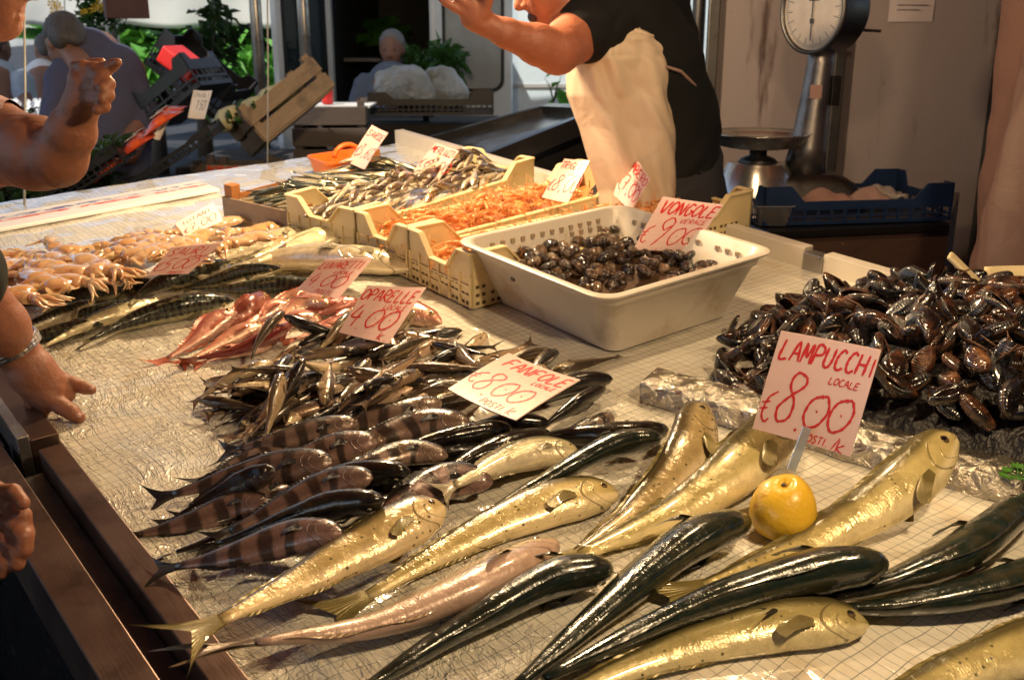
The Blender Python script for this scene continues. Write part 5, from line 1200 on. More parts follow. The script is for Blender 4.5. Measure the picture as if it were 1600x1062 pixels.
# stained panel wall of the stall
def wall_mat():
    n = NT('stained painted panel'); co = n.co(); c = n.mix(n.noise(1.6, co, det=5), (.20, .165, .17), (.27, .225, .23))
    st = n.mr(n.noise(3.2, n.scale(co, (3.0, 1, .35)), det=6, rough=.68), .56, .70); c = n.mix(st, c, (.075, .048, .042))
    c = n.mix(n.mr(n.noise(20, n.scale(co, (1.6, 1, .25)), det=5, rough=.7), .66, .74), c, (.10, .065, .055))
    c = n.mix(n.mr(n.vor(16, n.vm('ADD', co, n.scale(n.noisec(5), (.25, .25, .25)))), .03, .055, 1, 0), c, (.12, .07, .06))
    return n.out(c, .6, 0, n.bump(n.noise(30, det=4), .25, .004))
WM = wall_mat(); WY = 4.30
wl_ = empty('panel_wall', (1.6, WY, 0), 'stained pinkish white panel wall behind the weighing scale', 'wall')
x0 = W(1112, 200, WY).x; x1 = W(1300, 200, WY).x; x2 = W(1542, 200, WY).x
MB().box((x0 - 1.6, 0, 0), (x1 - 1.6, .04, 2.9)).build('panel', WM, wl_); MB().box((x1 - 1.6 + .002, 0, 0), (x2 - 1.6, .04, 2.9)).build('panel', WM, wl_)
for x in (x0 - .02, x1, x2 + .01): MB().box((x - 1.6 - .022, -.035, 0), (x - 1.6 + .022, -.001, 2.88)).build('post', MT['dark_steel'], wl_, bevel=.004)
pp = W(1424, 10, WY); o = MB().grid(lambda a, b: V(((a - .5) * .18, -.003 * math.sin(a * 5), (b - .5) * .16)), 6, 4).build('paper_notice', simple('notice paper', (.42, .36, .38), .7), M=Matrix.Translation(pp + V((0, -.006, .02)))); solid(o, .001)
tag(o, 'faded paper notice pinned to the panel wall at the top', 'notice')
nm_ = MB(); NM = Matrix.Translation(pp + V((0, -.012, .02))) @ Matrix.Rotation(rad(90), 4, 'X')
for k, (zz, ln) in enumerate(((-.018, .12), (-.036, .09))): nm_.box((-.06, zz, 0), (-.06 + ln, zz + .004, .0008))
nm_.build('printed_line', inkb.mat, o, M=Matrix.Rotation(rad(90), 4, 'X') @ Matrix.Translation((0, 0, .007)))
MB().box((-.2, 0, 0), (2.4, .05, 2.9)).build('x', simple('dark red brown board', (.14, .065, .055), .7))
bb = bpy.context.scene.objects['x']; bb.name = 'rear_partition'; bb.location = (x2 - .1, WY + .75, 0); tag(bb, 'dark reddish partition beyond the panel wall at the right', 'partition')
MB().box((-.05, 0, 0), (.45, .3, .55)).build('teal_box', simple('teal plastic', (.02, .07, .075), .4), M=Matrix.Translation((x2 + .05, WY + .2, .35)), bevel=.01)
tag(S.objects['teal_box'], 'dark teal box low beyond the wall post at the right', 'box')
# scoop lying behind the mussels
sp = P(1530, 440, .06); t_ = empty('scoop', M=TM @ frame(V((1, -.25, 0)), (0, 0, 1), P(1545, 462, .145)), label='cream plastic scoop with a broad handle behind the mussel heap', cat='scoop')
MB().grid(lambda a, b: V((-.01 + .17 * a, (b - .5) * .13 * (.55 + .45 * math.sin(min(1, a * 1.4) * 1.57)), .05 * (2 * abs(b - .5)) ** 2.2)), 12, 14).build('bowl', MT['cream_plastic'], t_, smooth=True); solid(t_.children[0], .005)
MB().bar((-.01, 0, .012), (-.085, .02, .075), .036, .010).build('handle', MT['cream_plastic'], t_, bevel=.004)

# dark glass topped steel tray stand between the crates and the van
pts_ = [R(505, 262, 5.1), R(852, 166, 5.0), R(940, 170, 4.25), R(690, 270, 4.0)]
og = pts_[0]; t_ = empty('steel_tray_stand', og, 'long dark steel tray stand sloping behind the far crates', 'stand')
loc = [p - og for p in pts_]; cc_ = sum(loc, V()) / 4; nrm_ = (loc[1] - loc[0]).cross(loc[3] - loc[0]).normalized(); nrm_ = nrm_ if nrm_.z > 0 else -nrm_
MB().hexa([p - nrm_ * .06 for p in loc], [p - nrm_ * .03 for p in loc]).build('tray', steel('wet dark steel', (.30, .30, .32), .12), t_)
for a, b in ((0, 1), (1, 2), (2, 3), (3, 0)): MB().bar(loc[a] - nrm_ * .03, loc[b] - nrm_ * .03, .05, .075, up=nrm_).build('rim', MT['black_enamel'], t_)
MB().hexa([V((p.x, p.y, -og.z + .02)) for p in loc], [p - nrm_ * .07 for p in loc]).build('base', MT['black_enamel'], t_)
# ---------------------------------------------------------------- people: bodies grown from tapered limbs, fused into one skin
def skin_mat(name, col, dark, rough=.55):
    n = NT(name); c = n.mix(n.noise(14, det=5, rough=.6), dark, col); c = n.mix(n.mr(n.noise(90, det=3), .4, .8, 0, .25), c, tuple(x * .8 for x in dark))
    v = n.noise(16, n.scale(n.co(), (1, 1, 1)), det=4, dist=1.5)
    return n.out(c, rough, 0, n.bump(n.noise(190, det=3), .5, .002, n.bump(v, .45, .006)), Subsurface_Weight=.12, Subsurface_Radius=(1, .35, .2), Subsurface_Scale=.02, Coat_Weight=.03, Coat_Roughness=.35)
SK = skin_mat('tanned skin', (.33, .135, .075), (.24, .085, .045))
SKF = skin_mat('weathered skin', (.24, .12, .08), (.17, .08, .05))
def cap_mesh(mb, p0, r0, p1, r1, n=14):
    p0, p1 = V(p0), V(p1); d = p1 - p0; L = d.length
    if L < 1e-6: d = V((0, 0, 1)); L = 1e-4
    q = d.normalized().to_track_quat('Z', 'Y').to_matrix().to_4x4(); q.translation = p0; prof = []
    for i in range(6): a = -math.pi / 2 + math.pi / 2 * i / 5; prof.append((max(1e-5, r0 * math.cos(a)), r0 * math.sin(a)))
    for i in range(6): a = math.pi / 2 * i / 5; prof.append((max(1e-5, r1 * math.cos(a)), L + r1 * math.sin(a)))
    o = len(mb.v); mb.lathe(prof, n, M=q); mb.f.append(tuple(o + k for k in reversed(range(n)))); mb.m.append(0); mb.f.append(tuple(o + 11 * n + k for k in range(n))); mb.m.append(0)
def ell_mesh(mb, c, r, rot=None, n=18):
    m = Matrix.Translation(V(c)) @ (rot or Matrix.Identity(4)) @ Matrix.Diagonal((*r, 1)); prof = [(max(1e-4, math.sin(math.pi * i / 10)), -math.cos(math.pi * i / 10)) for i in range(11)]
    o = len(mb.v); mb.lathe(prof, n, M=m); mb.f.append(tuple(o + k for k in reversed(range(n)))); mb.m.append(0); mb.f.append(tuple(o + 10 * n + k for k in range(n))); mb.m.append(0)
import numpy as np
def surface_nets(fld, lo, h):
    """vectorised surface nets on a signed field (negative inside)"""
    ins = fld < 0; nx, ny, nz = fld.shape
    c = np.zeros((nx - 1, ny - 1, nz - 1), np.int8)
    for a in (0, 1):
        for b in (0, 1):
            for d in (0, 1): c += ins[a:nx - 1 + a, b:ny - 1 + b, d:nz - 1 + d]
    act = (c > 0) & (c < 8); ijk = np.argwhere(act); idx = -np.ones(act.shape, np.int32); idx[act] = np.arange(len(ijk))
    acc = np.zeros((len(ijk), 3)); cnt = np.zeros(len(ijk)); I, J, K_ = ijk.T
    for ax in range(3):
        o1, o2 = [x for x in range(3) if x != ax]
        for b in (0, 1):
            for d in (0, 1):
                off = [0, 0, 0]; off[o1] = b; off[o2] = d; p0 = fld[I + off[0], J + off[1], K_ + off[2]]; e = list(off); e[ax] = 1; p1 = fld[I + e[0], J + e[1], K_ + e[2]]
                m = (p0 < 0) != (p1 < 0); t = np.where(m, p0 / np.where(m, p0 - p1, 1), 0); q = np.tile(np.array(off, float), (len(ijk), 1)); q[:, ax] = t
                acc[m] += q[m]; cnt += m
    vs = (ijk + acc / cnt[:, None]) * h + lo; fs = []
    for ax in range(3):
        o1, o2 = (ax + 1) % 3, (ax + 2) % 3; sl0 = [slice(None)] * 3; sl1 = [slice(None)] * 3; sl0[ax] = slice(0, -1); sl1[ax] = slice(1, None)
        a, b = ins[tuple(sl0)], ins[tuple(sl1)]; e = np.argwhere(a != b); e = e[(e[:, o1] > 0) & (e[:, o2] > 0)]; flip = ins[tuple(e.T)]
        def g(d1, d2): q = e.copy(); q[:, o1] -= d1; q[:, o2] -= d2; return idx[tuple(q.T)]
        qd = np.stack([g(1, 1), g(0, 1), g(0, 0), g(1, 0)], 1); qd[~flip] = qd[~flip][:, ::-1]; fs.append(qd)
    return vs, np.concatenate(fs)
def blob(name, items, vox, mat, parent=None, smooth=4, origin=V((0, 0, 0)), fold=0, fs=9, cut=None, k=None):
    """items: chains of (u, v, t, radius px) or (point, radius m), and ellipsoids ('e', centre, radii, rot), melted into one closed surface"""
    def pr(a): return (R(a[0], a[1], a[2]), a[3] * a[2] / F) if len(a) == 4 else (V(a[0]), a[1])
    prims = []
    for it in items:
        if it[0] == 'e': prims.append((it[1], it[2], it[3] if len(it) > 3 else Matrix.Identity(4)))
        else:
            pts = [pr(a) for a in it]; prims += [(p0, r0, p1, r1) for (p0, r0), (p1, r1) in zip(pts, pts[1:])]
    bb = []
    for p in prims:
        if len(p) == 3: m_ = max(p[1]); bb.append((np.array(p[0]) - m_, np.array(p[0]) + m_))
        else: bb.append((np.minimum(np.array(p[0]) - p[1], np.array(p[2]) - p[3]), np.maximum(np.array(p[0]) + p[1], np.array(p[2]) + p[3])))
    pad = .03; lo = np.min([b[0] for b in bb], 0) - pad; hi = np.max([b[1] for b in bb], 0) + pad; n = np.ceil((hi - lo) / vox).astype(int) + 1
    fld = np.full(n, .05, np.float32)
    for p, b in zip(prims, bb):
        i0 = np.maximum(((b[0] - .028 - lo) / vox).astype(int), 0); i1 = np.minimum(((b[1] + .028 - lo) / vox).astype(int) + 2, n)
        ax = [lo[i] + vox * np.arange(i0[i], i1[i]) for i in range(3)]; X, Y, Z = np.meshgrid(*ax, indexing='ij')
        if len(p) == 3:
            m = np.array(p[2].to_3x3()).T; X, Y, Z = X - p[0].x, Y - p[0].y, Z - p[0].z; q = [m[i, 0] * X + m[i, 1] * Y + m[i, 2] * Z for i in range(3)]; r = p[1]
            k0 = np.sqrt(sum((q[i] / r[i]) ** 2 for i in range(3))); k1 = np.sqrt(sum((q[i] / r[i] ** 2) ** 2 for i in range(3))) + 1e-9; d = k0 * (k0 - 1) / k1; rr = min(r)
        else:
            A = np.array(p[0]); D = np.array(p[2]) - A; L2 = max(D @ D, 1e-10); t = np.clip(((X - A[0]) * D[0] + (Y - A[1]) * D[1] + (Z - A[2]) * D[2]) / L2, 0, 1)
            d = np.sqrt((X - A[0] - D[0] * t) ** 2 + (Y - A[1] - D[1] * t) ** 2 + (Z - A[2] - D[2] * t) ** 2) - (p[1] + (p[3] - p[1]) * t); rr = min(p[1], p[3])
        kk = k or min(.022, rr * .45); s = tuple(slice(i0[i], i1[i]) for i in range(3)); f = fld[s]; h = np.maximum(kk - np.abs(f - d), 0) / kk; fld[s] = np.minimum(f, d) - h * h * kk * .25
    vs, fc = surface_nets(fld, lo, vox); vs = vs - np.array(origin)
    me2 = bpy.data.meshes.new(name); me2.vertices.add(len(vs)); me2.vertices.foreach_set('co', vs.ravel()); me2.loops.add(len(fc) * 4); me2.loops.foreach_set('vertex_index', fc.ravel())
    me2.polygons.add(len(fc)); me2.polygons.foreach_set('loop_start', np.arange(0, len(fc) * 4, 4)); me2.update(calc_edges=True)
    if fold:
        ns_ = [v.normal.copy() for v in me2.vertices]; cs = [v.co.copy() for v in me2.vertices]; co_ = []
        for p, nn in zip(cs, ns_): co_ += list(p + nn * (fold * (abs(noise.noise((p + V((3, 1, 7))) * fs + noise.noise_vector(p * 4) * 1.2)) * 2 - .5)))
        me2.vertices.foreach_set('co', co_); me2.update()
    if cut:
        bm = bmesh.new(); bm.from_mesh(me2)
        for co, no in cut: bmesh.ops.bisect_plane(bm, geom=bm.verts[:] + bm.edges[:] + bm.faces[:], plane_co=co - origin, plane_no=no, clear_outer=True)
        bm.to_mesh(me2); bm.free()
    me2.materials.append(mat); me2.polygons.foreach_set('use_smooth', [True] * len(me2.polygons)); return link(name, me2, parent)
def person(loc, label): t = empty('person', loc, label, 'person'); t['kind'] = 'thing'; return t
def cloth(name, col, rough=.85, var=.15):
    n = NT(name); c = n.mix(n.noise(7, det=4), tuple(x * (1 - var) for x in col), col)
    return n.out(c, rough, 0, n.bump(n.noise(240, det=2), .3, .001, n.bump(n.noise(7, det=4, dist=1), .35, .02)), Specular_IOR_Level=.2)
def head(items, c, s, fwd, up=V((0, 0, 1)), jaw=1, mouth=0):
    """adds a head (centre c, height s about .23) facing fwd to the item list; returns a helper for its parts"""
    f = fwd.normalized(); r = f.cross(up).normalized(); u = r.cross(f); k = s / .23
    q = lambda x, y, z: c + (r * x + f * y + u * z) * k
    rot = Matrix((r, f, u)).transposed().to_4x4()
    e = lambda x, y, z, a, b, d: items.append(('e', q(x, y, z), (a * k, b * k, d * k), rot))
    e(0, -.012, .03, .076, .095, .085); e(0, .022, -.02, .062, .070, .078); e(0, .045, -.078, .036, .036, .028)          # skull, face, chin
    items.append(((q(0, .086, .012), .011 * k), (q(0, .104, -.022), .013 * k))); items.append(((q(-.012, .092, -.027), .009 * k), (q(.012, .092, -.027), .009 * k)))  # nose
    items.append(((q(-.032, .078, .028), .010 * k), (q(.032, .078, .028), .010 * k)))                                          # brow
    items.append(((q(-.022, .077, -.050), .0075 * k), (q(.022, .077, -.050), .0075 * k)))
    if not mouth: items.append(((q(-.020, .075, -.064), .008 * k), (q(.020, .075, -.064), .008 * k)))
    for sx in (-1, 1):
        items.append(('e', q(sx * .075, -.002, -.003), (.010 * k, .018 * k, .030 * k), rot)); items.append(((q(sx * .042, .060, -.018), .020 * k), (q(sx * .03, .055, -.06), .018 * k)))
    items.append(((q(0, -.02, -.07), .052 * k), (q(0, -.04, -.16), .058 * k)))                                               # neck
    return q, rot, k
def eyes_of(q, rot, k, parent, origin):
    for sx in (-1, 1):
        mb = MB(); ell_mesh(mb, q(sx * .030, .074, .008) - origin, (.013 * k, .010 * k, .007 * k), rot, 12); mb.build('eye', EYEM, parent, smooth=True)
em_ = NT('human eye'); em_.out((.05, .035, .03), .15); EYEM = em_.mat
def hair_of(q, rot, k, parent, origin, mat, full=True, vox=.006, front=.0):
    it = [('e', q(0, -.028, .045), (.083 * k, .098 * k, .084 * k), rot)]
    it += [('e', q(sx * .052, -.05, .0), (.032 * k, .05 * k, .055 * k), rot) for sx in (-1, 1)] + [('e', q(0, -.085, -.01), (.055 * k, .03 * k, .06 * k), rot)]
    if front: it.append((((q(-.04, .05, .088)), .018 * k), (q(.04, .05, .088), .018 * k)))
    f = (q(0, 1, 0) - q(0, 0, 0)).normalized(); u = (q(0, 0, 1) - q(0, 0, 0)).normalized()
    o = blob('hair', it, vox, mat, parent, 1, origin, fold=.004 * k, fs=60); return o
def hair_mat(name, a, b):
    n = NT(name); w = n.noise(60, n.scale(n.co(), (1, 1, .35)), det=4); return n.out(n.mix(w, a, b), .6, 0, n.bump(w, .9, .006))
H_GREY = hair_mat('silver hair', (.07, .07, .075), (.22, .22, .23)); H_DARK = hair_mat('greying dark hair', (.02, .018, .018), (.09, .08, .08)); H_BLK = hair_mat('black hair', (.008, .007, .007), (.02, .018, .016))

# --- customer with the raised pointing hand (left edge, near)
o_ = R(-260, 1062, 1.72); o_.z = 0
pa = person(o_, 'customer in a pink shirt at the left edge raising a pointing hand')
it = [((-95, 205, 1.85, 74), (-20, 222, 1.76, 66), (58, 240, 1.68, 55), (88, 250, 1.65, 42)),
      ((92, 246, 1.65, 41), (112, 205, 1.62, 36), (124, 172, 1.60, 27), (130, 150, 1.59, 24)),
      ((130, 158, 1.59, 25), (136, 128, 1.585, 26), (146, 122, 1.58, 21)), ((138, 155, 1.585, 22), (150, 134, 1.58, 24)),
      # knuckles, the back of the hand and four curled fingers
      ((120, 120, 1.585, 12), (120, 106, 1.58, 10.5), (130, 103, 1.565, 10)),
      ((136, 108, 1.575, 11.5), (148, 108, 1.562, 10.5), (157, 118, 1.548, 10), (152, 130, 1.545, 9)),
      ((142, 122, 1.565, 11.5), (160, 120, 1.552, 11), (170, 131, 1.548, 10), (161, 139, 1.54, 9)),
      ((144, 138, 1.565, 11.5), (160, 138, 1.552, 11), (169, 149, 1.548, 10), (159, 155, 1.54, 9)),
      ((142, 154, 1.57, 11.5), (156, 156, 1.555, 10.5), (163, 167, 1.55, 9.5), (153, 172, 1.545, 8.5)),
      # index finger, bent at the middle joint and pointing up right
      ((146, 112, 1.575, 13), (164, 109, 1.56, 11.5), (176, 102, 1.55, 9.6), (184, 97.5, 1.54, 7.2)),
      # thumb
      ((134, 118, 1.60, 12), (146, 101, 1.60, 9.5), (158, 98, 1.595, 8)),
      # trunk and legs outside the frame
      ((-210, 150, 1.95, 95), (-120, 190, 1.88, 78)), (((-1.22, 1.92, 1.36), .15), ((-1.32, 1.96, 1.15), .16), ((-1.33, 1.98, .95), .16)),
      (((-1.22, 1.95, .95), .12), ((-1.24, 1.93, .5), .085), ((-1.24, 1.93, .08), .05)), (((-1.44, 2.0, .95), .12), ((-1.44, 2.0, .5), .085), ((-1.44, 2.0, .08), .05)), (((-1.24, 1.93, .05), .05), ((-1.16, 2.08, .035), .035)), (((-1.44, 2.0, .05), .05), ((-1.36, 2.15, .035), .035))]
q, rot, k = head(it, R(-52, -38, 1.78), .235, V((.96, .30, -.05)))
body = blob('body', it, .0032, SK, pa, 5, o_, fold=.0008, fs=40); hair_of(q, rot, k, pa, o_, H_DARK); eyes_of(q, rot, k, pa, o_)
blob('shirt', [((-130, 190, 1.9, 92), (-60, 210, 1.8, 79), (-4, 222, 1.745, 70.5)), (((-1.22, 1.92, 1.36), .165), ((-1.32, 1.96, 1.15), .18), ((-1.33, 1.98, .97), .18))], .007, cloth('pink shirt cloth', (.50, .33, .33)), pa, 3, o_, fold=.004, cut=[(R(16, 205, 1.7), (R(60, 185, 1.7) - R(10, 230, 1.7)).normalized() * .6 + (R(60, 235, 1.7) - R(0, 225, 1.7)).normalized() * .6)])
blob('trousers', [(((-1.22, 1.95, .97), .14), ((-1.24, 1.93, .5), .10), ((-1.24, 1.93, .12), .085)), (((-1.44, 2.0, .97), .14), ((-1.44, 2.0, .5), .10), ((-1.44, 2.0, .12), .085)), (((-1.26, 1.96, .97), .15), ((-1.42, 2.0, .97), .15))], .012, cloth('dark trousers', (.03, .03, .035)), pa, 3, o_, fold=.006)

# --- customer in dark clothes with the wrist watch, both hands by the rim
def tz(u, v, z):                                   # depth of the stall surface (height z) along the pixel ray
    return proj(TM @ P(u, v, z))[2]
th = tz(75, 605, .05)
o_ = V((-1.02, 1.02, 0)); pb = person(o_, 'customer in dark clothes resting a hand with a steel watch on the stall rim')
h0 = th - .04
it = [((-150, 400, 1.5, 72), (-60, 440, h0 - .12, 52), (0, 510, h0 - .05, 42), (28, 552, h0, 31)),
      ((28, 552, h0, 30), (52, 580, h0 + .01, 32), (72, 600, h0 + .02, 30)), ((40, 590, h0 + .01, 26), (78, 618, h0 + .02, 24)),
      ((82, 588, th, 15), (112, 600, th, 11.5), (132, 606, th, 10), (143, 609, th, 8)),                 # index along the sheet
      ((84, 600, th - .02, 14), (100, 612, th - .01, 11), (108, 618, th, 10)),                           # second finger folded under
      ((74, 618, th - .03, 16), (96, 634, th - .03, 13), (112, 644, th - .03, 12), (124, 652, th - .03, 9.5)),  # thumb
      ((60, 615, th - .03, 15), (70, 635, th - .02, 11), (66, 648, th, 9)), ((46, 608, th - .03, 14), (50, 630, th - .02, 10.5), (48, 640, th, 9)),
      # the other hand, loosely closed, low at the left edge
      ((-160, 640, 1.3, 62), (-90, 740, 1.26, 50), (-30, 790, 1.22, 42)), ((-30, 790, 1.22, 42), (0, 815, 1.21, 38), (8, 835, 1.21, 36)),
      ((14, 785, 1.19, 15), (34, 806, 1.18, 14), (40, 830, 1.18, 13), (28, 846, 1.19, 11)), ((16, 812, 1.18, 14), (36, 838, 1.17, 14), (38, 858, 1.17, 13), (22, 868, 1.18, 11)),
      ((8, 838, 1.18, 14), (26, 862, 1.17, 13), (26, 880, 1.17, 12), (8, 884, 1.18, 10)), ((-6, 852, 1.18, 13), (8, 880, 1.17, 12), (2, 894, 1.17, 11)), ((0, 770, 1.2, 15), (22, 768, 1.17, 12), (36, 786, 1.16, 10)),
      (((-.98, .92, 1.36), .15), ((-1.02, .95, 1.15), .16), ((-1.02, 1.0, .95), .16)), (((-.98, .92, 1.36), .09), (R(-150, 400, 1.5), .07)), (((-.94, .86, 1.34), .09), (R(-160, 640, 1.3), .06)),
      (((-.94, .95, .95), .12), ((-.95, .95, .5), .085), ((-.95, .95, .08), .05)), (((-1.12, 1.05, .95), .12), ((-1.12, 1.05, .5), .085), ((-1.12, 1.05, .08), .05)), (((-.95, .95, .05), .05), ((-.85, 1.1, .035), .035)), (((-1.12, 1.05, .05), .05), ((-1.02, 1.2, .035), .035))]
q, rot, k = head(it, V((-.99, .96, 1.64)), .23, V((.7, .7, -.4)))
blob('body', it, .0032, SK, pb, 4, o_, fold=.0012, fs=34); hair_of(q, rot, k, pb, o_, H_DARK, vox=.01)
blob('jacket', [(((-.98, .93, 1.38), .17), ((-1.02, .96, 1.15), .18), ((-1.0, 1.0, .92), .19)), (((-.98, .92, 1.36), .11), (R(-150, 400, 1.5), .085), (R(-75, 432, 1.42), .072)), (((-.94, .86, 1.34), .11), (R(-160, 640, 1.3), .075), (R(-100, 728, 1.27), .062))], .010, cloth('dark olive cloth', (.022, .024, .018)), pb, 3, o_, fold=.006)
blob('trousers', [(((-.94, .95, .97), .14), ((-.95, .95, .5), .10), ((-.95, .95, .12), .085)), (((-1.12, 1.05, .97), .14), ((-1.12, 1.05, .5), .10), ((-1.12, 1.05, .12), .085))], .014, cloth('black trousers', (.015, .015, .018)), pb, 3, o_, fold=.006)
for lab_, (u, v, t, r), dd in (('index', (142, 606, th - .006, 6.5), (R(143, 609, th) - R(132, 606, th))), ('thumb', (122, 648, th - .038, 7.5), (R(124, 652, th) - R(112, 644, th)))):
    mb = MB(); fx = dd.normalized(); up_ = V((-.2, -.5, 1)); M3 = frame(fx, up_, (0, 0, 0)); ell_mesh(mb, R(u, v, t) - o_, (.0065, .0048, .0022), M3, 12); mb.build('fingernail', simple('nail', (.50, .28, .22), .3), pb, smooth=True)
# watch: linked band around the wrist and a round case
wc = R(20, 540, h0 - .008); wd0 = (R(52, 582, h0) - R(0, 508, h0 - .05)).normalized(); wm_ = MB(); wM = frame(wd0.orthogonal(), wd0, wc); rw = 41 * h0 / F
lnk = MB()
for i in range(30):
    a = 2 * math.pi * i / 30; m = wM @ Matrix.Rotation(a, 4, 'Z') @ Matrix.Translation((rw, 0, 0)); 
    for z in (-.007, 0, .007): lnk.box((-.0015, -rw * .095, z - .003), (.0018 + (.0008 if z == 0 else 0), rw * .095, z + .003), M=m)
lnk.v = [v - o_ for v in lnk.v]; wt = lnk.build('wrist_watch', MT['bright_steel'], None, bevel=.0006); wt.location = o_; tag(wt, 'linked steel watch band around the wrist of the resting hand', 'watch')

# --- the fishmonger leaning over the stall
o_ = R(1000, 700, 3.15); o_.z = 0
ps = person(o_, 'fishmonger in black shirt and cream apron leaning forward with an open hand')
it = [((890, 60, 2.78, 37), (868, 84, 2.72, 30)), ((958, 28, 2.92, 56), (900, 58, 2.80, 37), (872, 82, 2.72, 30)),
      ((874, 80, 2.72, 32), (840, 70, 2.68, 31), (790, 52, 2.62, 22), (758, 38, 2.60, 18)),
      ((756, 36, 2.60, 18), (742, 26, 2.59, 21), (738, 10, 2.58, 20)), ((748, 18, 2.58, 18), (752, -6, 2.58, 14)),
      ((728, 22, 2.57, 8), (710, 12, 2.56, 7), (697, 5, 2.55, 6), (686, -3, 2.55, 4.6)), ((728, 8, 2.56, 8), (715, -6, 2.55, 7.2), (706, -22, 2.54, 6.4), (700, -36, 2.54, 5)),
      ((738, -4, 2.56, 8.5), (730, -24, 2.54, 7.5), (727, -42, 2.53, 6.6), (726, -56, 2.53, 5)), ((750, -10, 2.57, 8.2), (748, -30, 2.55, 7.4), (748, -48, 2.54, 6.4), (750, -60, 2.54, 5)),
      ((756, 22, 2.57, 10), (762, 2, 2.55, 8.5), (760, -14, 2.53, 7.5), (752, -26, 2.52, 6.2)),
      ((960, 20, 2.95, 72), (1000, 110, 3.05, 82), (1020, 210, 3.14, 78), (1022, 300, 3.16, 78)), ((1010, 0, 3.1, 60), (1040, 60, 3.25, 38), (1045, 150, 3.36, 32), (1020, 240, 3.3, 26)),
      ((985, 330, 3.14, 50), (990, 560, 3.15, 46), (990, 860, 3.18, 24)), ((1060, 330, 3.18, 60), (1060, 560, 3.2, 46), (1060, 860, 3.22, 24)), ((930, 10, 2.88, 50), (880, -20, 2.82, 36))]
q, rot, k = head(it, R(862, -30, 2.80), .245, V((-.93, -.12, -.42)), mouth=1)
blob('body', it, .006, skin_mat('reddish tanned skin', (.32, .11, .06), (.24, .075, .04)), ps, 4, o_, fold=.001, fs=30)
mm = MB(); ell_mesh(mm, q(0, .080, -.062) - o_, (.024 * k, .014 * k, .016 * k), rot, 14); mm.build('open_mouth', simple('mouth', (.03, .006, .006), .5), ps, smooth=True)
hair_of(q, rot, k, ps, o_, H_BLK); eyes_of(q, rot, k, ps, o_)
BLK = cloth('black shirt cloth', (.008, .008, .009))
blob('shirt', [((958, 22, 2.95, 82), (1002, 100, 3.06, 92), (1030, 190, 3.14, 92), (1032, 270, 3.16, 93)), ((958, 22, 2.93, 66), (915, 45, 2.82, 54)), ((1008, 0, 3.1, 70), (1040, 60, 3.18, 50)), ((930, 0, 2.9, 56), (890, -24, 2.83, 42))], .009, BLK, ps, 3, o_, fold=.006, cut=[])
blob('trousers', [((1030, 225, 3.17, 93), (1035, 320, 3.18, 100)), ((985, 330, 3.14, 70), (990, 560, 3.16, 56), (990, 860, 3.18, 36)), ((1065, 330, 3.2, 66), (1062, 560, 3.21, 56), (1060, 860, 3.22, 36))], .012, cloth('dark grey trousers', (.03, .03, .038)), ps, 3, o_, fold=.006)
def apron(rows, t0, bulge, mat, parent, origin, name='apron', th=.004, nu=60, nv=80, wr=.35):
    """cloth draped round the front of the body: rows of (v, u left, u right, depth) from top to hem"""
    def row(b):
        x = b * (len(rows) - 1); i = min(int(x), len(rows) - 2); f = x - i; f = f * f * (3 - 2 * f) * .5 + f * .5; return [p + (q_ - p) * f for p, q_ in zip(rows[i], rows[i + 1])]
    def fn(a, b):
        v, ul, ur, t = row(b); s = 2 * a - 1; u = (ul + ur) / 2 + (ur - ul) / 2 * math.sin(s * math.pi / 2 * .98); tt = t + bulge * (1 - math.cos(s * math.pi / 2)) - bulge
        p = R(u, v, tt); fl = .016 * noise.noise(V((a * 5 + 2 * b, b * 2.2, 3.1))) + .014 * abs(noise.noise(V((a * 9 - b * 5, b * 4, 8)))) + .012 * abs(noise.noise(V((a * 4 + b * 11, b * 14 - a * 5, 2)))) * max(0, 1 - b * 2.2) + .010 * b * math.sin(a * 16 + b * 3)
        return p + V((.5 * fl, -1.7 * fl, 0)) - origin
    o = MB().grid(fn, nu, nv).build(name, mat, parent, smooth=True); solid(o, th); return o
APM = cloth('cream waxed apron', (.56, .44, .33), .5, .12)
apron([(44, 930, 1012, 2.99), (56, 908, 1038, 2.98), (92, 884, 1047, 2.98), (150, 884, 1052, 3.02), (200, 903, 1060, 3.05), (300, 935, 1062, 3.08), (420, 930, 1070, 3.10), (620, 925, 1075, 3.12)], 3.0, .17, APM, ps, o_)
mb = MB(); mb.tube([R(u, v, t) - o_ for u, v, t in ((1040, 104, 2.88), (1064, 112, 2.91), (1084, 132, 2.96), (1097, 152, 3.0))], [.004, .005, .005, .005], 8)
mb.tube([R(u, v, t) - o_ for u, v, t in ((1097, 152, 3.0), (1102, 172, 3.02), (1107, 194, 3.05))], [.006, .007, .003], 8)
mb.build('apron_strings', simple('dull apron cord', (.24, .15, .13), .8), ps, smooth=True)

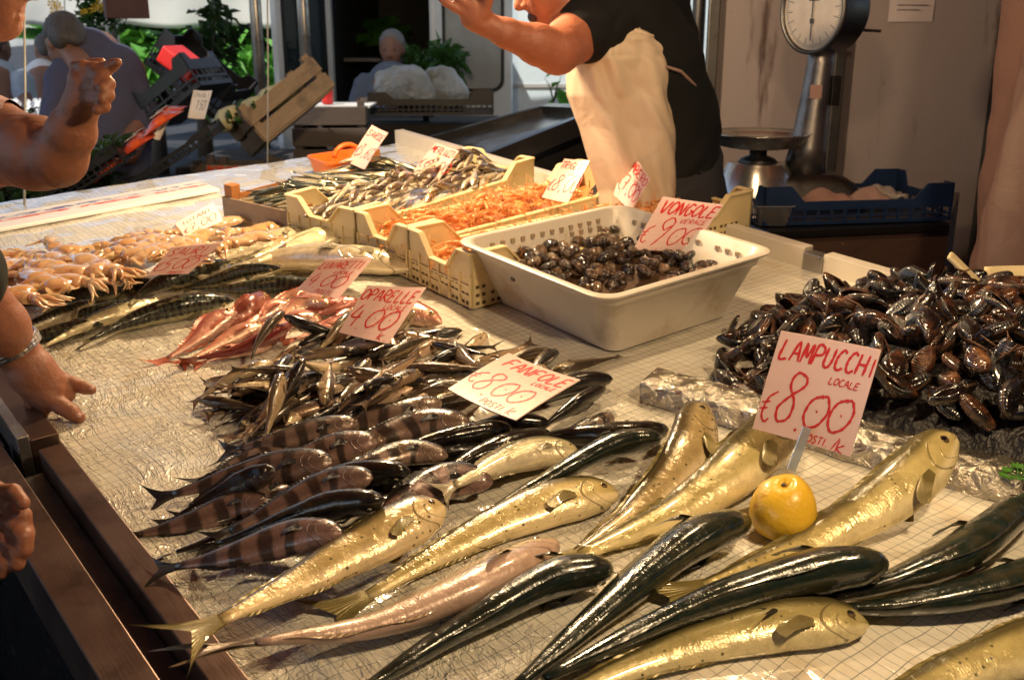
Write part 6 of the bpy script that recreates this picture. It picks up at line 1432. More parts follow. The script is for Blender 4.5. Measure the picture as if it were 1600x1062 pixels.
# --- apron wearer at the right edge, and the dark haired person behind
o_ = R(1660, 900, 2.35); o_.z = 0
pr_ = person(o_, 'seller at the right edge seen only by the front of a brownish apron')
it = [((1696, -60, 2.55, 86), (1690, 120, 2.55, 92), (1676, 300, 2.55, 96), (1672, 420, 2.55, 96)), ((1600, 440, 2.5, 78), (1600, 700, 2.5, 60), (1600, 1000, 2.5, 34)), ((1710, 440, 2.5, 78), (1710, 700, 2.5, 60), (1710, 1000, 2.5, 34)), ((1780, -40, 2.5, 60), (1850, 160, 2.45, 44), (1830, 320, 2.3, 36))]
q, rot, k = head(it, R(1700, -270, 2.5), .24, V((-.75, -.66, -.1)))
blob('body', it, .014, SK, pr_, 3, o_); hair_of(q, rot, k, pr_, o_, H_DARK, vox=.012)
blob('clothes', [((1690, -60, 2.5, 108), (1682, 120, 2.5, 116), (1664, 300, 2.5, 122), (1660, 420, 2.5, 124)), ((1602, 440, 2.52, 82), (1602, 1000, 2.52, 60)), ((1712, 440, 2.52, 82), (1712, 1000, 2.52, 60))], .014, cloth('brownish work shirt', (.08, .04, .032)), pr_, 3, o_, fold=.005)
apron([(-20, 1640, 1740, 2.45), (70, 1600, 1775, 2.44), (110, 1590, 1780, 2.43), (200, 1566, 1782, 2.42), (330, 1536, 1780, 2.41), (440, 1520, 1780, 2.41), (700, 1500, 1790, 2.41)], 2.4, .15, cloth('brownish apron cloth', (.09, .05, .04), .6), pr_, o_)
o_ = W(1590, 500, 4.55); o_.z = 0
pd = person(o_, 'dark haired person in shade behind the wall post at the top right')
it = [((1600, 120, 4.6, 44), (1610, 200, 4.6, 60), (1610, 330, 4.6, 60)), ((1590, 340, 4.6, 34), (1590, 700, 4.6, 22)), ((1635, 340, 4.6, 34), (1635, 700, 4.6, 22))]
q, rot, k = head(it, R(1592, 38, 4.5), .25, V((-.2, -1, -.25)))
blob('body', it, .014, SKF, pd, 3, o_); hair_of(q, rot, k, pd, o_, H_BLK, vox=.012)
blob('clothes', [((1600, 140, 4.62, 54), (1610, 200, 4.62, 66), (1610, 330, 4.62, 64)), ((1590, 340, 4.62, 38), (1590, 700, 4.62, 28)), ((1635, 340, 4.62, 38), (1635, 700, 4.62, 28))], .018, cloth('dark brown jersey', (.04, .02, .02)), pd, 3, o_)

# --- people beyond the stall
o_ = R(150, 300, 5.6); o_.z = 0
p1 = person(o_, 'man in a slate blue shirt seen from behind, head bowed to the left')
it = [((150, 90, 5.6, 42), (160, 160, 5.6, 58), (165, 240, 5.6, 60)), ((110, 110, 5.55, 28), (90, 170, 5.45, 24), (75, 225, 5.3, 19)), ((200, 110, 5.65, 26), (222, 180, 5.6, 22), (200, 240, 5.4, 18)), ((145, 260, 5.6, 34), (145, 480, 5.6, 22)), ((185, 260, 5.6, 34), (185, 480, 5.6, 22))]
q, rot, k = head(it, R(101, 68, 5.45), .27, V((-.62, .45, -.55)))
blob('body', it, .014, SKF, p1, 3, o_); hair_of(q, rot, k, p1, o_, H_DARK, vox=.012)
blob('shirt', [((140, 88, 5.56, 44), (158, 130, 5.6, 62), (168, 190, 5.6, 66), (168, 250, 5.6, 64)), ((130, 92, 5.52, 36), (104, 130, 5.5, 32), (90, 185, 5.4, 26)), ((185, 105, 5.6, 36), (216, 160, 5.62, 26), (222, 200, 5.55, 24)), ((118, 84, 5.5, 24), (150, 84, 5.55, 26))], .013, cloth('slate blue shirt cloth', (.075, .078, .13)), p1, 3, o_, fold=.006, fs=7)
blob('trousers', [((145, 250, 5.62, 42), (145, 480, 5.62, 28)), ((187, 250, 5.62, 42), (187, 480, 5.62, 28))], .02, cloth('grey trousers', (.04, .04, .045)), p1, 3, o_)
def bystander(u, v, t, hp, label, fwd, hair, shirt, sc=1.0):
    o_ = R(u, v + 150, t); o_.z = 0; pz = person(o_, label); s = hp  # s: head height in px
    it = [((u, v + s * 1.05, t, s * .62), (u + 2, v + s * 2.2, t, s * .72), (u + 2, v + s * 3.0, t, s * .68)), ((u - s * .8, v + s * 1.1, t, s * .3), (u - s * 1.0, v + s * 2.2, t - .05, s * .24), (u - s * .7, v + s * 3.0, t - .3, s * .18)), ((u + s * .8, v + s * 1.1, t, s * .3), (u + s * 1.0, v + s * 2.2, t - .05, s * .24), (u + s * .8, v + s * 3.0, t - .3, s * .18)), ((u - s * .35, v + s * 3.2, t, s * .4), (u - s * .35, v + s * 6.4, t, s * .25)), ((u + s * .35, v + s * 3.2, t, s * .4), (u + s * .35, v + s * 6.4, t, s * .25))]
    q, rot, k = head(it, R(u, v, t), s * t / F, fwd); blob('body', it, .016, SKF, pz, 3, o_); hair_of(q, rot, k, pz, o_, hair, vox=.013); eyes_of(q, rot, k, pz, o_)
    blob('shirt', [((u, v + s * .98, t + .02, s * .66), (u + 2, v + s * 2.2, t + .02, s * .80), (u + 2, v + s * 3.1, t + .02, s * .78)), ((u - s * .75, v + s * 1.05, t, s * .36), (u - s * .95, v + s * 1.8, t, s * .34)), ((u + s * .75, v + s * 1.05, t, s * .36), (u + s * .95, v + s * 1.8, t, s * .34))], .015, shirt, pz, 3, o_, fold=.008, fs=7)
    blob('trousers', [((u - s * .35, v + s * 3.1, t, s * .48), (u - s * .35, v + s * 6.2, t, s * .32)), ((u + s * .35, v + s * 3.1, t, s * .48), (u + s * .35, v + s * 6.2, t, s * .32))], .02, cloth('dark cloth', (.035, .035, .04)), pz, 3, o_)
    return pz
WHT = cloth('white shirt cloth', (.66, .68, .72)); LBL = cloth('light blue shirt cloth', (.38, .46, .55))
bystander(70, 78, 7.4, 44, 'man in a white short sleeved shirt between the two others at the left', V((-.8, .5, -.1)), H_DARK, WHT)
bystander(-4, 76, 6.6, 50, 'man in a light blue shirt cut by the left edge', V((.5, .8, -.2)), H_DARK, LBL)
bystander(612, 78, 7.9, 55, 'seated grey haired man behind the plastic bags facing the camera', V((-.05, -1, -.12)), H_GREY, cloth('slate shirt cloth', (.12, .15, .21)))
# ---------------------------------------------------------------- the market beyond: van, awnings, plants, crates
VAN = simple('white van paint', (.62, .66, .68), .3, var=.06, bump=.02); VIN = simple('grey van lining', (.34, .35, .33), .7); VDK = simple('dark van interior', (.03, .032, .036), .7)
GLS = NT('dark window glass'); GLS.out((.02, .03, .035), .06, 0, Coat_Weight=1.0); RUB = simple('black rubber seal', (.012, .012, .012), .6)
VY = 8.9; vb = W(660, 200, VY); vo = V((vb.x, VY, 0)); van = empty('parked_van', vo, 'white van with its rear doors open showing a dark interior', 'van')
xl = W(520, 100, VY).x - vo.x; xr = W(672, 100, VY).x - vo.x; zt = 2.25; zb = .62
def frame_box(x0, x1, z0, z1, y0, y1, th, nm, mat, par):
    mb = MB(); mb.box((x0 - th, y0, z0 - th), (x0, y1, z1 + th)).box((x1, y0, z0 - th), (x1 + th, y1, z1 + th)).box((x0, y0, z1), (x1, y1, z1 + th)).box((x0, y0, z0 - th), (x1, y1, z0)); return mb.build(nm, mat, par, bevel=.02)
frame_box(xl, xr, zb, zt, 0, .12, .10, 'rear_frame', VAN, van)
mb = MB(); mb.box((xl - .1, .12, .35), (xl - .06, 4.2, zt + .1)).box((xr + .06, .12, .35), (xr + .1, 4.2, zt + .1)).box((xl - .1, .12, zt + .06), (xr + .1, 4.2, zt + .1)).box((xl - .1, 4.2, .35), (xr + .1, 4.24, zt + .1)).box((xl - .1, .12, .35), (xr + .1, 4.2, .50)); mb.build('body_shell', VAN, van)
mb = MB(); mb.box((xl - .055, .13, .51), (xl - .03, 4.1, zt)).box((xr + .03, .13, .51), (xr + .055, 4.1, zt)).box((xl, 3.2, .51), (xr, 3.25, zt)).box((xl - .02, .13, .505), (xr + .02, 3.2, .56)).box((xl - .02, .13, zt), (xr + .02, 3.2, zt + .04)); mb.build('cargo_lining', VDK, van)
MB().box((xl, .6, 1.25), (xr, 1.1, 1.28)).build('inner_shelf', MT['dark_steel'], van)
for x in (xl - .05, xr + .05):
    for y in (.9, 3.4):
        wh = empty('wheel'); wh.parent = van; wh.location = (x, y, .33); wM_ = Matrix.Rotation(rad(90), 4, 'Y')
        MB().lathe([(.20, -.09), (.30, -.10), (.33, -.06), (.33, .06), (.30, .10), (.20, .09)], 28, M=wM_).build('tyre', RUB, wh, smooth=True); MB().lathe([(.001, .07), (.08, .09), (.19, .06), (.21, .09), (.21, -.09), (.001, -.09)], 20, M=wM_).build('rim', MT['steel'], wh, smooth=True)
def door(hx_, ang, w, nm, win, inner):
    d = empty(nm); d.parent = van; d.location = (hx_, -.01, 0); d.rotation_euler = (0, 0, ang)
    z0, z1 = .55, zt + .02
    pn = MB(); pn.grid(lambda a, b: (0, 0, 0), 1, 1) if False else None
    s = 1
    mb = MB(); out = rrect(w / 2, (z1 - z0) / 2, .10, 5); M2 = Matrix.Translation((w / 2, 0, (z0 + z1) / 2)) @ Matrix.Rotation(rad(90), 4, 'X')
    loft(mb, [(out, -.03), (out, .03)], capb=True, capt=True); mb.v = [M2 @ v for v in mb.v]; mb.build('door_panel', VAN, d, bevel=.008)
    for off, sg in ((.031, 1), (-.031, -1)):
        mb = MB(); o1 = rrect(w / 2 - .06, (z1 - z0) / 2 - .28, .10, 5); o2 = rrect(w / 2 - .085, (z1 - z0) / 2 - .305, .085, 5); up = Matrix.Translation((w / 2, 0, (z0 + z1) / 2 + .20)) @ Matrix.Rotation(rad(90), 4, 'X')
        loft(mb, [(o1, off), (o1, off + .012 * sg), (o2, off + .012 * sg), (o2, off)]); mb.v = [up @ v for v in mb.v]; mb.build('door_seal', RUB, d)
        mb = MB(); loft(mb, [(o2, off + .002 * sg), (o2, off + .004 * sg)], capb=True, capt=True); mb.v = [up @ v for v in mb.v]; mb.build('door_lining', GLS.mat if win else VIN, d)
    return d
door(xr + .06, rad(-12), W(790, 100, VY).x - W(676, 100, VY).x + .03, 'rear_door', False, VIN)
door(xl - .03, rad(180 + 58), .62, 'rear_door', True, VIN)
van2o = W(950, 150, 9.6); van2o.z = 0; v2 = empty('second_van', van2o, 'pale van side standing right behind the fishmonger', 'van')
X0, X1 = W(780, 100, 9.6).x - van2o.x, W(1130, 100, 9.6).x - van2o.x
MB().box((X0, 0, .35), (X1, 2.0, 2.4)).build('side_body', simple('pale bluish van paint', (.60, .68, .70), .28, var=.05, bump=.02), v2, bevel=.06)
MB().box((X0 + .02, -.012, 1.02), (X1 - .02, -.001, 1.05)).build('side_moulding', MT['grey_plastic'], v2)
MB().box((X1 - .95, -.012, 1.55), (X1 - .45, -.002, 2.1)).build('side_window', GLS.mat, v2, bevel=.004)
for x in (X0 + .5, X1 - .5): MB().lathe([(.001, -.12), (.30, -.12), (.33, -.08), (.33, .08), (.001, .09)], 28, M=Matrix.Translation((x, .1, .33)) @ Matrix.Rotation(rad(90), 4, 'X')).build('wheel', RUB, v2, smooth=True)
# far backdrop of the market: white tents, poles, greenery
def tent(name, u0, u1, vt, vb_, t, label, mat, sag=.15, dp=3.2):
    a, b = R(u0, vt, t), R(u1, vt, t); a2, b2 = R(u0, vb_, t), R(u1, vb_, t); o = (a + b) / 2; tt = empty(name, V((o.x, o.y, 0)), label, 'awning'); oo = V((o.x, o.y, 0)); w = (b.x - a.x); h = a.z - a2.z
    MB().grid(lambda p, q_: V((a.x + w * p, a.y - .02 + .10 * math.sin(p * 26) * q_ * .3, a.z - h * q_ - sag * math.sin(p * math.pi) * (1 - q_) * .2 - .04 * abs(math.sin(p * 12)) * q_)) - oo, 60, 10).build('valance', mat, tt, smooth=True)
    MB().grid(lambda p, q_: V((a.x + w * p, a.y + dp * q_, a.z + .9 * q_ - .08 * math.sin(p * 9) * q_)) - oo, 40, 10).build('tent_roof', mat, tt, smooth=True)
    for c in tt.children: solid(c, .004)
    for x in (a.x + .05, b.x - .05): MB().tube([V((x, a.y + .05, 0)) - oo, V((x, a.y + .05, a.z)) - oo], .03, 10).build('pole', MT['steel'], tt, smooth=True)
TW = canopy_mat('white tent cloth', (.80, .80, .76), .45); TB = canopy_mat('beige tent cloth', (.82, .80, .74), .4)
tent('market_tent', -120, 470, -50, 38, 9.5, 'beige market awning hanging across the top left', TB, dp=1.0)
tent('market_tent', 60, 720, -4, 62, 13.5, 'white market awning farther back behind the plants', TW, dp=1.5)
tent('market_tent', -300, 150, 40, 72, 15.5, 'pale awning far away behind the bystanders at the left', TW)
for u, t, r, lab in ((203, 8.4, .05, 'grey awning pole behind the bowed man'), (419, 7.2, .04, 'grey awning pole behind the tilted cauliflower crate'), (490, 8.0, .045, 'pale pole beside the open van door'), (1078, 4.9, .03, 'dark pole right of the fishmonger')):
    b = R(u, 300, t); o = MB().tube([V((0, 0, 0)), V((0, 0, 3.4))], r, 14).build('awning_pole', MT['dark_steel'] if u > 1000 else MT['steel'], M=Matrix.Translation((b.x, b.y, 0)), smooth=True); tag(o, lab, 'pole')
for u, v0, v1, t, lab in ((37, -40, 330, 3.3, 'thin cord hanging at the far left in front of the bystanders'), (417, -60, 268, 4.6, 'thin cord hanging in front of the tilted crate'), (100, -20, 60, 7.0, 'dark cord of the hanging plant')):
    a, b = R(u, v0, t), R(u + 1, v1, t); o = MB().tube([a - b, (a - b) * .5 + V((.004, 0, 0)), V((0, 0, 0))], .004, 6).build('cord', MT['cable'], M=Matrix.Translation(b), smooth=True); tag(o, lab, 'cord')
def leafmat(name, a, b, tr=.35):
    n = NT(name); oi = n.noise(3.0); c = n.mix(oi, a, b); t = n.n('BsdfTranslucent', Color=n.mix(oi, tuple(x * 1.5 for x in a), tuple(x * 1.5 for x in b))); mx = n.n('MixShader'); mx.inputs[0].default_value = tr; n.set(n.b, 'Base Color', c); n.b.inputs['Roughness'].default_value = .45
    n.t.links.new(n.b.outputs[0], mx.inputs[1]); n.t.links.new(t.outputs[0], mx.inputs[2]); n.t.links.new(mx.outputs[0], n.t.nodes['Material Output'].inputs[0]); return n.mat
LG = leafmat('bright leaf', (.07, .24, .03), (.14, .36, .05)); LD = leafmat('dark leaf', (.012, .035, .012), (.03, .07, .02), .15); LM = leafmat('mid leaf', (.03, .09, .02), (.05, .14, .03), .25)
def leaf(mb, p, d, l, w, m=0, droop=.3):
    d = d.normalized(); s = d.cross(V((0, 0, 1))); s = s.normalized() if s.length > .05 else V((1, 0, 0)); up = s.cross(d); dn_ = V((0, 0, -1))
    a = p + d * l * .5 + up * l * .06; e = p + d * l + dn_ * l * droop
    mb.add([p, a + s * w, e, a - s * w], [(0, 1, 2), (0, 2, 3)], m)
def shrub(name, p, rx, rz, n, ls, mat, label, seed, trunk=True, cat='plant', gr=None):
    r = random.Random(seed); t = empty(name, p, label, cat, gr); mb = MB(); st = MB()
    for b in range(max(5, n // 60)):
        a = r.uniform(0, 6.28); el = r.uniform(.1, 1); tip = V((math.cos(a) * rx * r.uniform(.4, 1), math.sin(a) * rx * .6, rz * (.3 + .75 * el))); mid = tip * .5 + V((0, 0, rz * .12)); q = [V((0, 0, 0)), mid, tip]
        st.tube([cr(q, i / 6) for i in range(7)], [.012 * (1 - i / 8) * max(.5, rz) for i in range(7)], 5)
        for i in range(n // max(5, n // 60)):
            s = r.uniform(.25, 1) ; c = cr(q, s) + V((r.gauss(0, .09), r.gauss(0, .09), r.gauss(0, .07))) * rx; d = V((r.uniform(-1, 1), r.uniform(-1, 1), r.uniform(-.5, .9))); leaf(mb, c, d, ls * r.uniform(.6, 1.3), ls * r.uniform(.16, .3), droop=r.uniform(.1, .5))
    st.build('stems', MT['dark_wood'], t, smooth=True); mb.build('foliage', mat, t); return t
def palm(p, h, r0, mat, label, seed):
    r = random.Random(seed); t = empty('palm_plant', p, label, 'palm'); mb = MB()
    for k in range(16):
        a = r.uniform(0, 6.28); e = r.uniform(.5, 1.25); d = V((math.cos(a) * math.cos(e), math.sin(a) * math.cos(e), math.sin(e))); q = [V((0, 0, h)), V((0, 0, h)) + d * r0 * .6, V((0, 0, h)) + d * r0 + V((d.x * .3, d.y * .3, -.15)) * r0]
        for i in range(26):
            s = .12 + .88 * i / 25; c = cr(q, s); tg = (cr(q, min(1, s + .03)) - cr(q, max(0, s - .03))).normalized(); sd = tg.cross(V((0, 0, 1))).normalized()
            for g in (-1, 1): leaf(mb, c, (tg * .7 + sd * g), r0 * .5 * (1 - .6 * s), .05, droop=.35)
        mb.tube([cr(q, i / 6) for i in range(7)], .008, 4)
    mb.build('fronds', mat, t)
    MB().tube([(0, 0, 0), (.02, 0, h * .5), (0, 0, h)], [.10, .08, .07], 10).build('trunk', MT['dark_wood'], t, smooth=True)
for i, (u, v, t, sz) in enumerate(((235, 112, 10.9, 1.1), (310, 120, 11.2, 1.1), (462, 118, 11, 1.1), (385, 112, 10.9, 1.1), (175, 105, 12, 1.1))):
    b = R(u, v, t); palm(V((b.x, b.y, 0)), b.z, sz, LG, ('bright green palm just right of the bowed man', 'bright green palm behind the red box', 'bright green palm beside the van door', 'bright palm behind the cauliflower crate', 'pale green palm behind the bowed man')[i], 40 + i)
for i, (u, v, t, rx, rz, n, ls, m, lab) in enumerate(((330, 128, 7.6, .50, .70, 300, .13, LD, 'tall dark leafed shrub standing behind the crates'), (395, 150, 9.9, .7, .42, 420, .24, LG, 'mid green bush between the dark shrub and pole'), (265, 140, 9.9, .8, .42, 420, .24, LG, 'bushy plant behind the red box'), (655, 125, 8.3, .28, .28, 160, .12, LM, 'leafy plant just right of the seated man'), (705, 125, 8.1, .26, .30, 120, .15, LM, 'spiky green plant in front of the van door'), (865, 160, 8.4, .12, .22, 9, .2, LG, 'single arching green leaf by the second van'), (60, 320, 4.9, .5, .14, 420, .09, LD, 'dark leafy greens low at the left edge'))):
    b = R(u, v, t); shrub('leafy_plant', b if i != 99 else b, rx, rz, n, ls, m, lab, i)
b = R(133, -8, 7.0); hg = shrub('hanging_plant', b, .26, -.26, 330, .07, LM, 'hanging basket plant with yellow flowers at the top left', 77); mb = MB(); rr_ = random.Random(4)
for i in range(16):
    c = V((rr_.uniform(-.24, .2), rr_.uniform(-.15, -.05), rr_.uniform(-.16, .08)))
    for k in range(6): a = k * math.pi / 3; mb.add([c, c + V((math.cos(a) * .03, -.012, math.sin(a) * .03)), c + V((math.cos(a + .6) * .03, -.012, math.sin(a + .6) * .03))], [(0, 1, 2)])
mb.build('blossoms', simple('yellow petals', (.75, .45, .02), .6), hg); MB().lathe([(.001, -.04), (.10, -.03), (.15, .08), (.155, .09)], 20).build('basket', MT['dark_wood'], hg, smooth=True)
# white flowers by the bystanders
fp = R(52, 200, 5.9); fl = empty('white_flowers', fp, 'bunch of small white flowers in front of the blue shirted man', 'flowers'); mb = MB(); mg_ = MB()
for i in range(150):
    c = V((rr_.gauss(0, .11), rr_.gauss(0, .06), rr_.uniform(-.02, .15)))
    for k in range(5): a = k * 1.257 + i; mb.add([c, c + V((math.cos(a) * .017, math.sin(a) * .006 - .004, math.sin(a) * .017)), c + V((math.cos(a + .9) * .017, math.sin(a + .9) * .006 - .004, math.sin(a + .9) * .017))], [(0, 1, 2)])
    leaf(mg_, c - V((0, 0, .02)), V((rr_.uniform(-1, 1), rr_.uniform(-1, 1), -.3)), .05, .008)
mb.f = mb.f; mb.build('petals', simple('white petals', (.75, .76, .78), .6), fl); mg_.build('leaves', LD, fl); MB().lathe([(.001, -.30), (.09, -.30), (.14, 0), (.145, .01)], 18).build('bucket', MT['dark_steel'], fl, smooth=True)
# hanging brown box at the top
hbx = R(196, 4, 6.6); o = MB().box((-.13, -.1, -.10), (.13, .1, .2)).build('hanging_box', simple('brown cardboard', (.10, .045, .035), .8), M=Matrix.Translation(hbx) @ Matrix.Rotation(rad(25), 4, 'Z'), bevel=.006); tag(o, 'brown cardboard box hung at the top left under the awning', 'box')
o = MB().tube([V((0, 0, 0)), V((0, 0, .9))], .004, 6).build('hanging_strap', MT['cable'], o, M=Matrix.Translation((0, 0, .2)))
# tilted crates and produce
def slat_crate(M, w, L, h, label, mat, name='wooden_crate', writing=None, sl=2):
    t = empty(name, M=M, label=label, cat='crate', group='wooden produce crates'); sh = h / sl
    for s in (-1, 1):
        for k in range(sl):
            MB().box((-w / 2, s * L / 2 - .006, sh * k + .006), (w / 2, s * L / 2 + .006, sh * (k + 1) - .012)).build('side_slat', mat, t, bevel=.002)
            MB().box((s * w / 2 - .005, -L / 2 + .007, sh * k + .006), (s * w / 2 + .005, L / 2 - .007, sh * (k + 1) - .012)).build('end_slat', mat, t, bevel=.002)
    for x in (-1, 1):
        for y in (-1, 1): MB().box((x * (w / 2 - .028) - .02, y * (L / 2 - .028) - .02, 0), (x * (w / 2 - .028) + .02, y * (L / 2 - .028) + .02, h + .02)).build('corner_post', mat, t)
    for k in range(4): MB().box((-w / 2 + .008, -L / 2 + .008 + (L - .02) / 4 * k, -.004), (w / 2 - .008, -L / 2 + (L - .02) / 4 * (k + 1), .006)).build('floor_slat', mat, t)
    return t
def onplane(u, v, t, ax, up): return frame(ax, up, R(u, v, t))
# the big tilted crate: near long side runs from (345,185)-(435,245 low corner) up to (500,150)
a_, b_2 = R(390, 243, 5.2), R(503, 150, 5.4); axx = (b_2 - a_).normalized(); upv = V((-.60, -.02, .78))
cm = frame(axx, upv, (a_ + b_2) / 2 + V((0, .17, 0))); slat_crate(cm, .50, .34, .20, 'tilted pale wooden crate with cauliflowers and wide slats', MT['wood'])
fm = simple('cauliflower curd', (.50, .47, .28), .8, bump=.9, bsc=45)
for i, (x, y, z, s) in enumerate(((-.15, -.05, .17, .085), (-.13, .09, .18, .08), (-.01, .0, .16, .085), (.10, .05, .15, .08), (-.25, .04, .22, .08))):
    t = empty('cauliflower', M=cm @ Matrix.Translation((x, y, z)), label='cauliflower with green leaves, ' + ('lowest in the tilted crate', 'behind the lowest one', 'in the middle of the crate', 'highest in the crate', 'at the lip of the crate next to the sign')[i], cat='cauliflower'); mb = MB()
    ell_mesh(mb, V((0, 0, 0)), (s, s, s * .75), n=28); mb.v = [v * (1 + .16 * noise.noise(v * 38) + .05 * noise.noise(v * 90)) for v in mb.v]; mb.build('curd', fm, t, smooth=True); mb = MB()
    for k in range(7): a = k * .9; c = V((math.cos(a), math.sin(a), -.2)) * s * .8; mb.grid(lambda p, q_: c + V((math.cos(a), math.sin(a), .35)) * (s * .9 * p) + V((-math.sin(a), math.cos(a), 0)) * (s * .55 * (q_ - .5) * math.sin(.3 + p * 2.6)) + V((0, 0, .02 * math.sin(q_ * 9 + k))), 5, 5)
    mb.build('leaves', LM, t, smooth=True)
# black plastic crates, tilted towards the customers
def tilt(u, v, t, rz, rx): return Matrix.Translation(R(u, v, t)) @ Matrix.Rotation(rad(rz), 4, 'Z') @ Matrix.Rotation(rad(rx), 4, 'Y')
open_crate('black_crate', tilt(298, 165, 5.6, -14, -34), .42, .34, .20, MT['black_plastic'], 'black lattice plastic crate tilted behind the white sign', 'black plastic crates', .8, 7)
open_crate('black_crate', tilt(300, 140, 6.0, -10, 38), .5, .34, .24, MT['black_plastic'], 'black lattice crate standing on its side beside the red box', 'black plastic crates', .8, 7)
open_crate('black_crate', tilt(262, 262, 4.97, 8, -32), .62, .42, .06, MT['black_plastic'], 'shallow black crate with the bags of carrots', 'black plastic crates', .8, 9)
open_crate('black_crate', tilt(118, 300, 4.8, 12, -30), .62, .40, .10, MT['black_plastic'], 'shallow black crate with dark vegetables at the far left', 'black plastic crates', .8, 9)
open_crate('black_crate', tilt(676, 176, 6.6, 2, 0), .78, .42, .14, MT['black_plastic'], 'black plastic crate under the white bags', 'black plastic crates', .7, 11)
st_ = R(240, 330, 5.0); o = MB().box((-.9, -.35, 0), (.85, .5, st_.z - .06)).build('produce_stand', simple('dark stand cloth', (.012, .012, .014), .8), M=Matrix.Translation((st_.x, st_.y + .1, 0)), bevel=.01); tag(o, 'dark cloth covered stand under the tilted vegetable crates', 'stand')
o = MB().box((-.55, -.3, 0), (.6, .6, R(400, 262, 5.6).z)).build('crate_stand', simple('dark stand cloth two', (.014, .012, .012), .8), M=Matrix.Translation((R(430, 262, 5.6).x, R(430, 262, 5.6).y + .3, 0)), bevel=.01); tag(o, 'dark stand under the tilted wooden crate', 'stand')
# red box in the black crate
o = MB().box((-.11, -.10, 0), (.11, .10, .10)).build('red_box', MT['red_plastic'], M=tilt(282, 112, 5.75, -14, 35), bevel=.012); tag(o, 'bright red plastic box tipped in the black crate', 'box')
# bags of carrots
cmt = NT('bagged carrots'); cmt.out(cmt.mix(cmt.mr(cmt.vor(12, cmt.scale(cmt.co(), (1, 3, 1))), .25, .4), (.80, .12, .02), (.55, .07, .03)), .25, 0, cmt.bump(cmt.noise(30, det=4, dist=1), .6, .01), Coat_Weight=.7); wl2 = simple('white bag label', (.62, .62, .66), .4)
tb = tilt(262, 256, 4.95, 8, -32)
for i in range(6):
    x, y = -.2 + .16 * (i // 2), -.09 + .17 * (i % 2); mb = MB().grid(lambda a, b: V(((a - .5) * .20, (b - .5) * .15, .05 + .05 * math.sin(a * 3.14) * (.75 + .25 * abs(math.sin(b * 9.4))) * math.sin(b * 3.14) ** .3)), 14, 14); m_ = tb @ Matrix.Translation((x, y, .06 + .012 * i))
    t = empty('carrot_bag', M=m_, label='plastic bag of orange carrots, ' + ('lowest one nearest the stall', 'lowest one farther back', 'middle one nearest the stall', 'middle one farther back', 'topmost one nearest the stall', 'topmost one farther back')[i], cat='bag of carrots', group='bags of carrots in the shallow black crate'); o = mb.build('bag', cmt.mat, t, smooth=True); solid(o, .004)
    MB().box((-.03, -.045, .101), (.03, .03, .104)).build('label', wl2, t)
# dark vegetables (far left crate): stuff
mb = MB()
for i in range(420): c = V((rr_.uniform(-.29, .29), rr_.uniform(-.18, .18), .03 + rr_.uniform(0, .06))); leaf(mb, c, V((rr_.uniform(-1, 1), rr_.uniform(-1, 1), rr_.uniform(.1, .8))), .10, .018)
tag(mb.build('leafy_greens', LD, M=tilt(118, 298, 4.8, 12, -30)), 'dark leafy greens filling the far left crate', 'greens', kind='stuff')
# white signs at the crates
sign('white price sign standing in front of the cauliflowers', (303, 142), (332, 143), (320, 187), (294, 185), 0, [('CAVOLI', .08, .76, .13, .14, .02), ('1', .3, .3, .16, .34, .03), ('50', .5, .3, .16, .34, .03)], card=cardw.mat, inkmat=inkb.mat, name='white_sign', td=(5.0, 5.0, 4.9, 4.9))
sign('small white sign leaning left of the carrots', (254, 184), (266, 186), (250, 220), (239, 217), 0, [('1', .3, .3, .3, .3, .05)], card=cardw.mat, inkmat=inkb.mat, name='white_sign', td=(4.9, 4.9, 4.8, 4.8))
# dark wooden crates behind, can, bags
for i, (u, v, t, w, h, lab) in enumerate(((522, 252, 6.1, .42, .36, 'old dark wooden crate under the red can'), (620, 215, 7.0, .5, .16, 'dark wooden crate half hidden under the black crate'), (380, 300, 5.3, .36, .16, 'dark box carrying the tilted crate'))):
    b = R(u, v, t); slat_crate(Matrix.Translation((b.x, b.y, b.z - .02)) @ Matrix.Rotation(rad(4 - 6 * i), 4, 'Z'), w, .34, h, lab, MT['dark_wood'], 'wooden_crate', sl=3 if i == 0 else 2)
cb = R(368, 264, 5.4); t = slat_crate(Matrix.Translation((cb.x, cb.y, cb.z - .05)), .38, .28, .09, 'low wooden crate with red lettering across its upper slat', MT['dark_wood'], 'wooden_crate', sl=2)
MB().box((-.19, -.155, .052), (.19, -.149, .088)).build('printed_slat', MT['wood'], t)
lt_ = MB(); ink(lt_, 'BORIMON', -.10, .057, .026, .026, .006, slant=0, fn=lambda a, b: V((a, -.1575, b))); lt_.build('lettering', inkm.mat, t)
cp = R(512, 163, 6.0); t = empty('drink_can', cp, 'small red drink can standing on the dark wooden crate', 'can'); MB().lathe([(.001, 0), (.026, 0), (.033, .008), (.033, .112), (.027, .122)], 28).build('can_body', MT['red_plastic'], t, smooth=True); MB().lathe([(.028, .1215), (.025, .119), (.001, .119)], 28).build('can_lid', MT['bright_steel'], t, smooth=True)
o = MB().box((-.2, -.16, 0), (.2, .18, .012)).build('white_board', simple('pale board', (.5, .48, .46), .6), M=Matrix.Translation(R(520, 163, 6.0) + V((.03, .05, -.014)))); tag(o, 'pale board lying on the dark crate beneath the can', 'board')
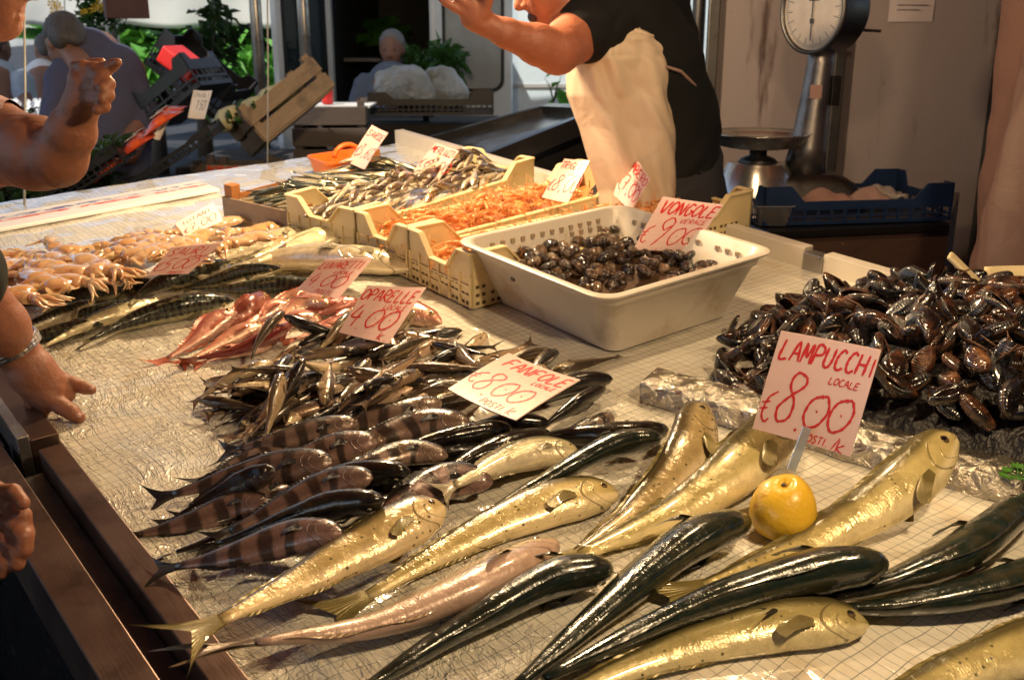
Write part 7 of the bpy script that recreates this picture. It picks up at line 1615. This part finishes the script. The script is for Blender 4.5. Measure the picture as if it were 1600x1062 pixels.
bag_n = NT('white plastic bag'); bag_n.out(bag_n.mix(bag_n.noise(5, det=4), (.26, .29, .29), (.46, .49, .48)), .3, 0, bag_n.bump(bag_n.noise(16, det=6, rough=.65, dist=2.2), 1.0, .05), Coat_Weight=.5)
for lab, its in (('bulging white plastic bag at the left in the black crate', [((610, 140, 6.6, 26), (640, 138, 6.6, 34), (660, 150, 6.6, 24)), ((596, 122, 6.6, 12), (620, 118, 6.6, 14), (650, 122, 6.6, 12))]), ('peaked white plastic bag at the right in the black crate', [((690, 146, 6.7, 24), (712, 150, 6.65, 20)), ((676, 118, 6.7, 14), (700, 112, 6.7, 8)), ((704, 116, 6.7, 10), (720, 148, 6.6, 14))])):
    o0 = R(its[0][0][0], 170, 6.6); o = blob('plastic_bag', its, .012, bag_n.mat, None, 2, o0, fold=.013, fs=11); o.location = o0; tag(o, lab, 'bag')
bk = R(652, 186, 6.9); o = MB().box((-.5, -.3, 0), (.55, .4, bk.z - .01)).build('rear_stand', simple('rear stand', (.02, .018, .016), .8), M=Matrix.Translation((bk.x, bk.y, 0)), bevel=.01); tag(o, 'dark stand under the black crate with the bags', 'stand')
# trees and pale facades beyond the market
for i, (u, t) in enumerate(((560, 24), (150, 40), (-80, 26))):
    b = R(u, 60, t); p = V((b.x, b.y, 0)); tr = empty('tree', p, ('tree behind the white van', 'tree far off above the bowed man', 'tree at the outer left')[i], 'tree'); mb = MB(); r = random.Random(i + 90)
    MB().tube([V((0, 0, 0)), V((.1, 0, 1.4)), V((0, .1, 2.6))], [.2, .15, .1], 8).build('trunk', MT['dark_wood'], tr, smooth=True)
    for j in range(1500):
        d = V((r.gauss(0, 1), r.gauss(0, 1), r.gauss(0, 1))).normalized(); c = V((0, 0, 3.0)) + V((d.x * 2.1, d.y * 2.1, d.z * 1.7)) * (r.uniform(.5, 1) ** .5) * (1 + .3 * noise.noise(d * 2.5 + V((i, 0, 0)))); leaf(mb, c, V((r.uniform(-1, 1), r.uniform(-1, 1), r.uniform(-1, 1))), .34, .10)
    mb.build('crown', LG if i % 2 else LM, tr)
for me in bpy.data.meshes: me.validate()
